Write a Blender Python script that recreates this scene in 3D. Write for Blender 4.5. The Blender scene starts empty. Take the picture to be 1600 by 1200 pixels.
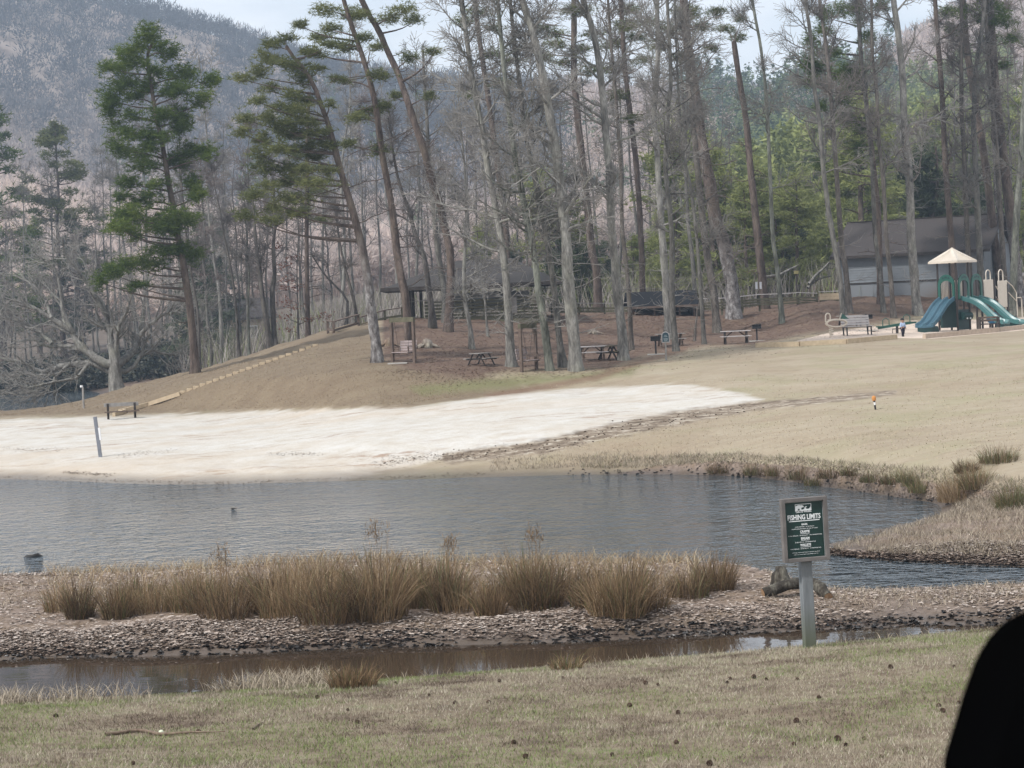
import bpy, math, random
import numpy as np
from mathutils import Matrix, Vector

random.seed(7)
RNG = np.random.default_rng(11)
SC = bpy.context.scene
COL = SC.collection
R = math.radians

# ---------------------------------------------------------------- camera, sky, sun, exposure
CAM_Z = 4.5
F_PX = 3500.0                      # focal length in pixels of the 1600 x 1200 photograph
PITCH, ROLL = math.atan(102 / 3500.0), R(2.5)
_X0 = np.array([1.0, 0, 0]); _U0 = np.array([0, math.sin(PITCH), math.cos(PITCH)]); _F0 = np.array([0, math.cos(PITCH), -math.sin(PITCH)])
CX = _X0 * math.cos(ROLL) - _U0 * math.sin(ROLL)
CY = _X0 * math.sin(ROLL) + _U0 * math.cos(ROLL)
cam_data = bpy.data.cameras.new('camera')
cam = bpy.data.objects.new('camera', cam_data); COL.objects.link(cam)
cam.matrix_world = Matrix(((CX[0], CY[0], -_F0[0], 0), (CX[1], CY[1], -_F0[1], 0), (CX[2], CY[2], -_F0[2], CAM_Z), (0, 0, 0, 1)))
cam_data.sensor_width = 36; cam_data.lens = 36 * F_PX / 1600.0
cam_data.clip_start = 0.05; cam_data.clip_end = 6000
cam_data.dof.use_dof = True; cam_data.dof.focus_distance = 60; cam_data.dof.aperture_fstop = 20
SC.camera = cam

SUN_DIR = Vector((-0.62, -0.42, 0.80)).normalized()   # towards the sun
SUN_EL = math.asin(SUN_DIR.z); SUN_AZ = math.atan2(SUN_DIR.x, SUN_DIR.y)
world = bpy.data.worlds.new('World'); SC.world = world; world.use_nodes = True
wn, wl = world.node_tree.nodes, world.node_tree.links
wn.clear()
w_out = wn.new('ShaderNodeOutputWorld'); w_bg = wn.new('ShaderNodeBackground'); w_bg.inputs['Strength'].default_value = 0.1
w_sky = wn.new('ShaderNodeTexSky'); w_sky.sky_type = 'NISHITA'; w_sky.sun_disc = False
w_sky.sun_elevation = SUN_EL; w_sky.sun_rotation = SUN_AZ; w_sky.air_density = 1.0; w_sky.dust_density = 1.5
w_tc = wn.new('ShaderNodeTexCoord'); w_map = wn.new('ShaderNodeMapping'); w_map.inputs['Scale'].default_value = (1.0, 1.0, 3.0)
w_noise = wn.new('ShaderNodeTexNoise'); w_noise.inputs['Scale'].default_value = 5.0; w_noise.inputs['Detail'].default_value = 6
w_noise.inputs['Roughness'].default_value = 0.55
w_ramp = wn.new('ShaderNodeValToRGB'); w_ramp.color_ramp.elements[0].position = 0.33; w_ramp.color_ramp.elements[1].position = 0.57
w_ramp.color_ramp.elements[0].color = (0.38,) * 3 + (1,); w_ramp.color_ramp.elements[1].color = (0.95,) * 3 + (1,)
w_mix = wn.new('ShaderNodeMix'); w_mix.data_type = 'RGBA'
w_mix.inputs['B'].default_value = (8.4, 8.5, 8.7, 1)
wl.new(w_tc.outputs['Generated'], w_map.inputs['Vector']); wl.new(w_map.outputs[0], w_noise.inputs['Vector'])
wl.new(w_noise.outputs['Fac'], w_ramp.inputs[0]); wl.new(w_ramp.outputs['Color'], w_mix.inputs['Factor'])
wl.new(w_sky.outputs[0], w_mix.inputs['A']); wl.new(w_mix.outputs['Result'], w_bg.inputs['Color']); wl.new(w_bg.outputs[0], w_out.inputs[0])

sun_data = bpy.data.lights.new('sun', 'SUN'); sun_data.energy = 3.0; sun_data.angle = R(4); sun_data.color = (1.0, 0.98, 0.955)
sun = bpy.data.objects.new('sun', sun_data); COL.objects.link(sun); sun.location = (0, 0, 300)
sun.rotation_euler = (-SUN_DIR).to_track_quat('-Z', 'Y').to_euler()

SC.view_settings.view_transform = 'Standard'; SC.view_settings.look = 'None'
SC.view_settings.exposure = 0.55; SC.view_settings.gamma = 1.0; SC.view_settings.use_curve_mapping = False
SC.render.engine = 'CYCLES'
SC.cycles.use_denoising = True
try: SC.cycles.denoiser = 'OPENIMAGEDENOISE'
except Exception: pass
SC.cycles.max_bounces = 6; SC.cycles.diffuse_bounces = 3; SC.cycles.glossy_bounces = 3; SC.cycles.volume_bounces = 0
SC.cycles.use_adaptive_sampling = False

# ---------------------------------------------------------------- pixel <-> place (used only to survey real positions)
def ray(px, py):
    return CX * ((px - 800) / F_PX) - CY * ((py - 600) / F_PX) + _F0
def at_d(px, py, d):                       # the point on a sight line at ground distance d
    r = ray(px, py); return np.array([0, 0, CAM_Z]) + r * (d / r[1])
def at_z(px, py, z):                       # the point on a sight line at height z
    r = ray(px, py); return np.array([0, 0, CAM_Z]) + r * ((z - CAM_Z) / r[2])

# ---------------------------------------------------------------- terrain survey: one row of points per feature, near to far
XC = [-400, 0, 300, 600, 900, 1150, 1300, 1450, 1600, 2000]
def zrow(pys, zs): return [at_z(x, y, z) for x, y, z in zip(XC, pys, zs)]
def drow(ds, zs):
    out = []
    for x, d, z in zip(XC, ds, zs):
        p = at_d(x, 500, d); out.append(np.array([p[0], p[1], z]))
    return out
def off(row, dd, z):
    zz = z if isinstance(z, (list, tuple)) else [z] * len(row)
    dl = dd if isinstance(dd, (list, tuple)) else [dd] * len(row)
    return [np.array([p[0] * (p[1] + q) / p[1], p[1] + q, w]) for p, q, w in zip(row, dl, zz)]
N0 = drow([2.0] * 10, [2.75] * 10)
N0b = drow([9.0] * 10, [2.0, 2.0, 1.95, 1.9, 1.9, 1.9, 1.95, 2.0, 2.0, 2.0])
N1 = zrow([1210, 1200, 1200, 1200, 1200, 1200, 1200, 1200, 1200, 1200], [.92, .92, .9, .9, .9, .92, .95, 1.0, 1.05, 1.05])
N2 = zrow([1125, 1100, 1086, 1064, 1041, 1021, 1008, 993, 980, 945], [.24, .24, .24, .24, .24, .24, .26, .28, .3, .3])
N3 = off(N2, .6, -.08)
N5 = zrow([1034, 1031, 1023, 1011, 1003, 991, 985, 980, 974, 950], [0.0] * 10)
N4 = off(N5, -.7, -.16)
N6 = off(N5, 1.4, [.20, .22, .24, .25, .25, .24, .2, .2, .2, .2])
N8 = zrow([912, 907, 898, 890, 888, 893, 921, 919, 916, 905], [0.0] * 10)
N7 = off(N8, -1.6, [.22, .22, .25, .28, .28, .26, .2, .2, .2, .2])
N9 = off(N8, 1.0, -.12)
P1 = zrow([868, 868, 868, 868, 868, 868, 868, 880, 886, 890], [-.5, -.5, -.5, -.5, -.5, -.4, 0, 0, 0, 0])
P2 = zrow([856, 856, 856, 856, 856, 856, 857, 850, 850, 850], [-.5, -.5, -.5, -.5, -.5, -.4, .10, .22, .25, .3])
P3 = zrow([842, 842, 842, 842, 842, 842, 846, 818, 815, 815], [-.5, -.5, -.5, -.5, -.5, -.4, -.02, .12, .32, .4])
PB = zrow([800, 800, 800, 800, 800, 800, 800, 800, 790, 785], [-.7, -.7, -.7, -.7, -.7, -.6, -.4, -.06, .36, .5])
S_ = zrow([747, 748.5, 757, 750, 742, 744, 762, 784, 776, 770], [0, 0, 0, 0, 0, 0, 0, .0, .42, .5])
S2 = off(S_, [1.2, 1.2, 1.2, 1.2, .8, .5, .45, .5, .6, .6], [.1, .1, .1, .1, .18, .38, .44, .44, .54, .6])
B_ = off(S_, [3, 3, 3, 3, 2.2, 1.3, 1.2, 1.4, 1.6, 1.8], [.25, .25, .25, .25, .38, .54, .60, .68, .76, .8])
M_ = zrow([690, 690, 692, 690, 668, 655, 655, 650, 650, 650], [.55, .6, .62, .78, 1.0, 1.08, 1.15, 1.2, 1.28, 1.3])
E_ = zrow([657, 655, 644, 636, 603, 603, 592, 582, 572, 560], [.85, .92, 1.02, 1.36, 1.8, 1.76, 1.85, 1.95, 2.05, 2.1])
H1 = [at_z(-400, 646, .5), at_z(0, 647, .62), at_z(300, 600, 2.15), at_z(600, 578, 2.65), at_z(900, 576, 2.35), at_z(1150, 545, 2.75),
      at_z(1300, 540, 2.75), at_z(1450, 530, 2.8), at_z(1600, 517, 2.9), at_z(2000, 500, 2.9)]
H2 = [at_z(-400, 640, .3), at_z(0, 643, .2), at_z(300, 582, 2.5), at_z(600, 536, 3.62), at_z(900, 530, 3.32), at_z(1150, 520, 3.18),
      at_z(1300, 508, 3.42), at_z(1450, 506, 3.2), at_z(1600, 499, 3.15), at_z(2000, 480, 3.1)]
H3 = [at_d(-400, 640, 150), at_d(0, 640, 150), at_d(300, 585, 130), at_d(600, 503, 126), at_d(900, 491, 131), at_d(1150, 494, 131),
      at_d(1300, 471, 134), at_d(1450, 461, 139), at_d(1600, 458, 139), at_d(2000, 440, 139)]
H3[0][2] = -.5; H3[1][2] = -.5
H4 = drow([185, 185, 170, 170, 170, 170, 170, 170, 170, 170], [-.5, -.5, 1.0, 4.2, 5.0, 5.0, 6.0, 6.2, 6.2, 6.2])
H5 = drow([240] * 10, [2.5, 2.5, 3.5, 7, 8, 9, 10, 11, 11, 11])
H6 = drow([380] * 10, [16, 14, 12, 12, 13, 14, 20, 22, 24, 24])
_sky = [(-400, -290, 900), (0, -30, 900), (300, 78, 900), (600, 165, 800), (900, 180, 800), (1150, 182, 700), (1300, 165, 620), (1450, 85, 750), (1600, 0, 800), (2000, -110, 800)]
H8 = [at_d(*s) for s in _sky]
H7 = [a * .5 + b * .5 for a, b in zip(H6, H8)]
for p in H7: p[2] *= .93
H9 = [np.array([p[0] * 1.5, p[1] * 1.5, p[2] * .45]) for p in H8]
ROWS = [N0, N0b, N1, N2, N3, N4, N5, N6, N7, N8, N9, P1, P2, P3, PB, S_, S2, B_, M_, E_, H1, H2, H3, H4, H5, H6, H7, H8, H9]
SUBD = [2, 8, 34, 6, 6, 5, 14, 16, 12, 6, 5, 10, 10, 6, 4, 8, 10, 20, 20, 22, 22, 16, 12, 8, 10, 14, 14, 8]
NAMES = ['N0', 'N0b', 'N1', 'N2', 'N3', 'N4', 'N5', 'N6', 'N7', 'N8', 'N9', 'P1', 'P2', 'P3', 'PB', 'S', 'S2', 'B', 'M', 'E', 'H1', 'H2', 'H3', 'H4', 'H5', 'H6', 'H7', 'H8', 'H9']
RI = {n: i for i, n in enumerate(NAMES)}

def pchip(x, y, xq):
    x = np.asarray(x, float); y = np.asarray(y, float); h = np.diff(x); s = np.diff(y) / h
    m = np.zeros_like(y)
    for i in range(1, len(x) - 1):
        if s[i - 1] * s[i] > 0:
            w1 = 2 * h[i] + h[i - 1]; w2 = h[i] + 2 * h[i - 1]
            m[i] = (w1 + w2) / (w1 / s[i - 1] + w2 / s[i])
    m[0] = s[0]; m[-1] = s[-1]
    k = np.clip(np.searchsorted(x, xq) - 1, 0, len(x) - 2); t = (xq - x[k]) / h[k]
    return ((1 + 2 * t) * (1 - t) ** 2 * y[k] + t * (1 - t) ** 2 * h[k] * m[k] + t * t * (3 - 2 * t) * y[k + 1] + t * t * (t - 1) * h[k] * m[k + 1])

PXC = np.arange(-330, 1931, 6.0)
AC = (PXC - 800) / F_PX * 1.0                      # tangent of the azimuth of every grid column
NR = len(ROWS)
_D = np.zeros((NR, len(AC))); _Z = np.zeros((NR, len(AC)))
for i, row in enumerate(ROWS):
    a = [p[0] / p[1] for p in row]
    _D[i] = pchip(a, [p[1] for p in row], AC); _Z[i] = pchip(a, [p[2] for p in row], AC)
for i in range(1, NR): _D[i] = np.maximum(_D[i], _D[i - 1] + 0.05)
TT = np.concatenate([[i + k / n for k in range(n)] for i, n in enumerate(SUBD)] + [[NR - 1]])
GD = np.zeros((len(TT), len(AC))); GZ = np.zeros_like(GD)
for j in range(len(AC)):
    GD[:, j] = np.interp(TT, np.arange(NR), _D[:, j]); GZ[:, j] = pchip(_D[:, j], _Z[:, j], GD[:, j])

def vnoise(x, y, s, seed=0):                       # smooth value noise in the plan
    x = np.asarray(x, float) / s; y = np.asarray(y, float) / s
    xi = np.floor(x).astype(np.int64); yi = np.floor(y).astype(np.int64); fx = x - xi; fy = y - yi
    fx = fx * fx * (3 - 2 * fx); fy = fy * fy * (3 - 2 * fy)
    def h(a, b):
        n = (a * 374761393 + b * 668265263 + seed * 974711) & 0x7fffffff
        n = ((n ^ (n >> 13)) * 1274126177) & 0x7fffffff
        return ((n ^ (n >> 16)) & 0xffff) / 65535.0
    return (h(xi, yi) * (1 - fx) + h(xi + 1, yi) * fx) * (1 - fy) + (h(xi, yi + 1) * (1 - fx) + h(xi + 1, yi + 1) * fx) * fy - 0.5
GX = AC[None, :] * GD
_t = TT[:, None] * np.ones_like(GD)
def band(t, a, b, w): return np.clip((t - a) / w, 0, 1) * np.clip((b - t) / w, 0, 1)
rough = (0.05 * band(_t, RI['N0'], RI['N2'] + .2, .5) + 0.10 * band(_t, RI['N5'] - .2, RI['N8'] + .2, .4) + 0.16 * band(_t, RI['P1'], RI['PB'], .8) * (GX > 3)
         + 0.10 * band(_t, RI['S'], RI['M'], 1) + 0.12 * band(_t, RI['M'], RI['H1'], 1) + 0.22 * band(_t, RI['H1'], RI['H4'], 1))
GZ += rough * (vnoise(GX, GD, 1.3, 3) + .6 * vnoise(GX, GD, .5, 5) + .8 * vnoise(GX, GD, 4.0, 8))
GZ += band(_t, RI['H4'], RI['H9'], 1.5) * (14 * vnoise(GX, GD, 90, 4) + 6 * vnoise(GX, GD, 35, 6)) * np.clip((GD - 200) / 300, 0, 1)

def H(x, y):                                       # terrain height at a place
    a = x / y; f = np.interp(a, AC, np.arange(len(AC))); j = min(int(f), len(AC) - 2); t = f - j
    return float(np.interp(y, GD[:, j], GZ[:, j]) * (1 - t) + np.interp(y, GD[:, j + 1], GZ[:, j + 1]) * t)
def T_of(x, y):                                    # feature coordinate (0 near bank ... NR-1 behind the ridge)
    a = x / y; f = np.interp(a, AC, np.arange(len(AC))); j = int(round(f))
    return float(np.interp(y, _D[:, j], np.arange(NR)))
def _col(A, j, y):                                 # vectorised look-up along each point's own column
    lo = np.zeros(len(y), int); hi = np.full(len(y), A.shape[0] - 1)
    for _ in range(12):
        m = (lo + hi) // 2; up = A[m, j] <= y; lo = np.where(up, m, lo); hi = np.where(up, hi, m)
    lo = np.minimum(lo, A.shape[0] - 2); d0 = A[lo, j]; d1 = A[lo + 1, j]; return lo, np.clip((y - d0) / np.maximum(d1 - d0, 1e-6), 0, 1)
def HV(x, y):
    x = np.asarray(x, float); y = np.asarray(y, float); f = np.interp(x / y, AC, np.arange(len(AC))); j = np.minimum(f.astype(int), len(AC) - 2); t = f - j; out = 0
    for jj, w in ((j, 1 - t), (j + 1, t)):
        k, s = _col(GD, jj, y); out = out + w * (GZ[k, jj] * (1 - s) + GZ[k + 1, jj] * s)
    return out
def TV(x, y):
    x = np.asarray(x, float); y = np.asarray(y, float); j = np.interp(x / y, AC, np.arange(len(AC))).round().astype(int); k, s = _col(_D, j, y); return k + s
def hit(px, py, dmin=3.0, dmax=400.0):             # where a sight line first meets the ground
    r = ray(px, py); d = dmin
    while d < dmax:
        p = np.array([0, 0, CAM_Z]) + r * (d / r[1])
        if p[2] <= H(p[0], p[1]):
            lo, hi = d * .99 - .1, d
            for _ in range(18):
                m = (lo + hi) / 2; p = np.array([0, 0, CAM_Z]) + r * (m / r[1])
                if p[2] <= H(p[0], p[1]): hi = m
                else: lo = m
            p = np.array([0, 0, CAM_Z]) + r * (hi / r[1]); p[2] = H(p[0], p[1]); return p
        d *= 1.004
    p = at_d(px, py, 130.0); p[2] = H(p[0], p[1]); return p
def stand(px, d, py=500):                          # a point on the ground at distance d along azimuth px
    p = at_d(px, py, d); p[2] = H(p[0], p[1]); return p

# ---------------------------------------------------------------- object helpers
def put(o, parent=None):
    COL.objects.link(o)
    if parent is not None: o.parent = parent
    return o
def tag(o, label=None, cat=None, group=None, kind=None):
    if label: o['label'] = label
    if cat: o['category'] = cat
    if group: o['group'] = group
    if kind: o['kind'] = kind
    return o
def empty(name, loc, rz=0.0, label=None, cat=None, group=None):
    o = bpy.data.objects.new(name, None); o.location = [float(c) for c in loc]; o.rotation_euler = (0, 0, rz); o.empty_display_size = .2
    COL.objects.link(o); return tag(o, label, cat, group)
def np_mesh(name, V, faces, mat=None, attrs=None, smooth=False):
    """faces: list of (M,k) index arrays"""
    V = np.asarray(V, np.float32); me = bpy.data.meshes.new(name)
    faces = [np.asarray(f, np.int32) for f in (faces if isinstance(faces, list) else [faces]) if len(f)]
    nl = sum(f.size for f in faces); npoly = sum(len(f) for f in faces)
    me.vertices.add(len(V)); me.vertices.foreach_set('co', V.ravel())
    me.loops.add(nl); me.loops.foreach_set('vertex_index', np.concatenate([f.ravel() for f in faces]))
    me.polygons.add(npoly)
    tot = np.concatenate([np.full(len(f), f.shape[1], np.int32) for f in faces]); st = np.concatenate([[0], np.cumsum(tot)[:-1]]).astype(np.int32)
    me.polygons.foreach_set('loop_start', st)
    try: me.polygons.foreach_set('loop_total', tot)
    except Exception: pass
    if smooth: me.polygons.foreach_set('use_smooth', np.ones(npoly, bool))
    for k, v in (attrs or {}).items():
        at = me.attributes.new(k, 'FLOAT', 'POINT'); at.data.foreach_set('value', np.asarray(v, np.float32))
    if mat is not None: me.materials.append(mat)
    me.update(calc_edges=True); me.validate()
    return me
def mesh_obj(name, me, parent=None, loc=None):
    o = bpy.data.objects.new(name, me)
    if loc is not None: o.location = [float(c) for c in loc]
    return put(o, parent)

class MB:
    """collects simple solids, then builds ONE mesh"""
    def __init__(s): s.v = []; s.f = []
    def add(s, V, F):
        b = len(s.v); s.v += [tuple(float(c) for c in p) for p in V]; s.f += [tuple(b + i for i in f) for f in F]; return s
    def box(s, c, size, rot=None):
        sx, sy, sz = [q / 2 for q in size]
        V = [Vector((x * sx, y * sy, z * sz)) for z in (-1, 1) for y in (-1, 1) for x in (-1, 1)]
        if rot is not None: V = [rot @ q for q in V]
        V = [(q[0] + c[0], q[1] + c[1], q[2] + c[2]) for q in V]
        return s.add(V, [(0, 2, 3, 1), (4, 5, 7, 6), (0, 1, 5, 4), (2, 6, 7, 3), (0, 4, 6, 2), (1, 3, 7, 5)])
    def bar(s, a, b, w, h=None, up=(0, 0, 1)):
        a = Vector(a); b = Vector(b); h = h or w; d = (b - a); L = d.length; d.normalize()
        u = Vector(up)
        if abs(d.dot(u)) > .98: u = Vector((0, 1, 0))
        r = d.cross(u).normalized(); u = r.cross(d).normalized()
        V = [p + r * (x * w / 2) + u * (z * h / 2) for p in (a, b) for x, z in ((-1, -1), (1, -1), (1, 1), (-1, 1))]
        return s.add(V, [(0, 3, 2, 1), (4, 5, 6, 7), (0, 1, 5, 4), (1, 2, 6, 5), (2, 3, 7, 6), (3, 0, 4, 7)])
    def tube(s, pts, rad, n=8, cap=True):
        P = [Vector(p) for p in pts]; rad = rad if isinstance(rad, (list, tuple)) else [rad] * len(P)
        V = []; F = []; prev = None
        for i, p in enumerate(P):
            t = (P[min(i + 1, len(P) - 1)] - P[max(i - 1, 0)]).normalized()
            if prev is None:
                u = Vector((0, 0, 1)) if abs(t.z) < .9 else Vector((0, 1, 0))
                r = t.cross(u).normalized()
            else:
                r = (prev - t * prev.dot(t)).normalized()
            prev = r; b = t.cross(r)
            for k in range(n):
                q = 2 * math.pi * k / n; V.append(p + (r * math.cos(q) + b * math.sin(q)) * rad[i])
        for i in range(len(P) - 1):
            for k in range(n):
                F.append((i * n + k, i * n + (k + 1) % n, (i + 1) * n + (k + 1) % n, (i + 1) * n + k))
        if cap:
            F.append(tuple(range(n - 1, -1, -1))); F.append(tuple((len(P) - 1) * n + k for k in range(n)))
        return s.add(V, F)
    def prism(s, poly, axis_a, axis_b, origin, depth_vec):
        """extrude a 2-D outline lying in the plane (axis_a, axis_b)"""
        o = Vector(origin); A = Vector(axis_a); B = Vector(axis_b); D = Vector(depth_vec); n = len(poly)
        V = [o + A * x + B * y for x, y in poly] + [o + A * x + B * y + D for x, y in poly]
        return s.add(V, [tuple(range(n - 1, -1, -1)), tuple(range(n, 2 * n))] + [(i, (i + 1) % n, n + (i + 1) % n, n + i) for i in range(n)])
    def build(s, name, mat, parent=None, smooth=False, bevel=0.0, loc=None):
        me = bpy.data.meshes.new(name); me.from_pydata(s.v, [], s.f); me.materials.append(mat)
        if smooth:
            me.polygons.foreach_set('use_smooth', [True] * len(me.polygons))
        o = mesh_obj(name, me, parent, loc)
        if bevel > 0:
            m = o.modifiers.new('bevel', 'BEVEL'); m.width = bevel; m.segments = 1; m.limit_method = 'ANGLE'
        return o
def copy_tree(o, parent=None):
    c = o.copy(); COL.objects.link(c)
    if parent is not None: c.parent = parent
    for ch in list(o.children): copy_tree(ch, c)
    return c

# ---------------------------------------------------------------- materials
class NT:
    def __init__(s, name):
        s.m = bpy.data.materials.new(name); s.m.use_nodes = True; s.n = s.m.node_tree.nodes; s.l = s.m.node_tree.links; s.n.clear()
        s.out = s.n.new('ShaderNodeOutputMaterial'); s.p = s.n.new('ShaderNodeBsdfPrincipled'); s.l.new(s.p.outputs[0], s.out.inputs[0])
        s.tc = s.n.new('ShaderNodeTexCoord')
    def lk(s, a, b): s.l.new(a, b)
    def noise(s, scale, detail=4, rough=.6, coord='Object', stretch=None, dist=0.0):
        n = s.n.new('ShaderNodeTexNoise'); n.inputs['Scale'].default_value = scale; n.inputs['Detail'].default_value = detail
        n.inputs['Roughness'].default_value = rough; n.inputs['Distortion'].default_value = dist
        src = s.tc.outputs[coord]
        if stretch:
            mp = s.n.new('ShaderNodeMapping'); mp.inputs['Scale'].default_value = stretch; s.lk(src, mp.inputs[0]); src = mp.outputs[0]
        s.lk(src, n.inputs['Vector']); return n.outputs['Fac']
    def ramp(s, fac, stops):
        r = s.n.new('ShaderNodeValToRGB'); e = r.color_ramp.elements
        while len(e) < len(stops): e.new(.5)
        for q, (pos, c) in zip(e, stops):
            q.position = pos; q.color = (c if hasattr(c, '__len__') else (c, c, c)) + (1,) if hasattr(c, '__len__') else (c, c, c, 1)
        s.lk(fac, r.inputs[0]); return r.outputs['Color']
    def mix(s, fac, a, b, mode='MIX'):
        m = s.n.new('ShaderNodeMix'); m.data_type = 'RGBA'; m.blend_type = mode
        for v, k in ((fac, 'Factor'), (a, 'A'), (b, 'B')):
            sock = m.inputs[k] if k != 'Factor' else m.inputs[0]
            if hasattr(v, 'links') or hasattr(v, 'is_linked'): s.lk(v, sock)
            elif k == 'Factor': sock.default_value = v
            else: sock.default_value = tuple(v) + (1,)
        return m.outputs['Result']
    def math(s, op, a, b=None):
        m = s.n.new('ShaderNodeMath'); m.operation = op
        for v, i in ((a, 0), (b, 1)):
            if v is None: continue
            if hasattr(v, 'is_linked'): s.lk(v, m.inputs[i])
            else: m.inputs[i].default_value = v
        return m.outputs[0]
    def attr(s, name):
        a = s.n.new('ShaderNodeAttribute'); a.attribute_name = name; return a.outputs['Fac']
    def bump(s, h, strength=.4, dist=.02):
        b = s.n.new('ShaderNodeBump'); b.inputs['Strength'].default_value = strength; b.inputs['Distance'].default_value = dist
        s.lk(h, b.inputs['Height']); s.lk(b.outputs[0], s.p.inputs['Normal'])
    def base(s, c):
        if hasattr(c, 'is_linked'): s.lk(c, s.p.inputs['Base Color'])
        else: s.p.inputs['Base Color'].default_value = tuple(c) + (1,)
    def set(s, rough=.8, spec=.3, metal=0):
        s.p.inputs['Roughness'].default_value = rough; s.p.inputs['Specular IOR Level'].default_value = spec; s.p.inputs['Metallic'].default_value = metal
        return s.m
def simple(name, c1, c2=None, scale=6, rough=.8, bump=.0, stretch=None, spec=.3, detail=4, metal=0, dist=.02):
    t = NT(name)
    if c2 is None: c2 = tuple(q * .75 for q in c1)
    f = t.noise(scale, detail, .6, stretch=stretch)
    t.base(t.ramp(f, [(.3, tuple(c2)), (.7, tuple(c1))]))
    if bump: t.bump(f, bump, dist)
    return t.set(rough, spec, metal)
def leafy(name, stops, rough=.75, spec=.2, transl=0.0):
    """colour picked per leaf / blade from its own random number"""
    t = NT(name); c = t.ramp(t.attr('rnd'), stops); t.base(c)
    if transl:                                       # thin blades let some light through
        tr = t.n.new('ShaderNodeBsdfTranslucent'); t.lk(c, tr.inputs['Color']); mx = t.n.new('ShaderNodeMixShader'); mx.inputs[0].default_value = transl
        t.lk(t.p.outputs[0], mx.inputs[1]); t.lk(tr.outputs[0], mx.inputs[2]); t.lk(mx.outputs[0], t.out.inputs[0])
    return t.set(rough, spec)
# ---------------------------------------------------------------- the ground sheet
def project(V):
    V = np.asarray(V, float) - np.array([0, 0, CAM_Z])
    dep = V @ _F0; return 800 + F_PX * (V @ CX) / dep, 600 - F_PX * (V @ CY) / dep
def poly_sd(px, py, poly):                         # signed distance to an outline (negative inside)
    poly = np.asarray(poly, float); n = len(poly); d = np.full(px.shape, 1e9); ins = np.zeros(px.shape, bool)
    for i in range(n):
        a = poly[i]; b = poly[(i + 1) % n]; e = b - a; wx = px - a[0]; wy = py - a[1]
        t = np.clip((wx * e[0] + wy * e[1]) / (e @ e), 0, 1)
        d = np.minimum(d, np.hypot(wx - e[0] * t, wy - e[1] * t))
        c = (a[1] <= py) != (b[1] <= py)
        with np.errstate(divide='ignore', invalid='ignore'): xi = a[0] + (py - a[1]) / (b[1] - a[1] if b[1] != a[1] else 1e-9) * e[0]
        ins ^= c & (px < xi)
    return np.where(ins, -d, d)
def line_sd(px, py, pts):
    pts = np.asarray(pts, float); d = np.full(px.shape, 1e9)
    for a, b in zip(pts[:-1], pts[1:]):
        e = b - a; t = np.clip(((px - a[0]) * e[0] + (py - a[1]) * e[1]) / (e @ e), 0, 1)
        d = np.minimum(d, np.hypot(px - a[0] - e[0] * t, py - a[1] - e[1] * t))
    return d
SAND_P = [(-420, 662), (0, 656), (120, 652), (180, 651), (300, 647), (450, 641), (640, 637), (760, 621), (900, 607), (1000, 602), (1080, 602), (1130, 610), (1195, 624),
          (1150, 633), (1050, 650), (950, 668), (890, 684), (820, 696), (740, 706), (690, 716), (640, 730), (560, 745), (460, 770), (300, 775), (-420, 770)]
LITTER_P = [(596, 470), (596, 560), (640, 578), (735, 592), (800, 578), (950, 577), (1005, 558), (1100, 541), (1180, 541), (1240, 526), (1330, 512), (1430, 494), (1620, 480), (2000, 470), (2000, 200), (596, 200)]
GREEN_P = [(640, 606), (760, 592), (900, 583), (1000, 570), (985, 586), (800, 606), (660, 616)]
HILL_P = [(-420, 655), (0, 652), (180, 649), (300, 646), (450, 640), (640, 636), (760, 622), (860, 606), (760, 588), (640, 574), (596, 556), (590, 470), (596, 300), (-420, 300)]
DITCH_L = [(700, 716), (850, 698), (950, 674), (1050, 655), (1180, 634), (1300, 624), (1400, 613)]
PATH_L = [(1070, 545), (1000, 566), (930, 590), (840, 606), (760, 620)]
PLAY_P = [(1228, 537), (1290, 521), (1340, 513), (1420, 505), (1620, 494), (2000, 480), (2000, 505), (1610, 515), (1455, 529), (1400, 528)]
nT, nA = GD.shape
V = np.stack([GX, GD, GZ], -1).reshape(-1, 3)
ppx, ppy = project(V); tt = _t.reshape(-1)
def soft(sd, w): return np.clip(.5 - sd / (2 * w), 0, 1)
on = (tt > RI['S'] - .3) & (tt < RI['E'] + 1.2)
A_sand = soft(poly_sd(ppx, ppy, SAND_P), 5) * on
A_play = soft(poly_sd(ppx, ppy, PLAY_P), 2.5) * (tt > RI['E']) * (tt < RI['H2'] + .5)
A_lit = np.maximum(soft(poly_sd(ppx, ppy, LITTER_P), 6) * (tt > RI['E'] + .2), (tt > RI['H3'] + .2) * 1.0)
A_grn = soft(poly_sd(ppx, ppy, GREEN_P), 8) * (tt > RI['E'])
A_hill = soft(poly_sd(ppx, ppy, HILL_P), 10) * (tt > RI['B'])
A_dit = np.clip(1.15 - line_sd(ppx, ppy, DITCH_L) / np.interp(ppx, [700, 900, 1050, 1200, 1400], [14, 17, 17, 10, 5]), 0, 1) * (tt > RI['S'])
A_path = np.clip(1 - line_sd(ppx, ppy, PATH_L) / 9, 0, 1) * (tt > RI['E'] - .3)
A_isl = np.clip((tt - RI['N4']) / .5, 0, 1) * np.clip((RI['N9'] + .5 - tt) / .4, 0, 1) + np.clip((tt - RI['P1'] + .4) / .3, 0, 1) * np.clip((RI['S'] + .1 + .95 * np.clip((V[:, 0] - 2.5) / 1.5, 0, 1) - tt) / .3, 0, 1)
A_near = np.clip((RI['N3'] - tt) / .4, 0, 1)
A_wet = np.clip((0.21 - V[:, 2]) / 0.17, 0, 1) * (tt > RI['N2'])
A_high = np.clip((tt - RI['H5'] - .25) / .5, 0, 1)
A_damp = np.clip((.55 - V[:, 2]) / .45, 0, 1) * on
A_far = np.clip((tt - RI['H4']) / .5, 0, 1)
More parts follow.
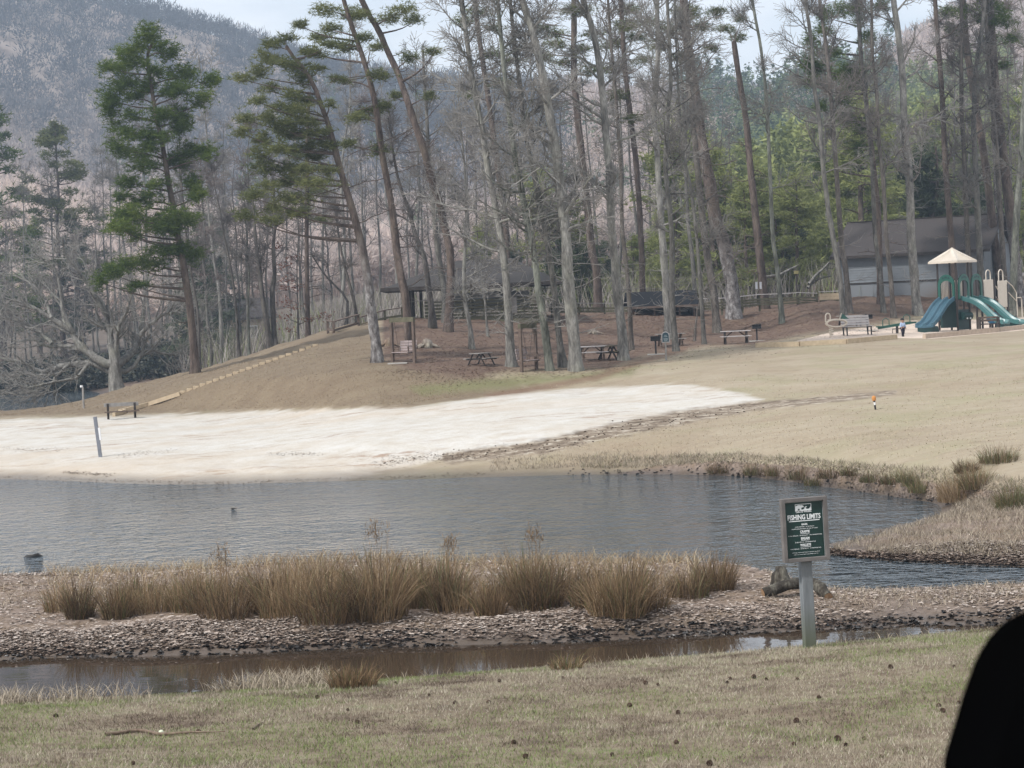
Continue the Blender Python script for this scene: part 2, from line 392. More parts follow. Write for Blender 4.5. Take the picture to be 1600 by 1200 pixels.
for k in (A_sand, A_play, A_lit): k.astype(np.float32)

g = NT('ground')
n_big = g.noise(.35, 3, .5); n_mid = g.noise(1.6, 4, .6); n_fine = g.noise(9, 6, .78); n_streak = g.noise(.8, 6, .72, stretch=(.55, 1.0, 1)); n_tiny = g.noise(60, 3, .6)
def thr(a, w=.25, n=None, amt=.9):                 # ragged edge for a zone
    q = g.math('ADD', g.attr(a), g.math('MULTIPLY', g.math('SUBTRACT', n or n_mid, .5), amt))
    m = g.n.new('ShaderNodeMapRange'); m.inputs['From Min'].default_value = .5 - w; m.inputs['From Max'].default_value = .5 + w; g.lk(q, m.inputs[0]); return m.outputs[0]
lawn = g.ramp(n_streak, [(.30, (.265, .212, .15)), (.5, (.325, .272, .195)), (.72, (.365, .312, .232))])
lawn = g.mix(g.ramp(n_big, [(.46, 0.0), (.68, .55)]), lawn, (.255, .245, .135)); lawn = g.mix(g.ramp(g.noise(.12, 4, .6), [(.48, 0.0), (.66, .55)]), lawn, (.235, .175, .115))
lawn = g.mix(g.ramp(n_fine, [(.3, .30), (.7, 0.0)]), lawn, (.225, .175, .12))
hillc = g.ramp(n_streak, [(.3, (.150, .112, .074)), (.55, (.195, .152, .100)), (.8, (.235, .195, .130))])
hillc = g.mix(g.ramp(n_fine, [(.3, .35), (.65, 0.0)]), hillc, (.12, .075, .05))
col = g.mix(thr('hill'), lawn, hillc)
grn = g.ramp(n_fine, [(.3, (.12, .12, .05)), (.7, (.19, .19, .085))])
col = g.mix(g.math('MULTIPLY', thr('green', .35), .75), col, grn)
lit = g.ramp(n_fine, [(.28, (.060, .036, .027)), (.5, (.110, .068, .050)), (.75, (.18, .118, .088))])
lit = g.mix(g.ramp(n_mid, [(.40, 0.0), (.66, .6)]), lit, (.185, .135, .092))
col = g.mix(thr('litter', .4, None, 1.5), col, lit)
col = g.mix(g.math('MULTIPLY', thr('path', .3), .7), col, (.16, .095, .062))
sand = g.ramp(g.noise(1.1, 7, .75), [(.30, (.41, .36, .30)), (.47, (.475, .445, .395)), (.62, (.52, .50, .465))])
sand = g.mix(g.math('MULTIPLY', g.ramp(g.noise(1.6, 6, .8, stretch=(.32, 1.1, 1)), [(.53, 0.0), (.60, .85)]), g.ramp(g.noise(.22, 3, .6, stretch=(.6, 1.5, 1)), [(.50, 0.0), (.60, 1.0)])), sand, (.24, .155, .105)); sand = g.mix(g.ramp(g.noise(.16, 4, .6, stretch=(.5, 1.6, 1)), [(.48, 0.0), (.70, .5)]), sand, (.44, .355, .265))
sand = g.mix(g.ramp(n_tiny, [(.25, .35), (.5, 0.0)]), sand, (.45, .38, .30))
sand = g.mix(g.math('MULTIPLY', g.attr('damp'), .55), sand, (.42, .335, .245))
col = g.mix(thr('sand', .25, n_streak, 1.5), col, sand)
play = g.ramp(n_fine, [(.3, (.50, .39, .31)), (.7, (.64, .54, .45))])
col = g.mix(thr('play', .15, n_mid, .3), col, play)
dit = g.ramp(g.noise(2.6, 6, .75, stretch=(.7, 1.1, 1)), [(.36, (.085, .062, .043)), (.50, (.20, .155, .112)), (.62, (.42, .37, .30))])
col = g.mix(thr('ditch', .2, n_mid, 1.0), col, dit)
isl = g.ramp(n_fine, [(.28, (.10, .073, .057)), (.5, (.20, .152, .120)), (.7, (.31, .245, .20))])
isl = g.mix(g.ramp(n_mid, [(.45, 0.0), (.62, .7)]), isl, (.17, .12, .075))
col = g.mix(thr('island', .2, n_fine, .5), col, isl)
near = g.ramp(g.noise(2.2, 6, .7), [(.30, (.085, .06, .044)), (.44, (.16, .12, .083)), (.58, (.23, .19, .13)), (.72, (.14, .155, .065))])
near = g.mix(g.ramp(n_fine, [(.3, .4), (.62, 0.0)]), near, (.10, .075, .05))
col = g.mix(thr('near', .3, n_fine, .4), col, near)
far = g.ramp(g.noise(.05, 5, .6), [(.3, (.21, .168, .148)), (.7, (.36, .295, .255))])
far = g.mix(g.attr('high'), g.ramp(n_mid, [(.3, (.085, .066, .052)), (.7, (.15, .118, .092))]), far)
col = g.mix(g.attr('far'), col, far)
wetc = g.mix(.72, col, (.030, .024, .020))
col = g.mix(g.math('MULTIPLY', g.attr('wet'), .85), col, wetc)
g.base(col); g.bump(g.math('ADD', n_fine, g.math('MULTIPLY', g.math('MULTIPLY', g.attr('sand'), 1.6), g.noise(2.6, 4, .6))), .6, .045)
rr = g.n.new('ShaderNodeMapRange'); g.lk(g.attr('wet'), rr.inputs[0]); rr.inputs['To Min'].default_value = .95; rr.inputs['To Max'].default_value = .45; g.lk(rr.outputs[0], g.p.inputs['Roughness'])
g.p.inputs['Specular IOR Level'].default_value = .25
def grid_faces(n, m):
    i = np.arange(n - 1)[:, None] * m + np.arange(m - 1)[None, :]
    return np.stack([i, i + 1, i + m + 1, i + m], -1).reshape(-1, 4)
r_split = int(np.searchsorted(TT, RI['H5']))
ATTR = dict(sand=A_sand, play=A_play, litter=A_lit, green=A_grn, hill=A_hill, ditch=A_dit, path=A_path, island=A_isl, near=A_near, high=A_high, damp=A_damp, wet=A_wet, far=A_far)
def sheet(name, r0, r1):
    sl = slice(r0 * nA, (r1 + 1) * nA)
    me = np_mesh(name, V[sl], grid_faces(r1 + 1 - r0, nA), g.m, {k: v[sl] for k, v in ATTR.items()}, smooth=True)
    return tag(mesh_obj(name, me), kind='structure')
ground = sheet('ground', 0, r_split)
hills = sheet('hills', r_split, nT - 1)

# ---------------------------------------------------------------- water
def water_mat(name, body, rough, wscale, wstr, stretch, fine, wdist=.16):
    w = NT(name); w.base(body)
    a = w.noise(wscale, 3, .55, stretch=stretch, dist=.4); b = w.noise(wscale * 3.1, 2, .5, stretch=stretch)
    calm = w.ramp(w.noise(.09, 3, .55, stretch=(.6, 1.0, 1)), [(.34, .30), (.66, 1.0)])
    h = w.math('ADD', w.math('MULTIPLY', w.math('ADD', a, w.math('MULTIPLY', b, fine)), calm), 0.0)
    w.bump(h, wstr, wdist); w.p.inputs['IOR'].default_value = 1.33
    return w.set(rough, .5)
m_lake = water_mat('lake_water', (.036, .048, .056), .05, 1.7, 1.0, (1.0, .85, 1), .5, .19)
m_chan = water_mat('channel_water', (.045, .032, .022), .02, 1.2, .03, (.6, 1.2, 1), .2)
def water(name, ta, tb, mat, jstep=8):
    js = np.arange(0, len(AC), jstep); ts = np.linspace(ta, tb, 40); pts = []
    for t in ts:
        d = np.array([np.interp(t, np.arange(NR), _D[:, j]) for j in js]); pts.append(np.stack([AC[js] * d, d, 0 * d], -1))
    return tag(mesh_obj(name, np_mesh(name, np.concatenate(pts), grid_faces(len(ts), len(js)), mat)), kind='structure')
water('lake', RI['N6'] + .5, RI['H5'], m_lake)
water('channel', RI['N2'] + .3, RI['N6'] + .5, m_chan)

# ---------------------------------------------------------------- blades, leaves
def blades(P, Ht, W, lean, rnd, segs=1, az=None, curve=.5):
    """thin tapering blades rooted at P; returns V, [faces], rnd per vertex"""
    n = len(P); az = RNG.uniform(0, 2 * math.pi, n) if az is None else az
    dr = np.stack([np.cos(az), np.sin(az), np.zeros(n)], -1); fa = RNG.uniform(0, 2 * math.pi, n)
    sd = np.stack([np.cos(fa), np.sin(fa), np.zeros(n)], -1)
    rows = []
    for k in range(segs + 1):
        s = k / segs; c = P + dr * (lean * Ht * (s * (1 - curve) + s * s * curve))[:, None]
        c = c + np.array([0, 0, 1.0]) * (Ht * s * np.sqrt(np.clip(1 - (lean * s) ** 2 * .5, .2, 1)))[:, None]
        if k < segs:
            w = (W * (1 - .55 * s))[:, None] * .5; rows += [c - sd * w, c + sd * w]
        else: rows.append(c)
    nv = 2 * segs + 1; V = np.stack(rows, 1).reshape(-1, 3); b = np.arange(n)[:, None] * nv
    F = []
    if segs > 1: F.append(np.concatenate([b + np.array([2 * k, 2 * k + 1, 2 * k + 3, 2 * k + 2]) for k in range(segs - 1)], 0))
    F.append(b + np.array([2 * segs - 2, 2 * segs - 1, 2 * segs]))
    return V, F, np.repeat(rnd, nv)
def leaves(P, size, rnd, tilt=.5, N=None):
    """little folded leaves lying about"""
    n = len(P); a = RNG.uniform(0, 2 * math.pi, n); 
    u = np.stack([np.cos(a), np.sin(a), RNG.normal(0, tilt, n)], -1); v = np.stack([-np.sin(a), np.cos(a), RNG.normal(0, tilt, n)], -1)
    u *= (size * RNG.uniform(.7, 1.3, n))[:, None] * .5; v *= (size * RNG.uniform(.5, .9, n))[:, None] * .5
    up = np.array([0, 0, 1.0]) * (size * RNG.uniform(.0, .13, n))[:, None]
    V = np.stack([P - u, P - v * .9 - u * .1 + up, P + u, P + v * .9 + u * .1 + up * .6], 1).reshape(-1, 3); b = np.arange(n)[:, None] * 4
    return V, [np.concatenate([b + np.array([0, 1, 2]), b + np.array([0, 2, 3])])], np.repeat(rnd, 4)
def unit_(v): return v / (np.linalg.norm(v, axis=-1, keepdims=True) + 1e-9)
def scatter_t(n, px0, px1, t0, t1, bias=1.0):
    px = RNG.uniform(px0, px1, n); t = t0 + (t1 - t0) * RNG.uniform(0, 1, n) ** bias
    a = (px - 800) / F_PX; j = np.clip(np.interp(a, AC, np.arange(len(AC))).round().astype(int), 0, len(AC) - 1)
    tf = np.floor(t).astype(int); fr = t - tf; d = _D[tf, j] * (1 - fr) + _D[np.minimum(tf + 1, NR - 1), j] * fr
    x = a * d; return np.stack([x, d, HV(x, d)], -1)
GRASS_STOPS = [(0, (.10, .073, .055)), (.25, (.205, .165, .122)), (.5, (.315, .272, .205)), (.74, (.43, .39, .31)), (.77, (.215, .235, .10)), (1, (.125, .17, .055))]
m_turf = leafy('turf_blades', GRASS_STOPS)
def stuff(name, parts, mat, label):
    off_ = 0; VV = []; FF = {}; RR = []
    for V_, F_, r_ in parts:
        VV.append(V_); RR.append(r_)
        for f in F_: FF.setdefault(f.shape[1], []).append(f + off_)
        off_ += len(V_)
    o = mesh_obj(name, np_mesh(name, np.concatenate(VV), [np.concatenate(f) for f in FF.values()], mat, {'rnd': np.concatenate(RR)}))
    o['kind'] = 'stuff'; o['label'] = label; return o
# mown foreground grass
n = 230000
px = RNG.uniform(-120, 1720, n); dd = np.sqrt(RNG.uniform(14.5 ** 2, 29.0 ** 2, n)); a = (px - 800) / F_PX
x = a * dd; lip = np.interp(a, AC, _D[RI['N2']]); keep = dd < lip + .35; x, dd = x[keep], dd[keep]
P = np.stack([x, dd, HV(x, dd) - .004], -1); n = len(P)
patch = 1.3 * vnoise(x, dd, 1.3, 21) + .7 * vnoise(x, dd, .4, 22); leftness = np.clip((-x / dd * 6 + .1), -.4, .6)
pg = np.clip(.21 + 1.25 * patch + .38 * leftness + .10 * (22 - dd) / 6, .02, .9); isg = RNG.uniform(0, 1, n) < pg
dead = vnoise(x, dd, .8, 31) + .5 * vnoise(x, dd, .25, 32)
rnd = np.where(isg, RNG.uniform(.77, 1, n), np.clip(RNG.uniform(.12, .76, n) - 1.7 * np.clip(dead - .05, -.06, 1) - .12 * (24 - dd) / 8, 0, .76))
hh = RNG.uniform(.022, .055, n) * (1 + .5 * np.clip(vnoise(x, dd, .6, 40), -.4, 1)); 
stuff('grass', [blades(P, hh, RNG.uniform(.004, .009, n), RNG.uniform(.2, 1.0, n), rnd, 1)], m_turf, 'mown mix of tan and green grass in the foreground')
# short dormant turf on the far lawn and the hillside
PT = np.concatenate([scatter_t(16000, 560, 1700, RI['B'] + .1, RI['E'] + .2), scatter_t(45000, -60, 720, RI['E'] - .2, RI['H2'] + .4)]); ux, uy = project(PT)
bad = (poly_sd(ux, uy, SAND_P) < 5) | (poly_sd(ux, uy, LITTER_P) < 2) | (poly_sd(ux, uy, PLAY_P) < 3) | (line_sd(ux, uy, DITCH_L) < 8); PT = PT[~bad]; ux = ux[~bad]; uy = uy[~bad]; n = len(PT)
hl = (poly_sd(ux, uy, HILL_P) < 0); gz = (poly_sd(ux, uy, GREEN_P) < 4); nz = vnoise(PT[:, 0], PT[:, 1], 5, 51) + .7 * vnoise(PT[:, 0], PT[:, 1], 1.5, 52)
rnd = np.clip(np.where(hl, .38, .72) + .10 * nz + RNG.normal(0, .04, n), 0, .76); rnd = np.where((RNG.uniform(0, 1, n) < np.where(gz, .55, .012 + .05 * (nz > .3))), RNG.uniform(.78, .95, n), rnd)
stuff('grass', [blades(PT, RNG.uniform(.015, .04, n), RNG.uniform(.02, .04, n), RNG.uniform(.5, 1.4, n), rnd, 1)], leafy('dormant_turf', [(0, (.11, .070, .045)), (.25, (.19, .132, .082)), (.5, (.30, .235, .155)), (.76, (.42, .35, .245)), (.78, (.27, .275, .15)), (1, (.16, .18, .07))]), 'short dormant turf on the far lawn and the hillside')
# fallen leaves
LEAF_STOPS = [(0, (.055, .036, .027)), (.2, (.14, .098, .073)), (.45, (.27, .21, .168)), (.75, (.38, .315, .268)), (1, (.49, .43, .38))]
m_leaf = leafy('fallen_leaf', LEAF_STOPS)
def leaf_pts(n, *a, **k): P = scatter_t(n, *a, **k); P[:, 2] += RNG.uniform(.003, .035, len(P)); return P
P1_ = leaf_pts(95000, -60, 1660, RI['N5'] + .1, RI['N8'] - .1)
pxl = P1_[:, 0] / P1_[:, 1] * F_PX + 800
tL = TV(P1_[:, 0], P1_[:, 1])
w = np.interp(pxl, [0, 900, 1200, 1300, 1660], [1, 1, .75, .35, .25]) * np.interp(tL, [RI['N5'], RI['N5'] + .35, RI['N6'], RI['N7'], RI['N8']], [.55, .9, 1, .75, .3])
P1_ = P1_[RNG.uniform(0, 1, len(P1_)) < w * np.clip(.75 + 1.3 * vnoise(P1_[:, 0], P1_[:, 1], 1.4, 61), .12, 1)]
P2_ = leaf_pts(15000, 1285, 1700, RI['P1'] + .05, RI['P2'] + .1); P2_ = P2_[P2_[:, 2] > .03]
P3_ = leaf_pts(3000, 1100, 1700, RI['S'], RI['S2'] + .3); P3_ = P3_[P3_[:, 2] > .03]
PL = np.concatenate([P1_, P2_, P3_]); n = len(PL)
wetl = np.clip((.13 - PL[:, 2]) / .13, 0, 1)
rnd = np.clip(RNG.beta(1.8, 1.35, n) - .75 * wetl, 0, 1)
stuff('fallen_leaves', [leaves(PL, RNG.uniform(.035, .065, n) + RNG.uniform(0, .06, n) * (RNG.uniform(0, 1, n) < .35), rnd, .10)], m_leaf, 'pale fallen leaves strewn over the mud bank between the waters')
# litter under the trees on the hill
PW = scatter_t(60000, 600, 1640, RI['H1'] - .6, RI['H3'] + .5); ux, uy = project(PW); keep = poly_sd(ux, uy, LITTER_P) < RNG.normal(-2, 16, len(ux)); PW = PW[keep]; PW[:, 2] += .012; n = len(PW)
stuff('leaf_litter', [leaves(PW, RNG.uniform(.05, .11, n), np.clip(RNG.beta(1.8, 2.4, n), 0, 1), .10)], leafy('litter_leaf', [(0, (.06, .032, .024)), (.4, (.14, .075, .053)), (.7, (.22, .13, .095)), (1, (.40, .31, .26))]), 'red brown leaf litter under the trees on the hill')

# dark wet clods along the muddy waterline
PC = np.concatenate([scatter_t(2600, -60, 1680, RI['N5'] - .25, RI['N5'] + .45), scatter_t(700, 1290, 1680, RI['P1'] - .3, RI['P1'] + .25), scatter_t(260, 880, 1480, RI['S'] - .15, RI['S'] + .6)]); PC = PC[(PC[:, 2] > -.06) & (RNG.uniform(0, 1, len(PC)) < .55 + 1.2 * vnoise(PC[:, 0], PC[:, 1], .8, 71))]
n = len(PC); dv = unit_(RNG.normal(0, 1, (n, 9, 3))); s_c = RNG.uniform(.015, .055, n)[:, None, None]
V_ = (PC[:, None] + dv * s_c * np.array([1.3, 1.0, .6]) + np.array([0, 0, .008])).reshape(-1, 3); b_ = np.arange(n)[:, None] * 9
F_ = np.concatenate([b_ + np.array(q) for q in [(0, 1, 2), (2, 3, 4), (4, 5, 6), (6, 7, 8), (0, 3, 6), (1, 4, 7), (2, 5, 8), (0, 4, 8), (1, 5, 6), (2, 3, 7)]])
stuff('mud', [(V_, [F_], np.repeat(RNG.uniform(0, 1, n), 9))], leafy('wet_mud', [(0, (.012, .010, .009)), (.6, (.035, .028, .023)), (1, (.075, .062, .052))], .35, .5), 'dark wet mud clods along the waterline')
# dry rushes
RUSH_STOPS = [(0, (.075, .050, .028)), (.25, (.20, .130, .072)), (.55, (.33, .232, .132)), (.8, (.48, .39, .265)), (.86, (.13, .135, .055)), (1, (.095, .11, .04))]
m_rush = leafy('dry_rush', RUSH_STOPS, transl=.25)
def tussock(cx, cy, cz, h, rad, n, green=.1, tone=0.0):
    r = rad * np.sqrt(RNG.uniform(0, 1, n)); a = RNG.uniform(0, 2 * math.pi, n)
    P = np.stack([cx + r * np.cos(a), cy + r * np.sin(a), np.full(n, cz - .02)], -1)
    Ht = h * (.22 + .92 * RNG.beta(1.5, 2.0, n)) * (1 - .22 * (r / rad) ** 2); lean = .06 + .58 * (r / rad) * RNG.uniform(.2, 1.5, n); lean = np.where(RNG.uniform(0, 1, n) < .15, RNG.uniform(.8, 1.38, n), lean)
    rnd = np.where(RNG.uniform(0, 1, n) < green, RNG.uniform(.83, 1, n), np.clip(RNG.beta(2, 2.2, n) * .8 + tone * 1.5 - .17, 0, .82))
    return blades(P, Ht, RNG.uniform(.005, .011, n), lean, rnd, 3, az=a + RNG.normal(0, .9, n), curve=.75)
def tussock_thing(px, py, hpx, wpx, n, label, green=.1, tone=0.0, group=None, base=None, name='rush_tussock', cat='rush tussock'):
    p = hit(px, py) if base is None else base; k = p[1] / F_PX
    v, f, r_ = tussock(0, 0, 0, hpx * k, wpx * k * .5, n, green, tone)
    o = mesh_obj(name, np_mesh(name, v, f, m_rush, {'rnd': r_}), loc=p)
    return tag(o, label, cat, group)
# the continuous belt
belt = []
BELT = [(95, 955, 75, 30), (215, 952, 66, 30), (250, 958, 80, 40), (285, 955, 85, 40), (320, 955, 80, 40), (360, 957, 90, 45), (400, 960, 95, 48), (440, 962, 100, 50), (470, 952, 105, 50), (510, 968, 125, 55),
        (545, 970, 115, 50), (580, 968, 128, 55), (615, 962, 110, 50), (650, 950, 112, 55), (690, 948, 92, 48), (730, 952, 100, 50), (760, 960, 105, 45), (790, 940, 92, 45), (815, 938, 112, 42), (835, 930, 110, 40),
        (870, 942, 92, 45), (900, 950, 100, 46), (935, 955, 105, 46), (965, 955, 100, 44), (995, 952, 95, 44), (1025, 950, 80, 40), (560, 945, 118, 60), (480, 935, 85, 60), (700, 930, 70, 60), (400, 938, 75, 60), (900, 930, 80, 60), (980, 925, 72, 50), (1050, 928, 60, 40), (1080, 918, 45, 40), (300, 938, 62, 60), (640, 925, 90, 50), (230, 940, 55, 50), (850, 950, 60, 40), (530, 930, 100, 50)]
for bx, by, bh, bw in BELT:
    p = hit(bx, by); k = p[1] / F_PX
    belt.append(tussock(p[0] + RNG.normal(0, .1), p[1] + RNG.normal(0, .3), p[2], min(bh, 110) * k * RNG.uniform(.72, 1.2), bw * k * RNG.uniform(.55, .95), int(bw * 12), RNG.uniform(.02, .2), RNG.uniform(-.14, .16)))
for (bx, by, hpx) in ((592, 940, 118), (838, 930, 100), (705, 940, 95), (350, 950, 88)):
    p = hit(bx, by); k = p[1] / F_PX; m_ = 9; P = p + RNG.normal(0, .07, (m_, 3)) * [1, 1, 0]
    belt.append(blades(P, hpx * k * RNG.uniform(.85, 1.15, m_), np.full(m_, .012), RNG.uniform(.02, .16, m_), RNG.uniform(.2, .45, m_), 3))
    tip = np.repeat(P + np.array([0, 0, 1.0]) * (hpx * k * .92), 14, 0) + RNG.normal(0, .06, (m_ * 14, 3)) * [.5, .5, 1.4]
    belt.append(blades(tip, RNG.uniform(.04, .10, m_ * 14), np.full(m_ * 14, .012), RNG.uniform(.2, 1.0, m_ * 14), RNG.uniform(.1, .4, m_ * 14), 2))
P = scatter_t(7000, 60, 1080, RI['N7'] - .75, RI['N7'] + .5); belt.append(blades(P, RNG.uniform(.06, .38, len(P)), RNG.uniform(.006, .012, len(P)), RNG.uniform(.6, 1.38, len(P)), np.clip(RNG.beta(2.2, 1.6, len(P)), .1, .82), 3))
stuff('reeds', belt, m_rush, 'belt of tall dry brown rushes along the mud bank')
tussock_thing(125, 966, 84, 44, 700, 'dark dry rush tussock standing alone at the left end of the rush belt', .12, -.15, 'rush tussocks on the mud bank')
tussock_thing(183, 966, 80, 46, 650, 'rush tussock second from the left end of the rush belt', .14, -.06, 'rush tussocks on the mud bank')
tussock_thing(1118, 920, 78, 62, 850, 'rush tussock at the right end of the rush belt, left of the cut log', .06, -.02, 'rush tussocks on the mud bank')
tussock_thing(552, 1074, 52, 74, 900, 'low dry grass clump growing in the channel beside the foreground lawn', .12, .0, 'grass clumps along the near bank')
tussock_thing(885, 1045, 36, 50, 320, 'small sparse grass clump at the lawn edge right of the channel reflections', .25, .02, 'grass clumps along the near bank')
tussock_thing(758, 1046, 48, 14, 50, 'thin wispy grass stalk rising from the channel at the lawn edge', .1, .0, 'grass clumps along the near bank')
for args in [(1125, 738, 24, 40, .1), (1182, 741, 26, 40, .35), (1212, 742, 22, 36, .2), (1252, 748, 30, 46, .25), (1300, 746, 28, 44, .15), (1275, 757, 20, 36, .5), (1332, 742, 24, 40, .2), (1362, 752, 24, 40, .4), (1392, 755, 26, 40, .35), (1430, 758, 28, 44, .55)]:
    bx, by, bh, bw, gr = args
    _o = dict(zip([1125, 1182, 1212, 1252, 1275, 1300, 1332, 1362, 1392, 1430], ['first', 'second', 'third', 'fourth', 'fifth', 'sixth', 'seventh', 'eighth', 'ninth', 'tenth']))[bx]
    tussock_thing(bx, by, bh * .95, bw, 480, ('green' if gr > .3 else 'brown') + ' grass tussock on the far bank of the bay, ' + _o + ' counting from the left', gr, -.14, 'tussocks on the bay bank', name='grass_tussock', cat='grass tussock')
for (bx, by, bh, bw, gr, tone, n, lab) in [
        (1440, 768, 30, 42, .62, .1, 600, 'bright green grass tussock on the bay bank, left of the tall dry grass'),
        (1418, 752, 26, 38, .5, .1, 500, 'green grass tussock touching the bay corner, behind the brightest green one'),
        (1500, 782, 58, 70, .05, .12, 1100, 'tall pale dry grass clump in the corner of the bay'),
        (1525, 762, 46, 50, .3, .05, 800, 'arching grass tussock under the cut bank at the right'),
        (1583, 795, 52, 52, .6, -.05, 900, 'dark green grass tussock at the right edge of the bank'),
        (1560, 722, 36, 60, .4, -.05, 700, 'shaded green tussock in the hollow of the right bank'),
        (1510, 738, 30, 40, .1, -.1, 500, 'red brown grass tussock under the bank lip at the right')]:
    tussock_thing(bx, by, bh, bw, n, lab, gr, tone, 'tussocks on the bay bank', name='grass_tussock', cat='grass tussock')
# ragged fringes: near bank at the left, peninsula, bay bank
fr = []
P = scatter_t(6000, -60, 300, RI['N2'] - .25, RI['N2'] + .55); P = P[vnoise(P[:, 0], P[:, 1], .9, 88) > -.02]; fr.append(blades(P, RNG.uniform(.05, .27, len(P)), RNG.uniform(.006, .011, len(P)), RNG.uniform(.3, 1.2, len(P)), RNG.uniform(.25, .8, len(P)), 3))
P = scatter_t(3000, 300, 500, RI['N2'] - .2, RI['N2'] + .6); P = P[vnoise(P[:, 0], P[:, 1], .9, 88) > -.05]; fr.append(blades(P, RNG.uniform(.06, .32, len(P)) , RNG.uniform(.006, .011, len(P)), RNG.uniform(.3, 1.2, len(P)), RNG.uniform(.25, .85, len(P)), 3))
P = scatter_t(900, 500, 1650, RI['N2'] - .1, RI['N2'] + .4); fr.append(blades(P, RNG.uniform(.04, .14, len(P)), RNG.uniform(.006, .01, len(P)), RNG.uniform(.3, 1.1, len(P)), RNG.uniform(.3, .9, len(P)), 2))
P = scatter_t(22000, 1290, 1700, RI['P1'] + .45, RI['S'] + .2); P = P[P[:, 2] > .06]; fr.append(blades(P, RNG.uniform(.03, .19, len(P)), RNG.uniform(.006, .011, len(P)), RNG.uniform(.3, 1.2, len(P)), np.clip(RNG.beta(2.0, 2.6, len(P)), .05, .8), 2))
P = scatter_t(8000, 900, 1700, RI['S2'] - .3, RI['B'] - .25); fr.append(blades(P, RNG.uniform(.05, .20, len(P)), RNG.uniform(.008, .013, len(P)), RNG.uniform(.4, 1.4, len(P)), np.where(RNG.uniform(0, 1, len(P)) < .16, RNG.uniform(.84, 1, len(P)), RNG.uniform(.25, .75, len(P))), 2))
P = scatter_t(2500, 760, 1100, RI['S2'] - .2, RI['B'] + .1); fr.append(blades(P, RNG.uniform(.04, .16, len(P)), RNG.uniform(.010, .016, len(P)), RNG.uniform(.3, 1.3, len(P)), RNG.uniform(.2, .7, len(P)), 2))
P = scatter_t(2500, 1180, 1640, RI['N6'] - .3, RI['N7'] + .6); fr.append(blades(P, RNG.uniform(.03, .14, len(P)), RNG.uniform(.006, .011, len(P)), RNG.uniform(.4, 1.3, len(P)), RNG.uniform(.15, .8, len(P)), 2))
P = scatter_t(2500, -60, 1100, RI['N6'] + .3, RI['N8'] - .3); fr.append(blades(P, RNG.uniform(.05, .3, len(P)), RNG.uniform(.006, .011, len(P)), RNG.uniform(.4, 1.3, len(P)), RNG.uniform(.15, .8, len(P)), 2))
stuff('dry_grass', fr, leafy('bank_grass', [(0, (.085, .066, .048)), (.25, (.19, .155, .115)), (.55, (.30, .255, .195)), (.8, (.40, .335, .25)), (.86, (.15, .155, .07)), (1, (.10, .12, .045))]), 'ragged dry grass along the banks')
# debris of the drainage ditch and wrack on the sand
def wrack(n, pts, spread, size):
    out = []
    for _ in range(n):
        i = RNG.integers(0, len(pts) - 1); s = RNG.uniform(); c = np.array(pts[i]) * (1 - s) + np.array(pts[i + 1]) * s
        out.append(hit(c[0] + RNG.normal(0, spread * 3), c[1] + RNG.normal(0, spread)))
    P = np.array(out); P[:, 2] += .012; return P
P = np.concatenate([wrack(260, DITCH_L[:5], 6, 0), wrack(800, [(0, 746), (150, 752), (330, 755), (600, 748), (760, 740)], 2, 0), wrack(240, [(190, 712), (230, 707), (275, 703)], 2, 0),
                    wrack(220, [(0, 700), (60, 704), (95, 702)], 2, 0), wrack(180, [(420, 710), (500, 709)], 1.5, 0), wrack(600, [(590, 726), (660, 715), (740, 712)], 4, 0), wrack(260, [(100, 738), (170, 742)], 1.5, 0)])
n = len(P); stuff('shore_debris', [leaves(P, RNG.uniform(.025, .085, n), np.clip(RNG.beta(1.5, 1.8, n), 0, 1), .06)], leafy('debris', [(0, (.05, .035, .025)), (.5, (.16, .10, .065)), (1, (.40, .34, .27))]), 'dark twigs and debris along the ditch and the sand')
# ---------------------------------------------------------------- trees
def bark(name, c_dark, c_mid, c_light, low=None, low_h=0.0, scale=3.0):
    t = NT(name)
    a = t.noise(scale, 5, .65, stretch=(1.3, 1.3, .35)); b = t.noise(scale * 7, 3, .6, stretch=(1.2, 1.2, .25)); c = t.noise(.9, 3, .5)
    col = t.ramp(a, [(.30, c_dark), (.46, c_mid), (.66, c_light)])
    col = t.mix(t.ramp(b, [(.35, .55), (.6, 0.0)]), col, tuple(q * .55 for q in c_dark))
    col = t.mix(t.ramp(c, [(.5, 0.0), (.7, .35)]), col, (c_light[0] * .95, c_light[1] * 1.0, c_light[2] * .85))
    if low is not None:                             # grey flaking bark and lichen on the lowest metres of the bole
        sp = t.n.new('ShaderNodeSeparateXYZ'); t.lk(t.tc.outputs['Object'], sp.inputs[0])
        mr = t.n.new('ShaderNodeMapRange'); mr.inputs['From Min'].default_value = low_h; mr.inputs['From Max'].default_value = low_h + 2.5; mr.inputs['To Min'].default_value = 1; mr.inputs['To Max'].default_value = 0
        t.lk(sp.outputs['Z'], mr.inputs[0])
        lc = t.ramp(t.noise(4.5, 5, .7, stretch=(1, 1, .5)), [(.36, c_dark), (.5, low), (.70, (.36, .345, .335))])
        col = t.mix(mr.outputs[0], col, lc)
    t.base(col); t.bump(b, .6, .04); return t.set(.9, .15)
B_GREY = bark('grey_bark', (.048, .044, .038), (.118, .110, .098), (.215, .203, .183))
B_PALE = bark('pale_bark', (.072, .067, .059), (.19, .179, .161), (.335, .32, .292))
B_DARK = bark('dark_bark', (.040, .034, .032), (.085, .075, .068), (.16, .145, .13))
B_PINE = bark('pine_bark', (.046, .036, .031), (.105, .079, .067), (.185, .146, .124), low=(.145, .132, .126), low_h=3.0)
B_PINE2 = bark('red_pine_bark', (.045, .034, .029), (.10, .075, .063), (.18, .14, .118))
T_GREY = simple('grey_twig', (.205, .188, .168), (.135, .124, .11), 2.5, .9)
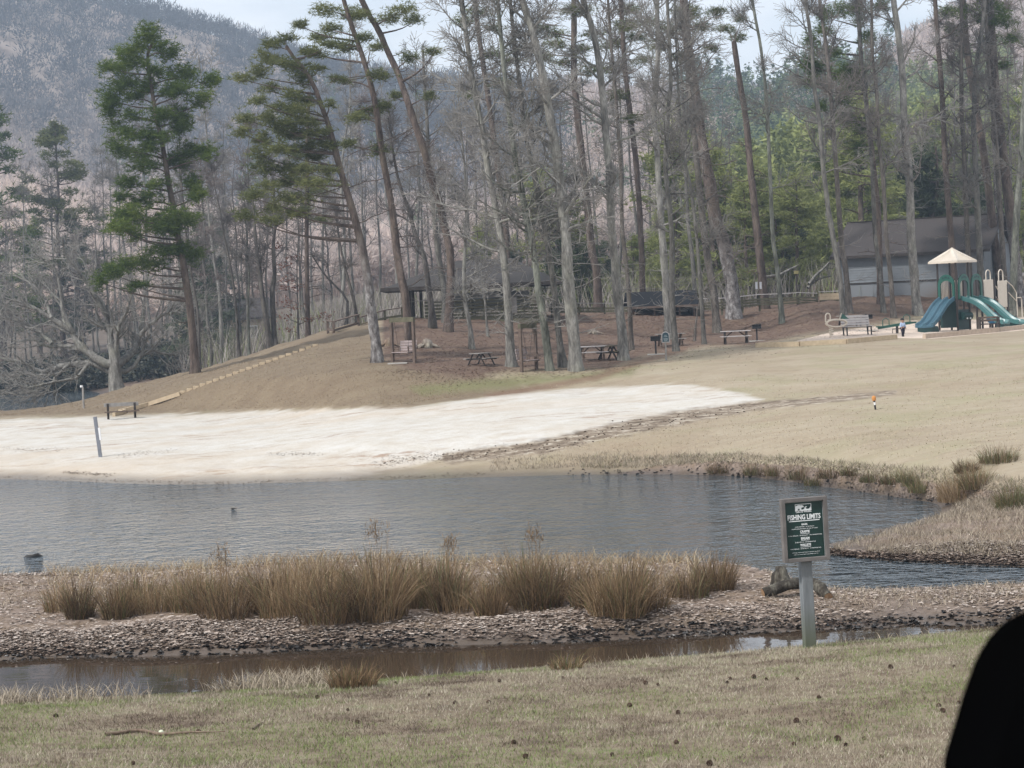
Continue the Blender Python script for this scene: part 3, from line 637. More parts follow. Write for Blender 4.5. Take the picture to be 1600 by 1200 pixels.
T_PALE = simple('pale_twig', (.29, .272, .248), (.20, .188, .172), 2.5, .9)
T_DARK = simple('dark_twig', (.15, .135, .128), (.095, .085, .08), 2.5, .9)
T_RED = simple('reddish_twig', (.205, .165, .148), (.135, .11, .098), 2.5, .9)

def tubes(P, Rr, sides):
    """N polylines (N,K,3) with radii (N,K) as thin tubes, all at once"""
    N, K, _ = P.shape
    tg = np.empty_like(P); tg[:, 1:-1] = P[:, 2:] - P[:, :-2]; tg[:, 0] = P[:, 1] - P[:, 0]; tg[:, -1] = P[:, -1] - P[:, -2]
    tg /= np.linalg.norm(tg, axis=-1, keepdims=True) + 1e-9
    ref = np.where(np.abs(tg[:, :1, 2:3]) < .8, np.array([0, 0, 1.0]), np.array([1.0, 0, 0])) * np.ones_like(tg)
    r = np.cross(tg, ref); r /= np.linalg.norm(r, axis=-1, keepdims=True) + 1e-9; b = np.cross(tg, r)
    an = np.arange(sides) * 2 * math.pi / sides
    V = P[:, :, None, :] + (r[:, :, None, :] * np.cos(an)[None, None, :, None] + b[:, :, None, :] * np.sin(an)[None, None, :, None]) * Rr[:, :, None, None]
    k = np.arange(K - 1)[:, None] * sides; s = np.arange(sides)[None, :]; s2 = (s + 1) % sides
    q = np.stack([k + s, k + s2, k + sides + s2, k + sides + s], -1).reshape(-1, 4)
    F = (np.arange(N)[:, None, None] * K * sides + q[None]).reshape(-1, 4)
    return V.reshape(-1, 3), F
def unit(v): return v / (np.linalg.norm(v, axis=-1, keepdims=True) + 1e-9)
def grow(P, Rr, idx, s, ang, length, K, up, wig, rr, rt, side=None):
    """children of polylines: idx parent, s place along it, ang branching angle, length; returns (n,K,3), radii"""
    n = len(idx); Kp = P.shape[1]; f = s * (Kp - 1); k = np.minimum(f.astype(int), Kp - 2); t = (f - k)[:, None]
    p = P[idx, k] * (1 - t) + P[idx, k + 1] * t; tg = unit(P[idx, k + 1] - P[idx, k]); r0 = (Rr[idx, k] * (1 - t[:, 0]) + Rr[idx, k + 1] * t[:, 0]) * rr
    rv = RNG.normal(0, 1, (n, 3)) if side is None else side
    pr = unit(rv - tg * np.sum(rv * tg, -1, keepdims=True)); d = unit(tg * np.cos(ang)[:, None] + pr * np.sin(ang)[:, None])
    out = np.empty((n, K, 3)); out[:, 0] = p; st = (length / (K - 1))[:, None]
    upv = np.array([0, 0, 1.0])
    for j in range(1, K):
        out[:, j] = out[:, j - 1] + d * st
        d = unit(d + upv * (up if np.isscalar(up) else up[:, None]) + RNG.normal(0, wig, (n, 3)))
    lam = np.linspace(0, 1, K)[None, :]
    rad = np.maximum(r0[:, None] * (1 - lam) + rt * lam, rt)
    return out, rad
def resample(pts, step):
    pts = np.asarray(pts, float); l = np.concatenate([[0], np.cumsum(np.linalg.norm(np.diff(pts, axis=0), axis=1))]); n = max(4, int(l[-1] / step))
    q = np.linspace(0, l[-1], n + 1); return np.stack([pchip(l, pts[:, i], q) if len(pts) > 2 else np.interp(q, l, pts[:, i]) for i in range(3)], -1)
def bole(P, r0, r1, flare=.45, sides=10):
    n = len(P); s = np.linspace(0, 1, n); z = P[:, 2] - P[0, 2]
    rad = (r0 + (r1 - r0) * s) * (1 + flare * np.exp(-z / .45)); rad = rad * (1 + RNG.normal(0, .025, n)); return rad
def bole_mesh(P, rad, sides=10):
    V, F = tubes(P[None], rad[None], sides); n = len(P)
    V = V.reshape(n, sides, 3); c = P[:, None, :]; lump = 1 + RNG.normal(0, .05, (n, sides, 1)); lump[:2] += np.abs(RNG.normal(0, .18, (1, sides, 1)))
    V = (c + (V - c) * lump).reshape(-1, 3); return V, F
def join(parts):
    o = 0; VV = []; FF = []
    for V_, F_ in parts: VV.append(V_); FF.append(F_ + o); o += len(V_)
    return np.concatenate(VV), np.concatenate(FF)
def bare_crown(P, rad, s0=.3, dens=1.5, l1=(1.6, 4.2), n2=9, n3=7, droop=0.0, twig=.0105, up=.10, top_len=1.0, lowtwigs=0):
    """limbs, branches and twigs on a bole (K,3): returns limb parts and twig parts"""
    L = np.linalg.norm(np.diff(P, axis=0), axis=1).sum(); n1 = max(5, int(1.15 * dens * L * (1 - s0)))
    s = np.sort(s0 + (1 - s0) * RNG.uniform(0, 1, n1) ** .9); s = np.minimum(s, .985)
    u = (s - s0) / (1 - s0)
    ln = RNG.uniform(l1[0], l1[1], n1) * (1.05 - .55 * u * top_len) * RNG.choice([1, 1, .55], n1)
    ang = R(72) - R(34) * u + RNG.normal(0, .16, n1)
    P1, R1 = grow(P[None], rad[None], np.zeros(n1, int), s, ang, ln, 8, up - droop * .5, .14, .42, .012)
    R1 = np.minimum(R1, .045 + .02 * ln[:, None])
    i2 = np.repeat(np.arange(n1), n2); s2 = RNG.uniform(.18, 1, len(i2))
    P2, R2 = grow(P1, R1, i2, s2, RNG.uniform(.5, 1.15, len(i2)), ln[i2] * RNG.uniform(.22, .55, len(i2)) * (1.15 - .5 * s2), 5, .05 - droop, .10, .6, twig)
    i3 = np.repeat(np.arange(len(P2)), n3); s3 = RNG.uniform(.15, 1, len(i3))
    P3, R3 = grow(P2, R2, i3, s3, RNG.uniform(.4, 1.1, len(i3)), RNG.uniform(.25, .8, len(i3)), 4, .02 - droop, .10, .7, twig * .8)
    limbs = [tubes(P1, R1, 5)]; tw = [tubes(P2, R2, 4), tubes(P3, R3, 3)]
    if lowtwigs:
        sl = RNG.uniform(.06, s0 + .1, lowtwigs)
        P4, R4 = grow(P[None], rad[None], np.zeros(lowtwigs, int), sl, RNG.uniform(1.1, 1.7, lowtwigs), RNG.uniform(.5, 1.7, lowtwigs), 6, .0 - droop, .10, .12, twig * .8)
        R4 = np.minimum(R4, .02); i5 = np.repeat(np.arange(lowtwigs), 6)
        P5, R5 = grow(P4, R4, i5, RNG.uniform(.2, 1, len(i5)), RNG.uniform(.4, 1.1, len(i5)), RNG.uniform(.2, .7, len(i5)), 4, -droop, .10, .7, twig * .6)
        tw += [tubes(P4, R4, 3), tubes(P5, R5, 3)]
    return limbs, tw
def needles(C, size, width, n_per, updir=.35):
    """tufts of needles at points C: one thin triangle per spray of needles"""
    n = len(C) * n_per; c = np.repeat(C, n_per, 0)
    d = RNG.normal(0, 1, (n, 3)); d[:, 2] = d[:, 2] * .6 + updir; d = unit(d); e = unit(np.cross(d, RNG.normal(0, 1, (n, 3))))
    ln = size * RNG.uniform(.6, 1.25, n)[:, None]; w = width * RNG.uniform(.6, 1.3, n)[:, None]
    V = np.stack([c - e * w - d * ln * .1, c + e * w - d * ln * .1, c + d * ln], 1).reshape(-1, 3)
    return V, np.arange(n * 3).reshape(-1, 3)
NEEDLE_STOPS = {
    'deep': [(0, (.028, .046, .009)), (.4, (.070, .108, .018)), (.8, (.135, .180, .034)), (1, (.20, .235, .05))],
    'olive': [(0, (.055, .064, .024)), (.5, (.135, .150, .054)), (1, (.235, .24, .095))],
    'grey': [(0, (.050, .062, .036)), (.5, (.090, .110, .060)), (1, (.14, .16, .09))],
    'lime': [(0, (.12, .138, .044)), (.5, (.245, .268, .095)), (1, (.34, .355, .14))],
    'rust': [(0, (.10, .035, .022)), (.5, (.19, .075, .045)), (1, (.28, .14, .09))]}
M_NEEDLE = {k: leafy('needles_' + k, v, .7, .25, .35) for k, v in NEEDLE_STOPS.items()}
def pad_needles(pads, dens, size, width, n_per=6):
    """pads: (centre, rx, rz) flattened clouds of foliage, each a spray of smaller shoots"""
    out = []
    for c, rx, rz in pads:
        m = max(8, int(2.2 * dens * rx * max(rz, .28)))          # tufts, gathered on a handful of shoots that fan out from the limb
        ns = max(4, int(3 + 6 * rx)); dv = unit(RNG.normal(0, 1, (ns, 3)) + np.array([0, 0, .25])) * RNG.uniform(.45, 1.12, (ns, 1)); sc_ = dv * np.array([rx, rx * .85, rz * 1.15])
        k = RNG.integers(0, ns, m * 3); u = RNG.uniform(.25, 1, (m * 3, 1)) ** .6
        q = c + sc_[k] * u + RNG.normal(0, 1, (m * 3, 3)) * np.array([.25 * rx + .06, .25 * rx + .06, .28 * rz + .04])
        out.append(q)
    C = np.concatenate(out); V, F = needles(C, size, width, n_per)
    base_ = vnoise(C[:, 0] * 1.0 + C[:, 2] * .3, C[:, 1] + C[:, 2] * 1.3, .9, 77) * .5
    rnd = np.clip(.5 + 1.1 * np.repeat(base_, n_per) + RNG.normal(0, .2, len(F)), 0, 1)
    return V, F, np.repeat(rnd, 3)

def tri_quads(parts): # split mixed faces
    o = 0; VV = []; q = []; t = []
    for V_, F_ in parts:
        VV.append(V_); (q if F_.shape[1] == 4 else t).append(F_ + o); o += len(V_)
    return np.concatenate(VV), ([np.concatenate(q)] if q else []) + ([np.concatenate(t)] if t else [])

def trunk_line(pts, d, ext=6.0, wob=.25):
    """a traced bole: base first.  The base stands on the ground; the bole keeps roughly one distance."""
    if d is None: b = hit(*pts[0]); d = b[1]
    else: b = at_d(pts[0][0], pts[0][1], d); b[2] = H(b[0], b[1])
    P = [b - np.array([0, 0, .25])]; w = RNG.normal(0, wob)
    for i, (x, y) in enumerate(pts[1:], 1): P.append(at_d(x, y, d + w * math.sin(i * .9)))
    if P[1][2] < P[0][2] + .4: P.pop(1)
    if ext > 0:
        v = P[-1] - P[-2]; v = v / np.linalg.norm(v); v = unit((v + np.array([0, 0, .35]))[None])[0]; P.append(P[-1] + v * ext)
    return np.array(P), d
def make_tree(name, cat, label, P, r0, r1, bk, twig_m, crown='bare', d=110, group=None, origin=None, **k):
    """thing > trunk, crown.  P in place; origin = base"""
    Q = resample(P, .55); b = Q[0] + np.array([0, 0, .25]); Q = Q - b
    rad = bole(Q, r0, r1, k.pop('flare', .4)); t = empty(name, b, 0, label, cat, group)
    V, F = bole_mesh(Q, rad, k.pop('sides', 10)); parts = [(V, F)]
    pads = k.pop('pads', None); forks = k.pop('forks', [])
    extra_l = []; extra_t = []
    if crown == 'bare':
        lim, tw = bare_crown(Q, rad, **k); extra_l += lim; extra_t += tw
        for fp, fr0, fr1 in forks:
            q = resample(np.asarray(fp) - b, .5); fr = np.linspace(fr0, fr1, len(q)); extra_l.append(tubes(q[None], fr[None], 8))
            kk = dict(k); kk['s0'] = .25; kk['lowtwigs'] = 0
            l2, t2 = bare_crown(q, fr, **kk); extra_l += l2; extra_t += t2
    Vj, Fj = join(parts + extra_l)
    mesh_obj('trunk', np_mesh('trunk', Vj, Fj, bk, smooth=True), t)
    if extra_t:
        Vj, Fj = join(extra_t); mesh_obj('crown', np_mesh('crown', Vj, Fj, twig_m), t)
    return t, Q, rad, b
def pine_limbs(Q, rad, pads, r=.035):
    """a curved limb from the bole to every foliage pad"""
    out = []
    for c, rx, rz in pads:
        hd = math.hypot(c[0] - np.interp(c[2], Q[:, 2], Q[:, 0]), c[1] - np.interp(c[2], Q[:, 2], Q[:, 1]))
        z = min(max(c[2] - .25 * hd - .1, Q[0, 2] + .5), Q[-1, 2] - .05)
        s = np.array([np.interp(z, Q[:, 2], Q[:, i]) for i in range(3)]); m = (s + c) / 2 + np.array([0, 0, -.10 * hd + .12]) + RNG.normal(0, .06, 3)
        P = resample(np.array([s, m, c + np.array([0, 0, -.3 * rz])]), max(.25, hd / 6)); rr = np.linspace(min(r + .012 * hd, np.interp(z, Q[:, 2], rad) * .6), .012, len(P))
        out.append(tubes(P[None], rr[None], 5))
    return out
def make_pine(name, label, P, r0, r1, bk, pads, green, d, dens=85, size=.26, width=.020, group=None, n_per=6, limbs_r=.035, dead=0):
    Q = resample(P, .55); b = Q[0] + np.array([0, 0, .25]); Q = Q - b; rad = bole(Q, r0, r1, .35)
    t = empty(name, b, 0, label, 'pine tree', group)
    pads = [(np.asarray(c) - b, rx, rz) for c, rx, rz in pads]
    parts = [bole_mesh(Q, rad)] + pine_limbs(Q, rad, pads, limbs_r)
    if dead:
        s = RNG.uniform(.15, .75, dead); P1, R1 = grow(Q[None], rad[None], np.zeros(dead, int), s, RNG.uniform(1.2, 1.75, dead), RNG.uniform(.5, 2.2, dead), 6, -.01, .15, .2, .009)
        R1 = np.minimum(R1, .022); i2 = np.repeat(np.arange(dead), 4); P2, R2 = grow(P1, R1, i2, RNG.uniform(.3, 1, len(i2)), RNG.uniform(.5, 1.1, len(i2)), RNG.uniform(.2, .6, len(i2)), 4, 0, .2, .7, .007)
        parts += [tubes(P1, R1, 4), tubes(P2, R2, 3)]
    V_, F_ = join(parts); mesh_obj('trunk', np_mesh('trunk', V_, F_, bk, smooth=True), t)
    V_, F_, r_ = pad_needles(pads, dens, size, width, n_per)
    mesh_obj('crown', np_mesh('crown', V_, F_, M_NEEDLE[green], {'rnd': r_}), t)
    return t
def px_pads(lst, d, P, depth=.75):
    out = []
    for cx, cy, rx, ry in lst:
        dd = d + RNG.normal(0, depth); c = at_d(cx, cy, dd); k = d / F_PX; out.append((c, rx * k, ry * k))
    return out

# --- the big dark pine at the left
P, d = trunk_line([(305, 583), (303, 550), (297, 483), (287, 417), (278, 367), (270, 320), (263, 283), (255, 233), (247, 197), (236, 133), (230, 92), (238, 66)], None, ext=0, wob=.1)
A3 = [(690, 180, 80, 50), (600, 240, 80, 42), (775, 240, 70, 48), (535, 310, 85, 40), (650, 300, 60, 30), (580, 400, 85, 38), (740, 345, 60, 28), (870, 345, 95, 42), (985, 368, 66, 34), (700, 400, 60, 36), (860, 425, 80, 38),
      (950, 470, 60, 38), (555, 465, 78, 44), (520, 520, 44, 45), (620, 540, 55, 26), (740, 530, 80, 38), (835, 555, 66, 52), (560, 600, 58, 28), (845, 600, 44, 32), (640, 630, 66, 36), (570, 690, 66, 40), (700, 640, 58, 28),
      (720, 700, 56, 36), (880, 720, 86, 38), (960, 728, 56, 36), (830, 765, 58, 34), (680, 780, 78, 36), (610, 850, 66, 36), (905, 870, 56, 42), (935, 912, 56, 36), (745, 860, 56, 28), (570, 930, 46, 28), (700, 940, 86, 36),
      (600, 1000, 86, 36), (555, 1060, 72, 34), (680, 1040, 95, 45), (820, 1010, 86, 40), (885, 1030, 46, 28), (620, 1105, 46, 28), (780, 1075, 76, 28), (640, 460, 55, 25), (780, 440, 50, 25), (660, 730, 60, 25), (780, 640, 40, 25)]
E3 = [(780, 20, 100, 38), (560, 20, 70, 28), (780, 135, 90, 40), (880, 150, 70, 34), (715, 185, 76, 34), (625, 190, 80, 34), (525, 225, 80, 38), (470, 265, 42, 32), (640, 292, 56, 18), (840, 110, 60, 25)]
pads = px_pads([(x / 3, y / 3, a / 3, b / 3) for x, y, a, b in A3] + [(x / 3, 350 + y / 3, a / 3, b / 3) for x, y, a, b in E3], d, P)
make_pine('pine_tree', 'tall dark green pine standing alone at the left, its layered crown against the mountain', P, .21, .07, B_PINE2, pads, 'deep', d, dens=100, size=.26, width=.016, n_per=9, dead=9)
# --- the leaning pine
P, d = trunk_line([(590, 566), (588, 540), (582, 500), (577, 455), (571, 412), (567, 393), (552, 333), (540, 293), (527, 247), (515, 200), (503, 167), (493, 140), (477, 110), (457, 87), (447, 72)], None, ext=0, wob=.1)
B3 = [(80, 215, 56, 20), (60, 285, 70, 34), (20, 350, 60, 36), (140, 185, 50, 16), (210, 375, 70, 34), (180, 445, 64, 26), (340, 490, 28, 16), (200, 520, 110, 26), (100, 585, 85, 30), (210, 572, 95, 26), (40, 640, 60, 34),
      (180, 630, 120, 18), (100, 700, 85, 26), (230, 690, 90, 24), (40, 790, 56, 44), (280, 862, 90, 24), (180, 930, 105, 30), (100, 975, 60, 24), (20, 720, 50, 34), (260, 740, 60, 18), (130, 300, 60, 22), (340, 210, 80, 14), (260, 250, 60, 14),
      (-60, 370, 50, 16), (-40, 560, 60, 18), (-70, 620, 50, 18), (-20, 920, 70, 26), (-60, 1010, 60, 26), (60, 880, 50, 26), (290, 320, 40, 14), (60, 420, 50, 20), (150, 790, 80, 30), (60, 560, 60, 26), (280, 620, 60, 16), (230, 800, 70, 22), (130, 860, 70, 28), (330, 690, 50, 14), (60, 1040, 60, 22), (170, 1000, 60, 18), (250, 470, 50, 18), (120, 500, 60, 22), (190, 320, 50, 20), (10, 470, 50, 22), (340, 800, 40, 14)]
pads = px_pads([(400 + x / 3, y / 3, a / 3, b / 3) for x, y, a, b in B3], d, P, .6)
make_pine('pine_tree', 'leaning pine with foliage only on its left side, beside the porch swing', P, .23, .07, B_PINE, pads, 'olive', d, dens=90, size=.27, width=.015, n_per=8, dead=6, limbs_r=.018)
# --- other pines traced one by one: label, bole, widths (px), distance, foliage pads, green
PINES = [
    ('slim leaning pine with sparse tufts, rising behind the first porch swing', [(646, 545), (640, 525), (632, 455), (625, 425), (620, 393), (615, 343), (607, 293), (598, 247), (592, 200), (587, 167), (577, 123), (567, 90), (553, 50), (542, 17)], 14, 6, None,
     [(520, 45, 22, 8), (540, 75, 20, 7), (555, 25, 24, 8), (500, 60, 20, 6), (585, 120, 22, 8), (575, 175, 24, 7), (560, 185, 20, 6), (600, 165, 16, 5), (545, 225, 16, 5), (590, 235, 18, 8), (530, 125, 16, 5), (480, 80, 14, 5), (570, 60, 18, 6), (470, 40, 16, 5), (510, 15, 26, 8)], 'olive', 14),
    ('tall leaning pine with reddish bark, just left of the pavilion posts', [(699, 505), (704, 400), (697, 365), (687, 317), (673, 277), (662, 233), (647, 190), (633, 147), (620, 110), (607, 83), (593, 50), (575, 20)], 14, 8, 112,
     [(600, 30, 26, 8), (560, 20, 22, 7), (640, 90, 18, 6), (590, 75, 14, 5), (650, 30, 20, 7), (680, 80, 16, 5), (625, 15, 24, 8), (668, 150, 14, 5), (615, 150, 14, 5)], 'olive', 12),
    ('dark pine bole behind the pavilion, between the two pale trunks', [(935, 476), (932, 425), (925, 393), (917, 317), (910, 250), (903, 187), (897, 117), (897, 33), (897, 0)], 14, 8, 136,
     [(898, 18, 30, 10), (862, 55, 24, 8), (866, 68, 22, 8), (905, 80, 26, 8), (845, 45, 18, 6), (930, 55, 20, 7), (880, 100, 20, 6), (920, 110, 18, 6), (850, 90, 14, 5)], 'olive', 10),
    ('stout reddish pine at the end of the boardwalk, left of the single picnic table', [(1147, 498), (1144, 450), (1137, 412), (1130, 375), (1120, 350), (1108, 283), (1097, 227), (1090, 173), (1079, 100), (1070, 33), (1068, 0)], 23, 12, None,
     [(1075, 20, 26, 9), (1045, 45, 22, 8), (1100, 40, 22, 8), (1030, 70, 18, 7), (1110, 75, 16, 6), (1060, 90, 22, 7), (1020, 35, 16, 6), (990, 45, 18, 7), (1120, 20, 20, 7)], 'olive', 14),
    ('straight bare topped pine behind the boardwalk rail, with two pale notices', [(1195, 466), (1190, 425), (1187, 397), (1180, 333), (1173, 267), (1167, 200), (1158, 140), (1150, 90)], 14, 8, 136, [(1148, 60, 16, 6), (1135, 45, 18, 6), (1160, 30, 14, 5)], 'olive', 12),
    ('dense dark pine in front of the building, its crown against the sky gap', [(1376, 478), (1372, 330), (1368, 290), (1360, 217), (1352, 150), (1346, 100), (1343, 50), (1340, 5)], 10, 6, 132,
     [(1267, 67, 16, 15), (1260, 97, 13, 13), (1277, 110, 18, 15), (1287, 50, 18, 10), (1323, 107, 20, 9), (1333, 120, 20, 13), (1313, 123, 18, 13), (1327, 137, 20, 10), (1317, 160, 15, 10), (1323, 187, 20, 16), (1343, 197, 14, 10), (1277, 167, 15, 9), (1340, 20, 20, 13), (1317, 13, 20, 13),
      (1280, 257, 13, 9), (1300, 85, 16, 9), (1265, 130, 14, 9), (1355, 60, 16, 10), (1290, 25, 16, 9), (1345, 232, 14, 8), (1378, 10, 16, 10)], 'deep', 10),
    ('reddish pine leaning behind the playground canopy', [(1566, 462), (1553, 367), (1543, 283), (1533, 213), (1520, 140), (1510, 67), (1505, 10)], 14, 9, 138,
     [(1510, 20, 24, 10), (1535, 30, 22, 12), (1555, 20, 20, 12), (1490, 45, 18, 8), (1545, 60, 18, 8), (1475, 20, 18, 8)], 'deep', 14),
    ('tall pine with grey flaking bark at the far right behind the handrails', [(1592, 466), (1583, 367), (1570, 267), (1558, 167), (1550, 67), (1546, 0)], 18, 12, 136,
     [(1560, 35, 24, 12), (1585, 60, 18, 8), (1540, 5, 22, 12), (1565, 105, 14, 6)], 'deep', 12),
    ('pine with thin olive tufts behind the red leaved sapling', [(481, 527), (480, 450), (479, 387), (480, 300), (480, 217), (482, 170)], 8, 5, 133, [(480, 215, 18, 6), (470, 245, 20, 7), (495, 262, 18, 6), (485, 190, 14, 5), (462, 285, 22, 8), (500, 300, 20, 7), (478, 330, 22, 7), (455, 310, 16, 6), (500, 345, 16, 6)], 'olive', 8),
    ('slender pine standing left of the pale trunk of the twin grey trees', [(796, 470), (792, 380), (780, 280), (768, 190), (755, 100), (745, 30), (742, 0)], 10, 7, 134,
     [(745, 20, 24, 8), (770, 45, 18, 6), (725, 35, 22, 8), (760, 85, 24, 8), (800, 95, 16, 6), (790, 300, 18, 8), (812, 280, 16, 7), (735, 150, 16, 5), (780, 130, 20, 6)], 'olive', 10),
    ('pine with a green crown high behind the tallest pale trunks', [(1004, 470), (1002, 380), (996, 280), (985, 180), (975, 90), (970, 0)], 10, 7, 140,
     [(975, 40, 28, 9), (1000, 60, 24, 8), (955, 70, 24, 8), (985, 15, 26, 8), (1010, 95, 20, 7), (965, 150, 22, 8), (990, 185, 22, 7), (945, 110, 18, 6)], 'olive', 10)]
for lab, pts, wb, wt, dd, pd, gr, dead in PINES:
    P, d = trunk_line(pts, dd, ext=2.5 if pts[-1][1] < 40 else 1.0); k = d / F_PX / 2
    make_pine('pine_tree', lab, P, wb * k, wt * k, B_PINE if wb > 15 else B_PINE2, px_pads(pd, d, P, .8), gr, d, dens=120, size=.25, width=.014, n_per=7, dead=dead + 14, limbs_r=.03)

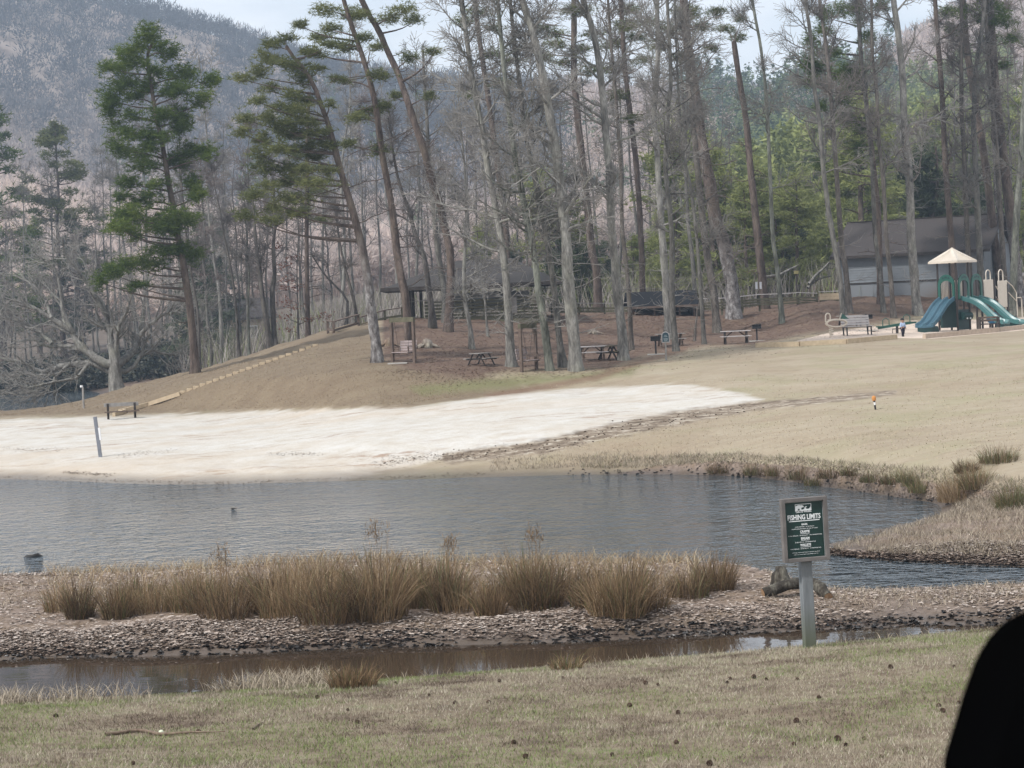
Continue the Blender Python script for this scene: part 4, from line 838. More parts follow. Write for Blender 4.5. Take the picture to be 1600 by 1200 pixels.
# --- hardwoods traced one by one: label, bole, base and top width (px), distance (None = seen standing on the ground), bark, twigs, options
G_, PA, DK = (B_GREY, T_GREY), (B_PALE, T_PALE), (B_DARK, T_DARK)
B_GREY2 = bark('brown_grey_bark', (.045, .037, .031), (.105, .090, .077), (.19, .168, .148)); B_GREY3 = bark('lichen_bark', (.050, .050, .040), (.12, .122, .100), (.25, .255, .215), scale=2.2)
T_BRN = simple('brown_twig', (.185, .16, .14), (.12, .104, .092), 2.5, .9)
G2, G3 = (B_GREY2, T_BRN), (B_GREY3, T_GREY)
HARD = [
    ('thin bare tree standing close against the big left pine', [(312, 578), (310, 500), (300, 433), (290, 360), (284, 290), (280, 217)], 6, 2, None, DK, dict(s0=.35, dens=1.5, l1=(.8, 2.2))),
    ('thin crooked bare tree on the crest between the left pine and the twin trunks', [(374, 566), (370, 500), (363, 433), (350, 367), (342, 320), (335, 290)], 6, 2, 128, DK, dict(s0=.3, dens=1.6, l1=(1, 2.6))),
    ('thin grey sapling right of the crooked tree on the crest', [(389, 556), (388, 480), (389, 417), (384, 350)], 5, 2, 129, G_, dict(s0=.3, dens=1.5, l1=(.8, 2))),
    ('left trunk of the dark twin trees on the crest above the steps', [(424, 548), (416, 500), (410, 462), (405, 420), (401, 390), (396, 330)], 12, 5, 127, DK, dict(s0=.4, dens=1.6, l1=(1, 2.6))),
    ('right trunk of the dark twin trees on the crest above the steps', [(430, 544), (427, 500), (425, 462), (429, 425), (427, 387), (431, 340), (428, 300)], 11, 5, 127, DK, dict(s0=.4, dens=1.6, l1=(1, 2.6))),
    ('forked small tree behind the stair railing', [(540, 515), (543, 482), (543, 470), (527, 450), (508, 430)], 6, 3, 131, DK, dict(s0=.5, dens=2.5, l1=(.8, 2), droop=.0, n2=5, n3=4)),
    ('bent grey tree behind the stair railing, right of the forked one', [(560, 505), (553, 470), (545, 440), (535, 400), (528, 360)], 7, 3, 133, G_, dict(s0=.3, dens=2, l1=(.8, 2.2))),
    ('dark bent tree in front of the pavilion roof', [(677, 512), (674, 480), (669, 445), (662, 400), (650, 370), (640, 333), (623, 283), (613, 230)], 13, 4, None, DK, dict(s0=.35, dens=1.6, l1=(1, 2.8), lowtwigs=6)),
    ('straight grey tree in front of the pavilion, left of its middle', [(697, 504), (695, 462), (689, 425), (682, 375), (677, 317), (670, 250), (667, 187), (663, 120)], 13, 6, None, G_, dict(s0=.35, dens=1.6, l1=(1, 3), lowtwigs=18)),
    ('small weeping tree with a cloud of pale twigs in front of the pavilion', [(737, 545), (735, 512), (727, 475), (725, 437), (727, 380), (728, 300), (725, 250), (720, 200)], 9, 3, None, PA, dict(s0=.18, dens=3.0, l1=(1.2, 3.2), n2=9, n3=6, droop=.06, lowtwigs=20)),
    ('slight sapling with exposed roots under the pavilion railing', [(762, 526), (760, 500), (758, 470), (754, 440)], 5, 2, None, PA, dict(s0=.35, dens=3, l1=(.6, 1.6), droop=.05, n2=5, n3=4)),
    ('mottled pale trunk left of the second porch swing', [(799, 573), (795, 500), (791, 437), (785, 387), (773, 317), (763, 267), (753, 200), (743, 150), (737, 117), (730, 67), (723, 13)], 16, 7, None, PA, dict(s0=.2, dens=1.9, l1=(1.4, 4.0), lowtwigs=34, droop=.02)),
    ('leaning grey trunk right of the second porch swing, left of the widest trunk', [(860, 579), (849, 500), (841, 450), (835, 400), (825, 355), (817, 310), (807, 260), (798, 200), (790, 130), (782, 50)], 15, 6, None, G_, dict(s0=.22, dens=1.9, l1=(1.4, 3.8), lowtwigs=32)),
    ('leaning grey trunk between its neighbour and the widest pale trunk', [(881, 574), (872, 512), (867, 462), (860, 412), (852, 362), (837, 283), (827, 240), (817, 180), (808, 100), (800, 30)], 13, 6, None, G_, dict(s0=.22, dens=1.9, l1=(1.4, 3.8), lowtwigs=32)),
    ('widest pale trunk in the middle of the grove, with a knotty limb near its foot', [(901, 579), (895, 512), (890, 462), (886, 412), (885, 375), (878, 317), (872, 267), (867, 227), (858, 173), (850, 127), (842, 90), (830, 43), (820, 13)], 24, 11, None, PA, dict(s0=.24, dens=1.9, l1=(1.8, 5.0), lowtwigs=26)),
    ('tall pale trunk right of the white picnic table, with lichen on its foot', [(976, 563), (970, 500), (964, 450), (960, 400), (955, 350), (952, 267), (947, 213), (943, 160), (937, 107), (927, 50), (913, 7)], 18, 11, None, PA, dict(s0=.24, dens=1.8, l1=(1.7, 4.8), lowtwigs=24)),
    ('slim grey trunk just right of the lichen spotted one', [(987, 547), (984, 487), (980, 425), (972, 355), (970, 267), (967, 217), (962, 150), (955, 70), (950, 0)], 9, 5, None, G_, dict(s0=.3, dens=1.5, l1=(1, 2.8), lowtwigs=8)),
    ('pale trunk behind the small brown sign, left one of the close pair', [(1047, 529), (1042, 475), (1039, 425), (1035, 375), (1030, 300), (1027, 240), (1022, 187), (1025, 140), (1028, 83), (1027, 20)], 15, 8, None, PA, dict(s0=.25, dens=1.7, l1=(1.4, 4.2), lowtwigs=18)),
    ('right trunk of the close pair behind the small brown sign', [(1057, 549), (1052, 500), (1050, 462), (1050, 375), (1047, 333), (1040, 267), (1043, 190), (1048, 110), (1044, 30)], 11, 6, None, G_, dict(s0=.25, dens=1.7, l1=(1.4, 3.8), lowtwigs=18)),
    ('grey trunk left of the single picnic table, foot dark on one side', [(1121, 519), (1116, 462), (1107, 412), (1100, 362), (1093, 293), (1087, 233), (1080, 160), (1076, 80), (1072, 10)], 15, 8, None, G_, dict(s0=.28, dens=1.6, l1=(1.4, 4), lowtwigs=18)),
    ('slender grey trunk between the paired trunks and the single picnic table', [(1101, 538), (1096, 470), (1090, 387), (1080, 300), (1067, 233), (1060, 150), (1056, 60)], 8, 4, None, G_, dict(s0=.28, dens=1.6, l1=(1, 3), lowtwigs=8)),
    ('thin leaning sapling with open twigs in the litter right of the paired trunks', [(1084, 533), (1088, 500), (1096, 462), (1110, 440), (1128, 425)], 4, 1.5, None, G_, dict(s0=.35, dens=3, l1=(.8, 2.0), n2=4, n3=3)),
    ('slim pale trunk standing alone on the litter slope right of the grill', [(1222, 505), (1220, 475), (1215, 425), (1207, 362), (1203, 267), (1200, 200), (1197, 150), (1190, 83), (1177, 10)], 9, 5, None, G_, dict(s0=.3, dens=1.5, l1=(1, 2.8), lowtwigs=6)),
    ('left trunk of the pair at the left corner of the building', [(1320, 500), (1314, 450), (1307, 400), (1300, 362), (1293, 317), (1287, 267), (1280, 183), (1272, 133), (1268, 67), (1260, 13)], 11, 6, None, G_, dict(s0=.3, dens=1.5, l1=(1.2, 3.4), lowtwigs=6)),
    ('right trunk of the pair at the left corner of the building', [(1328, 489), (1320, 412), (1317, 397), (1310, 317), (1307, 267), (1302, 200), (1298, 150), (1292, 83), (1283, 20)], 11, 6, None, G_, dict(s0=.3, dens=1.5, l1=(1.2, 3.4), lowtwigs=6)),
    ('slim trunk before the middle of the building, left of the two there', [(1381, 488), (1375, 425), (1367, 365), (1363, 267), (1353, 167), (1347, 100), (1340, 30)], 9, 5, None, G_, dict(s0=.3, dens=1.5, l1=(1, 3), lowtwigs=5)),
    ('slim trunk before the middle of the building, right of the two there', [(1396, 497), (1392, 437), (1385, 370), (1380, 283), (1373, 217), (1370, 150), (1363, 83), (1362, 17)], 9, 5, None, G_, dict(s0=.3, dens=1.5, l1=(1, 3), lowtwigs=5)),
    ('thick knotted trunk in front of the building, left of the slides', [(1435, 493), (1430, 450), (1426, 400), (1423, 362), (1423, 317), (1418, 250), (1413, 200), (1410, 117), (1403, 50), (1397, 7)], 18, 11, None, PA, dict(s0=.25, dens=1.7, l1=(1.6, 4.6), lowtwigs=14)),
    ('straight trunk rising behind the playground canopy, left of its peak', [(1494, 470), (1487, 383), (1483, 333), (1477, 250), (1472, 150), (1467, 83), (1462, 13)], 13, 9, 134, (B_PINE2, T_GREY), dict(s0=.3, dens=1.4, l1=(1.2, 3.4), lowtwigs=6)),
    ('trunk rising behind the playground canopy, right of its peak', [(1517, 468), (1510, 333), (1507, 250), (1503, 183), (1502, 100), (1502, 20)], 11, 7, 134, G_, dict(s0=.3, dens=1.5, l1=(1.2, 3.4), lowtwigs=6)),
    ('grey trunk behind the slide arches at the right end of the building', [(1536, 470), (1530, 390), (1526, 300), (1522, 220), (1524, 120), (1536, 30)], 13, 7, 134, G_, dict(s0=.25, dens=1.7, l1=(1.4, 3.8), lowtwigs=8)),
    ('grey trunk between the reddish pine and the handrails', [(1572, 470), (1563, 333), (1557, 233), (1550, 167), (1543, 83), (1540, 10)], 11, 7, 135, G_, dict(s0=.3, dens=1.5, l1=(1.2, 3.4), lowtwigs=6)),
    ('trunk at the right edge beside the handrail loops', [(1581, 470), (1584, 430), (1586, 380), (1590, 317), (1597, 217), (1602, 120), (1606, 30)], 14, 9, 131, G_, dict(s0=.3, dens=1.5, l1=(1.2, 3.4), lowtwigs=6))]
for ih, (lab, pts, wb, wt, dd, (bk, tw), opt) in enumerate(HARD):
    if bk is B_GREY: bk, tw = [G_, G2, G3, G_, G2][ih % 5]
    P, d = trunk_line(pts, dd, ext=7.0 if pts[-1][1] < 60 else 1.5); k = d / F_PX / 2; o = dict(n2=9, n3=7); o.update(opt)
    make_tree('hardwood_tree', 'bare tree', lab, P, wb * k * .86, max(wt * k * .58, .02), bk, tw, 'bare', d, **o)

# --- the spreading beech at the water's edge, every main limb traced
b = stand(180, 131); d = b[1]
def E(x, y): return (x / 3, 350 + y / 3)
BEECH = [([(543, 660), (500, 650), (440, 620), (380, 580), (330, 500), (240, 440), (130, 380), (30, 350)], 15, 3), ([(543, 690), (500, 680), (420, 650), (330, 660), (200, 690), (80, 640), (-20, 620)], 13, 3),
         ([(543, 650), (520, 560), (500, 430), (480, 370), (430, 300), (420, 220)], 13, 3), ([(548, 660), (620, 600), (660, 500), (690, 280), (730, 230)], 14, 3), ([(548, 690), (590, 690), (640, 650), (690, 590), (745, 600), (830, 620)], 9, 2),
         ([(655, 520), (720, 460), (800, 410), (850, 420)], 8, 2), ([(340, 510), (300, 420), (270, 250), (180, 120), (130, 60)], 8, 2), ([(240, 560), (180, 500), (80, 450), (-20, 440)], 7, 2), ([(400, 600), (330, 570), (240, 570), (140, 540), (60, 560)], 8, 2),
         ([(545, 640), (560, 470), (600, 400), (620, 300)], 9, 2), ([(330, 655), (260, 720), (210, 790), (150, 830)], 6, 2), ([(500, 430), (440, 330), (370, 220), (300, 120), (290, 60)], 7, 2), ([(240, 440), (200, 330), (90, 250), (0, 230)], 6, 2), ([(420, 650), (360, 720), (250, 740), (130, 770)], 6, 2)]
k = d / F_PX / 2
t = empty('beech_tree', b, 0, 'wide spreading bare beech with pale low limbs at the water edge on the left', 'bare tree')
tr = np.array([b - [0, 0, .3], at_d(*E(540, 720), d), at_d(*E(541, 665), d), at_d(*E(535, 600), d), at_d(*E(520, 560), d)]) - b
q = resample(tr, .3); rad = np.linspace(24 * k, 15 * k, len(q)) * (1 + .35 * np.exp(-(q[:, 2] + .3) / .5)); parts = [bole_mesh(q, rad, 12)]; lp = []; lr = []
for pts, w0, w1 in BEECH:
    dz = RNG.normal(0, 2.2); n = len(pts); pp = np.array([at_d(*E(x, y), d + dz * (i / (n - 1)) ** .8) for i, (x, y) in enumerate(pts)]) - b
    l = np.concatenate([[0], np.cumsum(np.linalg.norm(np.diff(pp, axis=0), axis=1))]); qq = np.linspace(0, l[-1], 14)
    lp.append(np.stack([pchip(l, pp[:, i], qq) for i in range(3)], -1) + RNG.normal(0, .03, (14, 3))); lr.append(np.linspace(w0 * k, w1 * k, 14))
LP, LR = np.array(lp), np.array(lr); parts.append(tubes(LP, LR, 8))
i1 = np.repeat(np.arange(len(LP)), 14); s1 = RNG.uniform(.2, 1, len(i1)); P1, R1 = grow(LP, LR, i1, s1, RNG.uniform(.4, 1.0, len(i1)), RNG.uniform(1.0, 3.2, len(i1)), 8, .05, .14, .5, .012)
i2 = np.repeat(np.arange(len(P1)), 7); P2, R2 = grow(P1, R1, i2, RNG.uniform(.2, 1, len(i2)), RNG.uniform(.4, 1.0, len(i2)), RNG.uniform(.4, 1.5, len(i2)), 5, .03, .18, .65, .009)
i3 = np.repeat(np.arange(len(P2)), 4); P3, R3 = grow(P2, R2, i3, RNG.uniform(.2, 1, len(i3)), RNG.uniform(.4, 1.0, len(i3)), RNG.uniform(.25, .7, len(i3)), 4, .02, .2, .7, .007)
parts.append(tubes(P1, R1, 5)); V_, F_ = join(parts); mesh_obj('trunk', np_mesh('trunk', V_, F_, B_PALE, smooth=True), t)
V_, F_ = join([tubes(P2, R2, 4), tubes(P3, R3, 3)]); mesh_obj('crown', np_mesh('crown', V_, F_, T_PALE), t)

# --- sapling that kept its rust coloured leaves
P, d = trunk_line([(466, 528), (465, 470), (464, 420), (466, 370)], 132, ext=1.0)
pads = px_pads([(445, 415, 18, 5), (452, 435, 20, 6), (462, 448, 14, 5), (442, 452, 10, 5), (448, 470, 14, 7), (460, 480, 16, 5), (452, 496, 18, 5), (500, 495, 26, 5), (480, 498, 16, 4), (450, 515, 14, 5), (462, 404, 14, 4), (440, 385, 10, 4)], d, P, .5)
s_ = make_pine('beech_sapling', 'small sapling still holding rust coloured leaves above the steps', P, .06, .02, B_DARK, pads, 'rust', d, dens=26, size=.10, width=.035, n_per=4, limbs_r=.012); s_['category'] = 'small tree'

# ---------------------------------------------------------------- background woods: a few bare trees and pines, copied one by one
def proto_bare(name, cat, label, group, h, bk, tw, **k):
    n = 9; P = np.stack([np.cumsum(RNG.normal(0, .22, n)) * .6, np.cumsum(RNG.normal(0, .22, n)) * .6, np.linspace(-.25, h, n)], -1); P[0, :2] = 0
    o = dict(s0=.3, dens=1.4, l1=(1.2, 3.6), n2=6, n3=5, twig=.017); o.update(k)
    return make_tree(name, cat, label, P, .085 + .003 * h, .025, bk, tw, 'bare', sides=7, group=group, **o)[0]
def auto_pads(h, h0, n, spread):
    out = []
    for i in range(n):
        u = RNG.uniform(0, 1); z = h0 + (h - h0) * u; rr = spread * (1 - u) ** .7 * RNG.uniform(.35, 1) + .2; a = RNG.uniform(0, 6.283)
        out.append((np.array([rr * math.cos(a), rr * math.sin(a), z]), .55 + .35 * rr * .5, .28))
    out.append((np.array([0, 0, h]), .5, .5)); return out
def proto_pine(name, label, group, h, h0, n, spread, green, dens=42):
    P = np.stack([np.cumsum(RNG.normal(0, .1, 8)), np.cumsum(RNG.normal(0, .1, 8)), np.linspace(-.25, h, 8)], -1); P[0, :2] = 0
    return make_pine(name, label, P, .16 + .003 * h, .04, B_PINE2, auto_pads(h, h0, n, spread), green, 150, dens=dens, size=.34, width=.035, group=group, n_per=4, limbs_r=.03)
GB = 'bare trees in the woods behind the clearing'
LB = 'bare grey tree in the dense woods behind the clearing'
WOOD = [proto_bare('woodland_tree', 'bare tree', LB, GB, h, bk, tw, **o) for h, (bk, tw), o in
        [(17, G_, {}), (20, PA, {}), (15, (B_DARK, T_GREY), dict(s0=.2)), (22, G_, dict(s0=.4)), (18, (B_GREY, T_RED), dict(n2=7)), (13, (B_GREY, T_RED), dict(s0=.15, n2=7))]]
GP = 'young pines in the understorey behind the boardwalk'
LPN = 'young yellow green pine in the understorey of the woods'
YP = [proto_pine('young_pine', LPN, GP, h, h0, n, sp, gr) for h, h0, n, sp, gr in [(7, .8, 34, 2.0, 'lime'), (9, 1.0, 40, 2.2, 'lime'), (6, .6, 30, 1.8, 'grey')]]
used = set()
def place(protos, px, d, scale=1.0, label=None, group=None):
    pr = protos[int(RNG.integers(0, len(protos)))]; p = stand(px, d)
    o = pr if pr.name not in used else copy_tree(pr); used.add(pr.name)
    o.location = [float(c) for c in p]; o.rotation_euler = (RNG.normal(0, .03), RNG.normal(0, .03), RNG.uniform(0, 6.28)); s = scale * RNG.uniform(.85, 1.15); o.scale = (s, s, s)
    if label: o['label'] = label
    if group: o['group'] = group
    return o
for i in range(82):
    px = 320 + 1330 * ((i * .6180339) % 1.0) ** 1.25
    if 1160 < px < 1280: continue
    place(WOOD, px, RNG.uniform(142, 235), 1.0)
for i in range(84):
    px = RNG.uniform(1060, 1650); place(YP, px, RNG.uniform(148, 235), RNG.uniform(.7, 1.0) if 1150 < px < 1290 else RNG.uniform(.7, 1.45))
for i in range(18):
    px = RNG.uniform(700, 1060); place(YP, px, RNG.uniform(150, 200), RNG.uniform(.6, 1.0))
# left shore of the lake
for i in range(36):
    px = -60 + 450 * ((i * .6180339) % 1.0); place(WOOD[2:], px, RNG.uniform(196, 245), RNG.uniform(.75, 1.1), 'bare reddish grey tree on the far shore of the lake', 'bare trees on the far lake shore')
FP = [proto_pine('shore_pine', 'x', None, 17, 5, 60, 4.6, 'olive', 46), proto_pine('shore_pine', 'x', None, 15, 2.5, 60, 3.0, 'deep', 40), proto_pine('shore_pine', 'x', None, 9, .7, 50, 2.4, 'grey', 36)]
def shore(i, px, d, s, lab, rz):
    pr = FP[i]; o = pr if pr.name not in used else copy_tree(pr); used.add(pr.name); p = stand(px, d); o.location = [float(c) for c in p]; o.rotation_euler = (0, 0, rz); o.scale = (s, s, s); o['label'] = lab
shore(0, 98, 232, 1.42, 'broad grey green pine rising above the bare woods at the far left', .4)
shore(1, 4, 226, 1.75, 'dark pine at the left edge above the far shore', 1.4)
shore(2, 312, 178, 1.1, 'young grey green pine right of the big dark pine, half hidden by it', 2.0)
shore(2, 330, 205, 1.4, 'hazy pine in the woods behind the crest, left of the twin trunks', .2)
shore(1, 60, 240, .95, 'low dark pine between the two tall ones on the far shore', 2.6)
shore(2, 120, 234, 1.5, 'short pine right of the broad grey green one on the far shore', 4.0)
# evergreen thicket along the far shore
C = []
for i in range(190):
    px = RNG.uniform(-120, 330); p = stand(px, RNG.uniform(186, 200)); r_ = RNG.uniform(.9, 2.2)
    m = 26; dv = unit(RNG.normal(0, 1, (m, 3))) * RNG.uniform(.4, 1, (m, 1)) * np.array([r_ * 1.3, r_, r_]); C.append(p + np.array([0, 0, r_ * .7]) + dv)
C = np.concatenate(C); V_, F_ = needles(C, .42, .16, 5, .1); n = len(F_)
o = mesh_obj('undergrowth', np_mesh('undergrowth', V_, F_, leafy('thicket_leaf', [(0, (.020, .026, .016)), (.6, (.055, .058, .042)), (1, (.10, .095, .075))]), {'rnd': np.repeat(RNG.uniform(0, 1, n), 3)})); o['kind'] = 'stuff'; o['label'] = 'dark evergreen thicket along the far shore of the lake'
# brushy understorey of the woods
C = []; U = []
for i in range(900):
    p = stand(RNG.uniform(300, 1660), RNG.uniform(140, 215)); C.append(p)
C = np.array(C); base_p = np.repeat(C, 26, 0) + RNG.normal(0, .8, (len(C) * 26, 3)) * np.array([1, 1, .05]); n = len(base_p)
bl = blades(base_p, RNG.uniform(.8, 3.6, n), RNG.uniform(.02, .05, n), RNG.uniform(.1, .7, n), np.clip(np.repeat(RNG.uniform(0, 1, len(C)), 26) + RNG.normal(0, .1, n), 0, 1), 2)
stuff('undergrowth', [bl], leafy('brush', [(0, (.15, .13, .115)), (.5, (.27, .24, .215)), (.8, (.34, .31, .27)), (.9, (.15, .17, .07)), (1, (.18, .21, .07))]), 'brushy bare undergrowth on the floor of the woods')

# ---------------------------------------------------------------- forest on the mountain
def forest(n, px0, px1, t0, t1, kind):
    px = RNG.uniform(px0, px1, n); t = t0 + (t1 - t0) * RNG.uniform(0, 1, n); a = (px - 800) / F_PX; j = np.clip(np.interp(a, AC, np.arange(len(AC))).round().astype(int), 0, len(AC) - 1)
    tf = np.floor(t).astype(int); fr = t - tf; d = _D[tf, j] * (1 - fr) + _D[np.minimum(tf + 1, NR - 1), j] * fr; x = a * d
    return np.stack([x, d, HV(x, d)], -1), px, t
def far_bare(P, h, tone, nb=46, w=.20):
    n = len(P); r = .06 * np.ones(n)
    tp = np.stack([P, P + np.stack([RNG.normal(0, .3, n), RNG.normal(0, .3, n), h * .8], -1)], 1); V1, F1 = tubes(tp, np.stack([r, r * .4], 1), 3)
    dv = unit(RNG.normal(0, 1, (n, nb, 3))) * (RNG.uniform(.1, 1, (n, nb, 1)) ** .5); wd = RNG.uniform(.26, .44, n)
    b_ = P[:, None] + np.array([0, 0, 1.0]) * (.60 * h)[:, None, None] + dv * np.stack([wd * h, wd * h, .36 * h], -1)[:, None, :]
    dr = unit(dv + np.array([0, 0, .75]) + RNG.normal(0, .35, dv.shape)); tip = b_ + dr * (h * .18)[:, None, None]; sd = unit(np.cross(dr, RNG.normal(0, 1, dr.shape))) * w
    V2 = np.stack([b_ - sd, b_ + sd, tip], 2).reshape(-1, 3); F2 = np.arange(len(V2)).reshape(-1, 3)
    r1 = np.repeat(tone, 6); r2 = np.repeat(np.clip(np.repeat(tone, nb) + RNG.normal(0, .03, n * nb), 0, 1), 3)
    return (V1, [F1], np.clip(r1 + .05, 0, 1)), (V2, [F2], r2)
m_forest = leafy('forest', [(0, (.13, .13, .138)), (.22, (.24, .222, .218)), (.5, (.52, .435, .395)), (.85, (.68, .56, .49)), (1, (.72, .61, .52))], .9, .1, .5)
P, px, t = forest(12500, -140, 1720, RI['H5'] + .25, RI['H8'] + .06, 0)
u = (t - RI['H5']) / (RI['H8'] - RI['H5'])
tone = np.clip(.68 + .50 * vnoise(P[:, 0], P[:, 1], 60, 91) + .25 * vnoise(P[:, 0], P[:, 1], 18, 92) - .85 * np.clip((u - .48) / .22, 0, 1) * (px < 900) + RNG.normal(0, .08, len(P)), 0, 1)  # upper left slope: cloud shade put into the tree colour as a darker tone
Pr, pxr, _t2 = forest(1100, -140, 1720, RI['H8'] - .12, RI['H8'] + .08, 0); P = np.concatenate([P, Pr]); tone = np.concatenate([tone, np.clip(RNG.normal(.25, .1, len(Pr)), 0, 1)])
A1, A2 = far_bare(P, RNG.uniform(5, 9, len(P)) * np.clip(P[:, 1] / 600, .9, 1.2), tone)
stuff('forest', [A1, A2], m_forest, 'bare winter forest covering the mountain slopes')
def far_pines(P, h, green, nm=70):
    n = len(P); s = RNG.uniform(.15, 1, (n, nm)); a = RNG.uniform(0, 6.283, (n, nm)); rr = (1 - s) ** .7 * RNG.uniform(.3, 1, (n, nm)) * h[:, None] * .24 + .2
    C = P[:, None] + np.stack([rr * np.cos(a), rr * np.sin(a), s * h[:, None]], -1); V_, F_ = needles(C.reshape(-1, 3), .95, .28, 2, .3)
    tn = np.repeat(np.clip(RNG.uniform(.1, .9, n)[:, None] + RNG.normal(0, .15, (n, nm)), 0, 1).reshape(-1), 2); return V_, [F_], np.repeat(tn, 3)
P, px, t = forest(2600, 1060, 1600, RI['H5'] + .05, RI['H7'] - .1, 1); keep = vnoise(P[:, 0], P[:, 1], 40, 93) > -.26; P = P[keep]
stuff('pine_forest', [far_pines(P, RNG.uniform(8, 15, len(P)), 0)], leafy('far_pine', [(0, (.12, .14, .045)), (.5, (.23, .255, .085)), (1, (.33, .35, .13))], transl=.3), 'yellow green pines on the lower hill at the right')
P, px, t = forest(420, 1080, 1420, RI['H7'] - .3, RI['H8'] + .02, 1)
P2_, _, _ = forest(36, -100, 1080, RI['H6'], RI['H8'], 1); P = np.concatenate([P, P2_])
stuff('pine_forest', [far_pines(P, RNG.uniform(10, 17, len(P)), 0)], leafy('ridge_pine', [(0, (.055, .075, .032)), (.5, (.095, .125, .048)), (1, (.14, .17, .065))]), 'dark green pines along the far ridge')

# ---------------------------------------------------------------- hazy air
me = bpy.data.meshes.new('haze'); x0, x1, y0, y1, z0, z1 = -900, 900, -60, 1500, -4, 300
me.from_pydata([(x, y, z) for z in (z0, z1) for y in (y0, y1) for x in (x0, x1)], [], [(0, 2, 3, 1), (4, 5, 7, 6), (0, 1, 5, 4), (2, 6, 7, 3), (0, 4, 6, 2), (1, 3, 7, 5)])
hm = bpy.data.materials.new('haze'); hm.use_nodes = True; hm.node_tree.nodes.clear()
vo = hm.node_tree.nodes.new('ShaderNodeOutputMaterial'); vp = hm.node_tree.nodes.new('ShaderNodeVolumePrincipled'); hm.node_tree.links.new(vp.outputs[0], vo.inputs['Volume'])
vp.inputs['Color'].default_value = (.62, .79, 1.0, 1); vp.inputs['Density'].default_value = .00045; vp.inputs['Anisotropy'].default_value = .2
me.materials.append(hm); haze = tag(mesh_obj('haze', me), kind='stuff')
# ---------------------------------------------------------------- materials for built things
def wood(name, c1, c2, scale=5): return simple(name, c1, c2, scale, .85, .25, stretch=(1, 1, 1), spec=.2, detail=5, dist=.01)
W_GREY = wood('weathered_wood', (.33, .31, .29), (.22, .205, .19)); W_BROWN = wood('brown_wood', (.155, .115, .092), (.085, .062, .05))
W_DARK = wood('dark_stained_wood', (.060, .050, .044), (.035, .029, .026)); W_GREEN = wood('mossy_wood', (.135, .125, .082), (.07, .064, .042))
W_PALE = wood('pale_new_wood', (.56, .45, .31), (.42, .33, .225)); W_WHITE = wood('bleached_wood', (.50, .47, .46), (.38, .355, .345)); W_PINK = wood('pinkish_painted_wood', (.36, .30, .29), (.27, .22, .21))
IRON = simple('black_iron', (.020, .020, .022), (.012, .012, .013), 8, .55, spec=.4); CONC = simple('concrete', (.46, .44, .40), (.36, .34, .31), 6, .9)
WHITE = simple('white_paint', (.78, .78, .78), (.70, .70, .70), 6, .6); CREAM = simple('cream_coat', (.58, .515, .43), (.52, .46, .38), 5, .45, spec=.45)
SIGN_GREEN = simple('sign_green', (.006, .030, .024), (.004, .022, .018), 9, .45, spec=.35); WH_PRINT = simple('white_print', (.74, .76, .76), (.66, .68, .68), 20, .5)
ROOF = simple('brown_shingle', (.062, .052, .049), (.040, .034, .032), 14, .9, .3); ROOF_D = simple('dark_roofing', (.010, .0105, .013), (.006, .0065, .008), 5, .8, .3, spec=.15)
ROOF_P = simple('pavilion_shingle', (.058, .052, .049), (.036, .032, .030), 10, .95, .3)
def zax(rz): return Matrix.Rotation(rz, 3, 'Z')

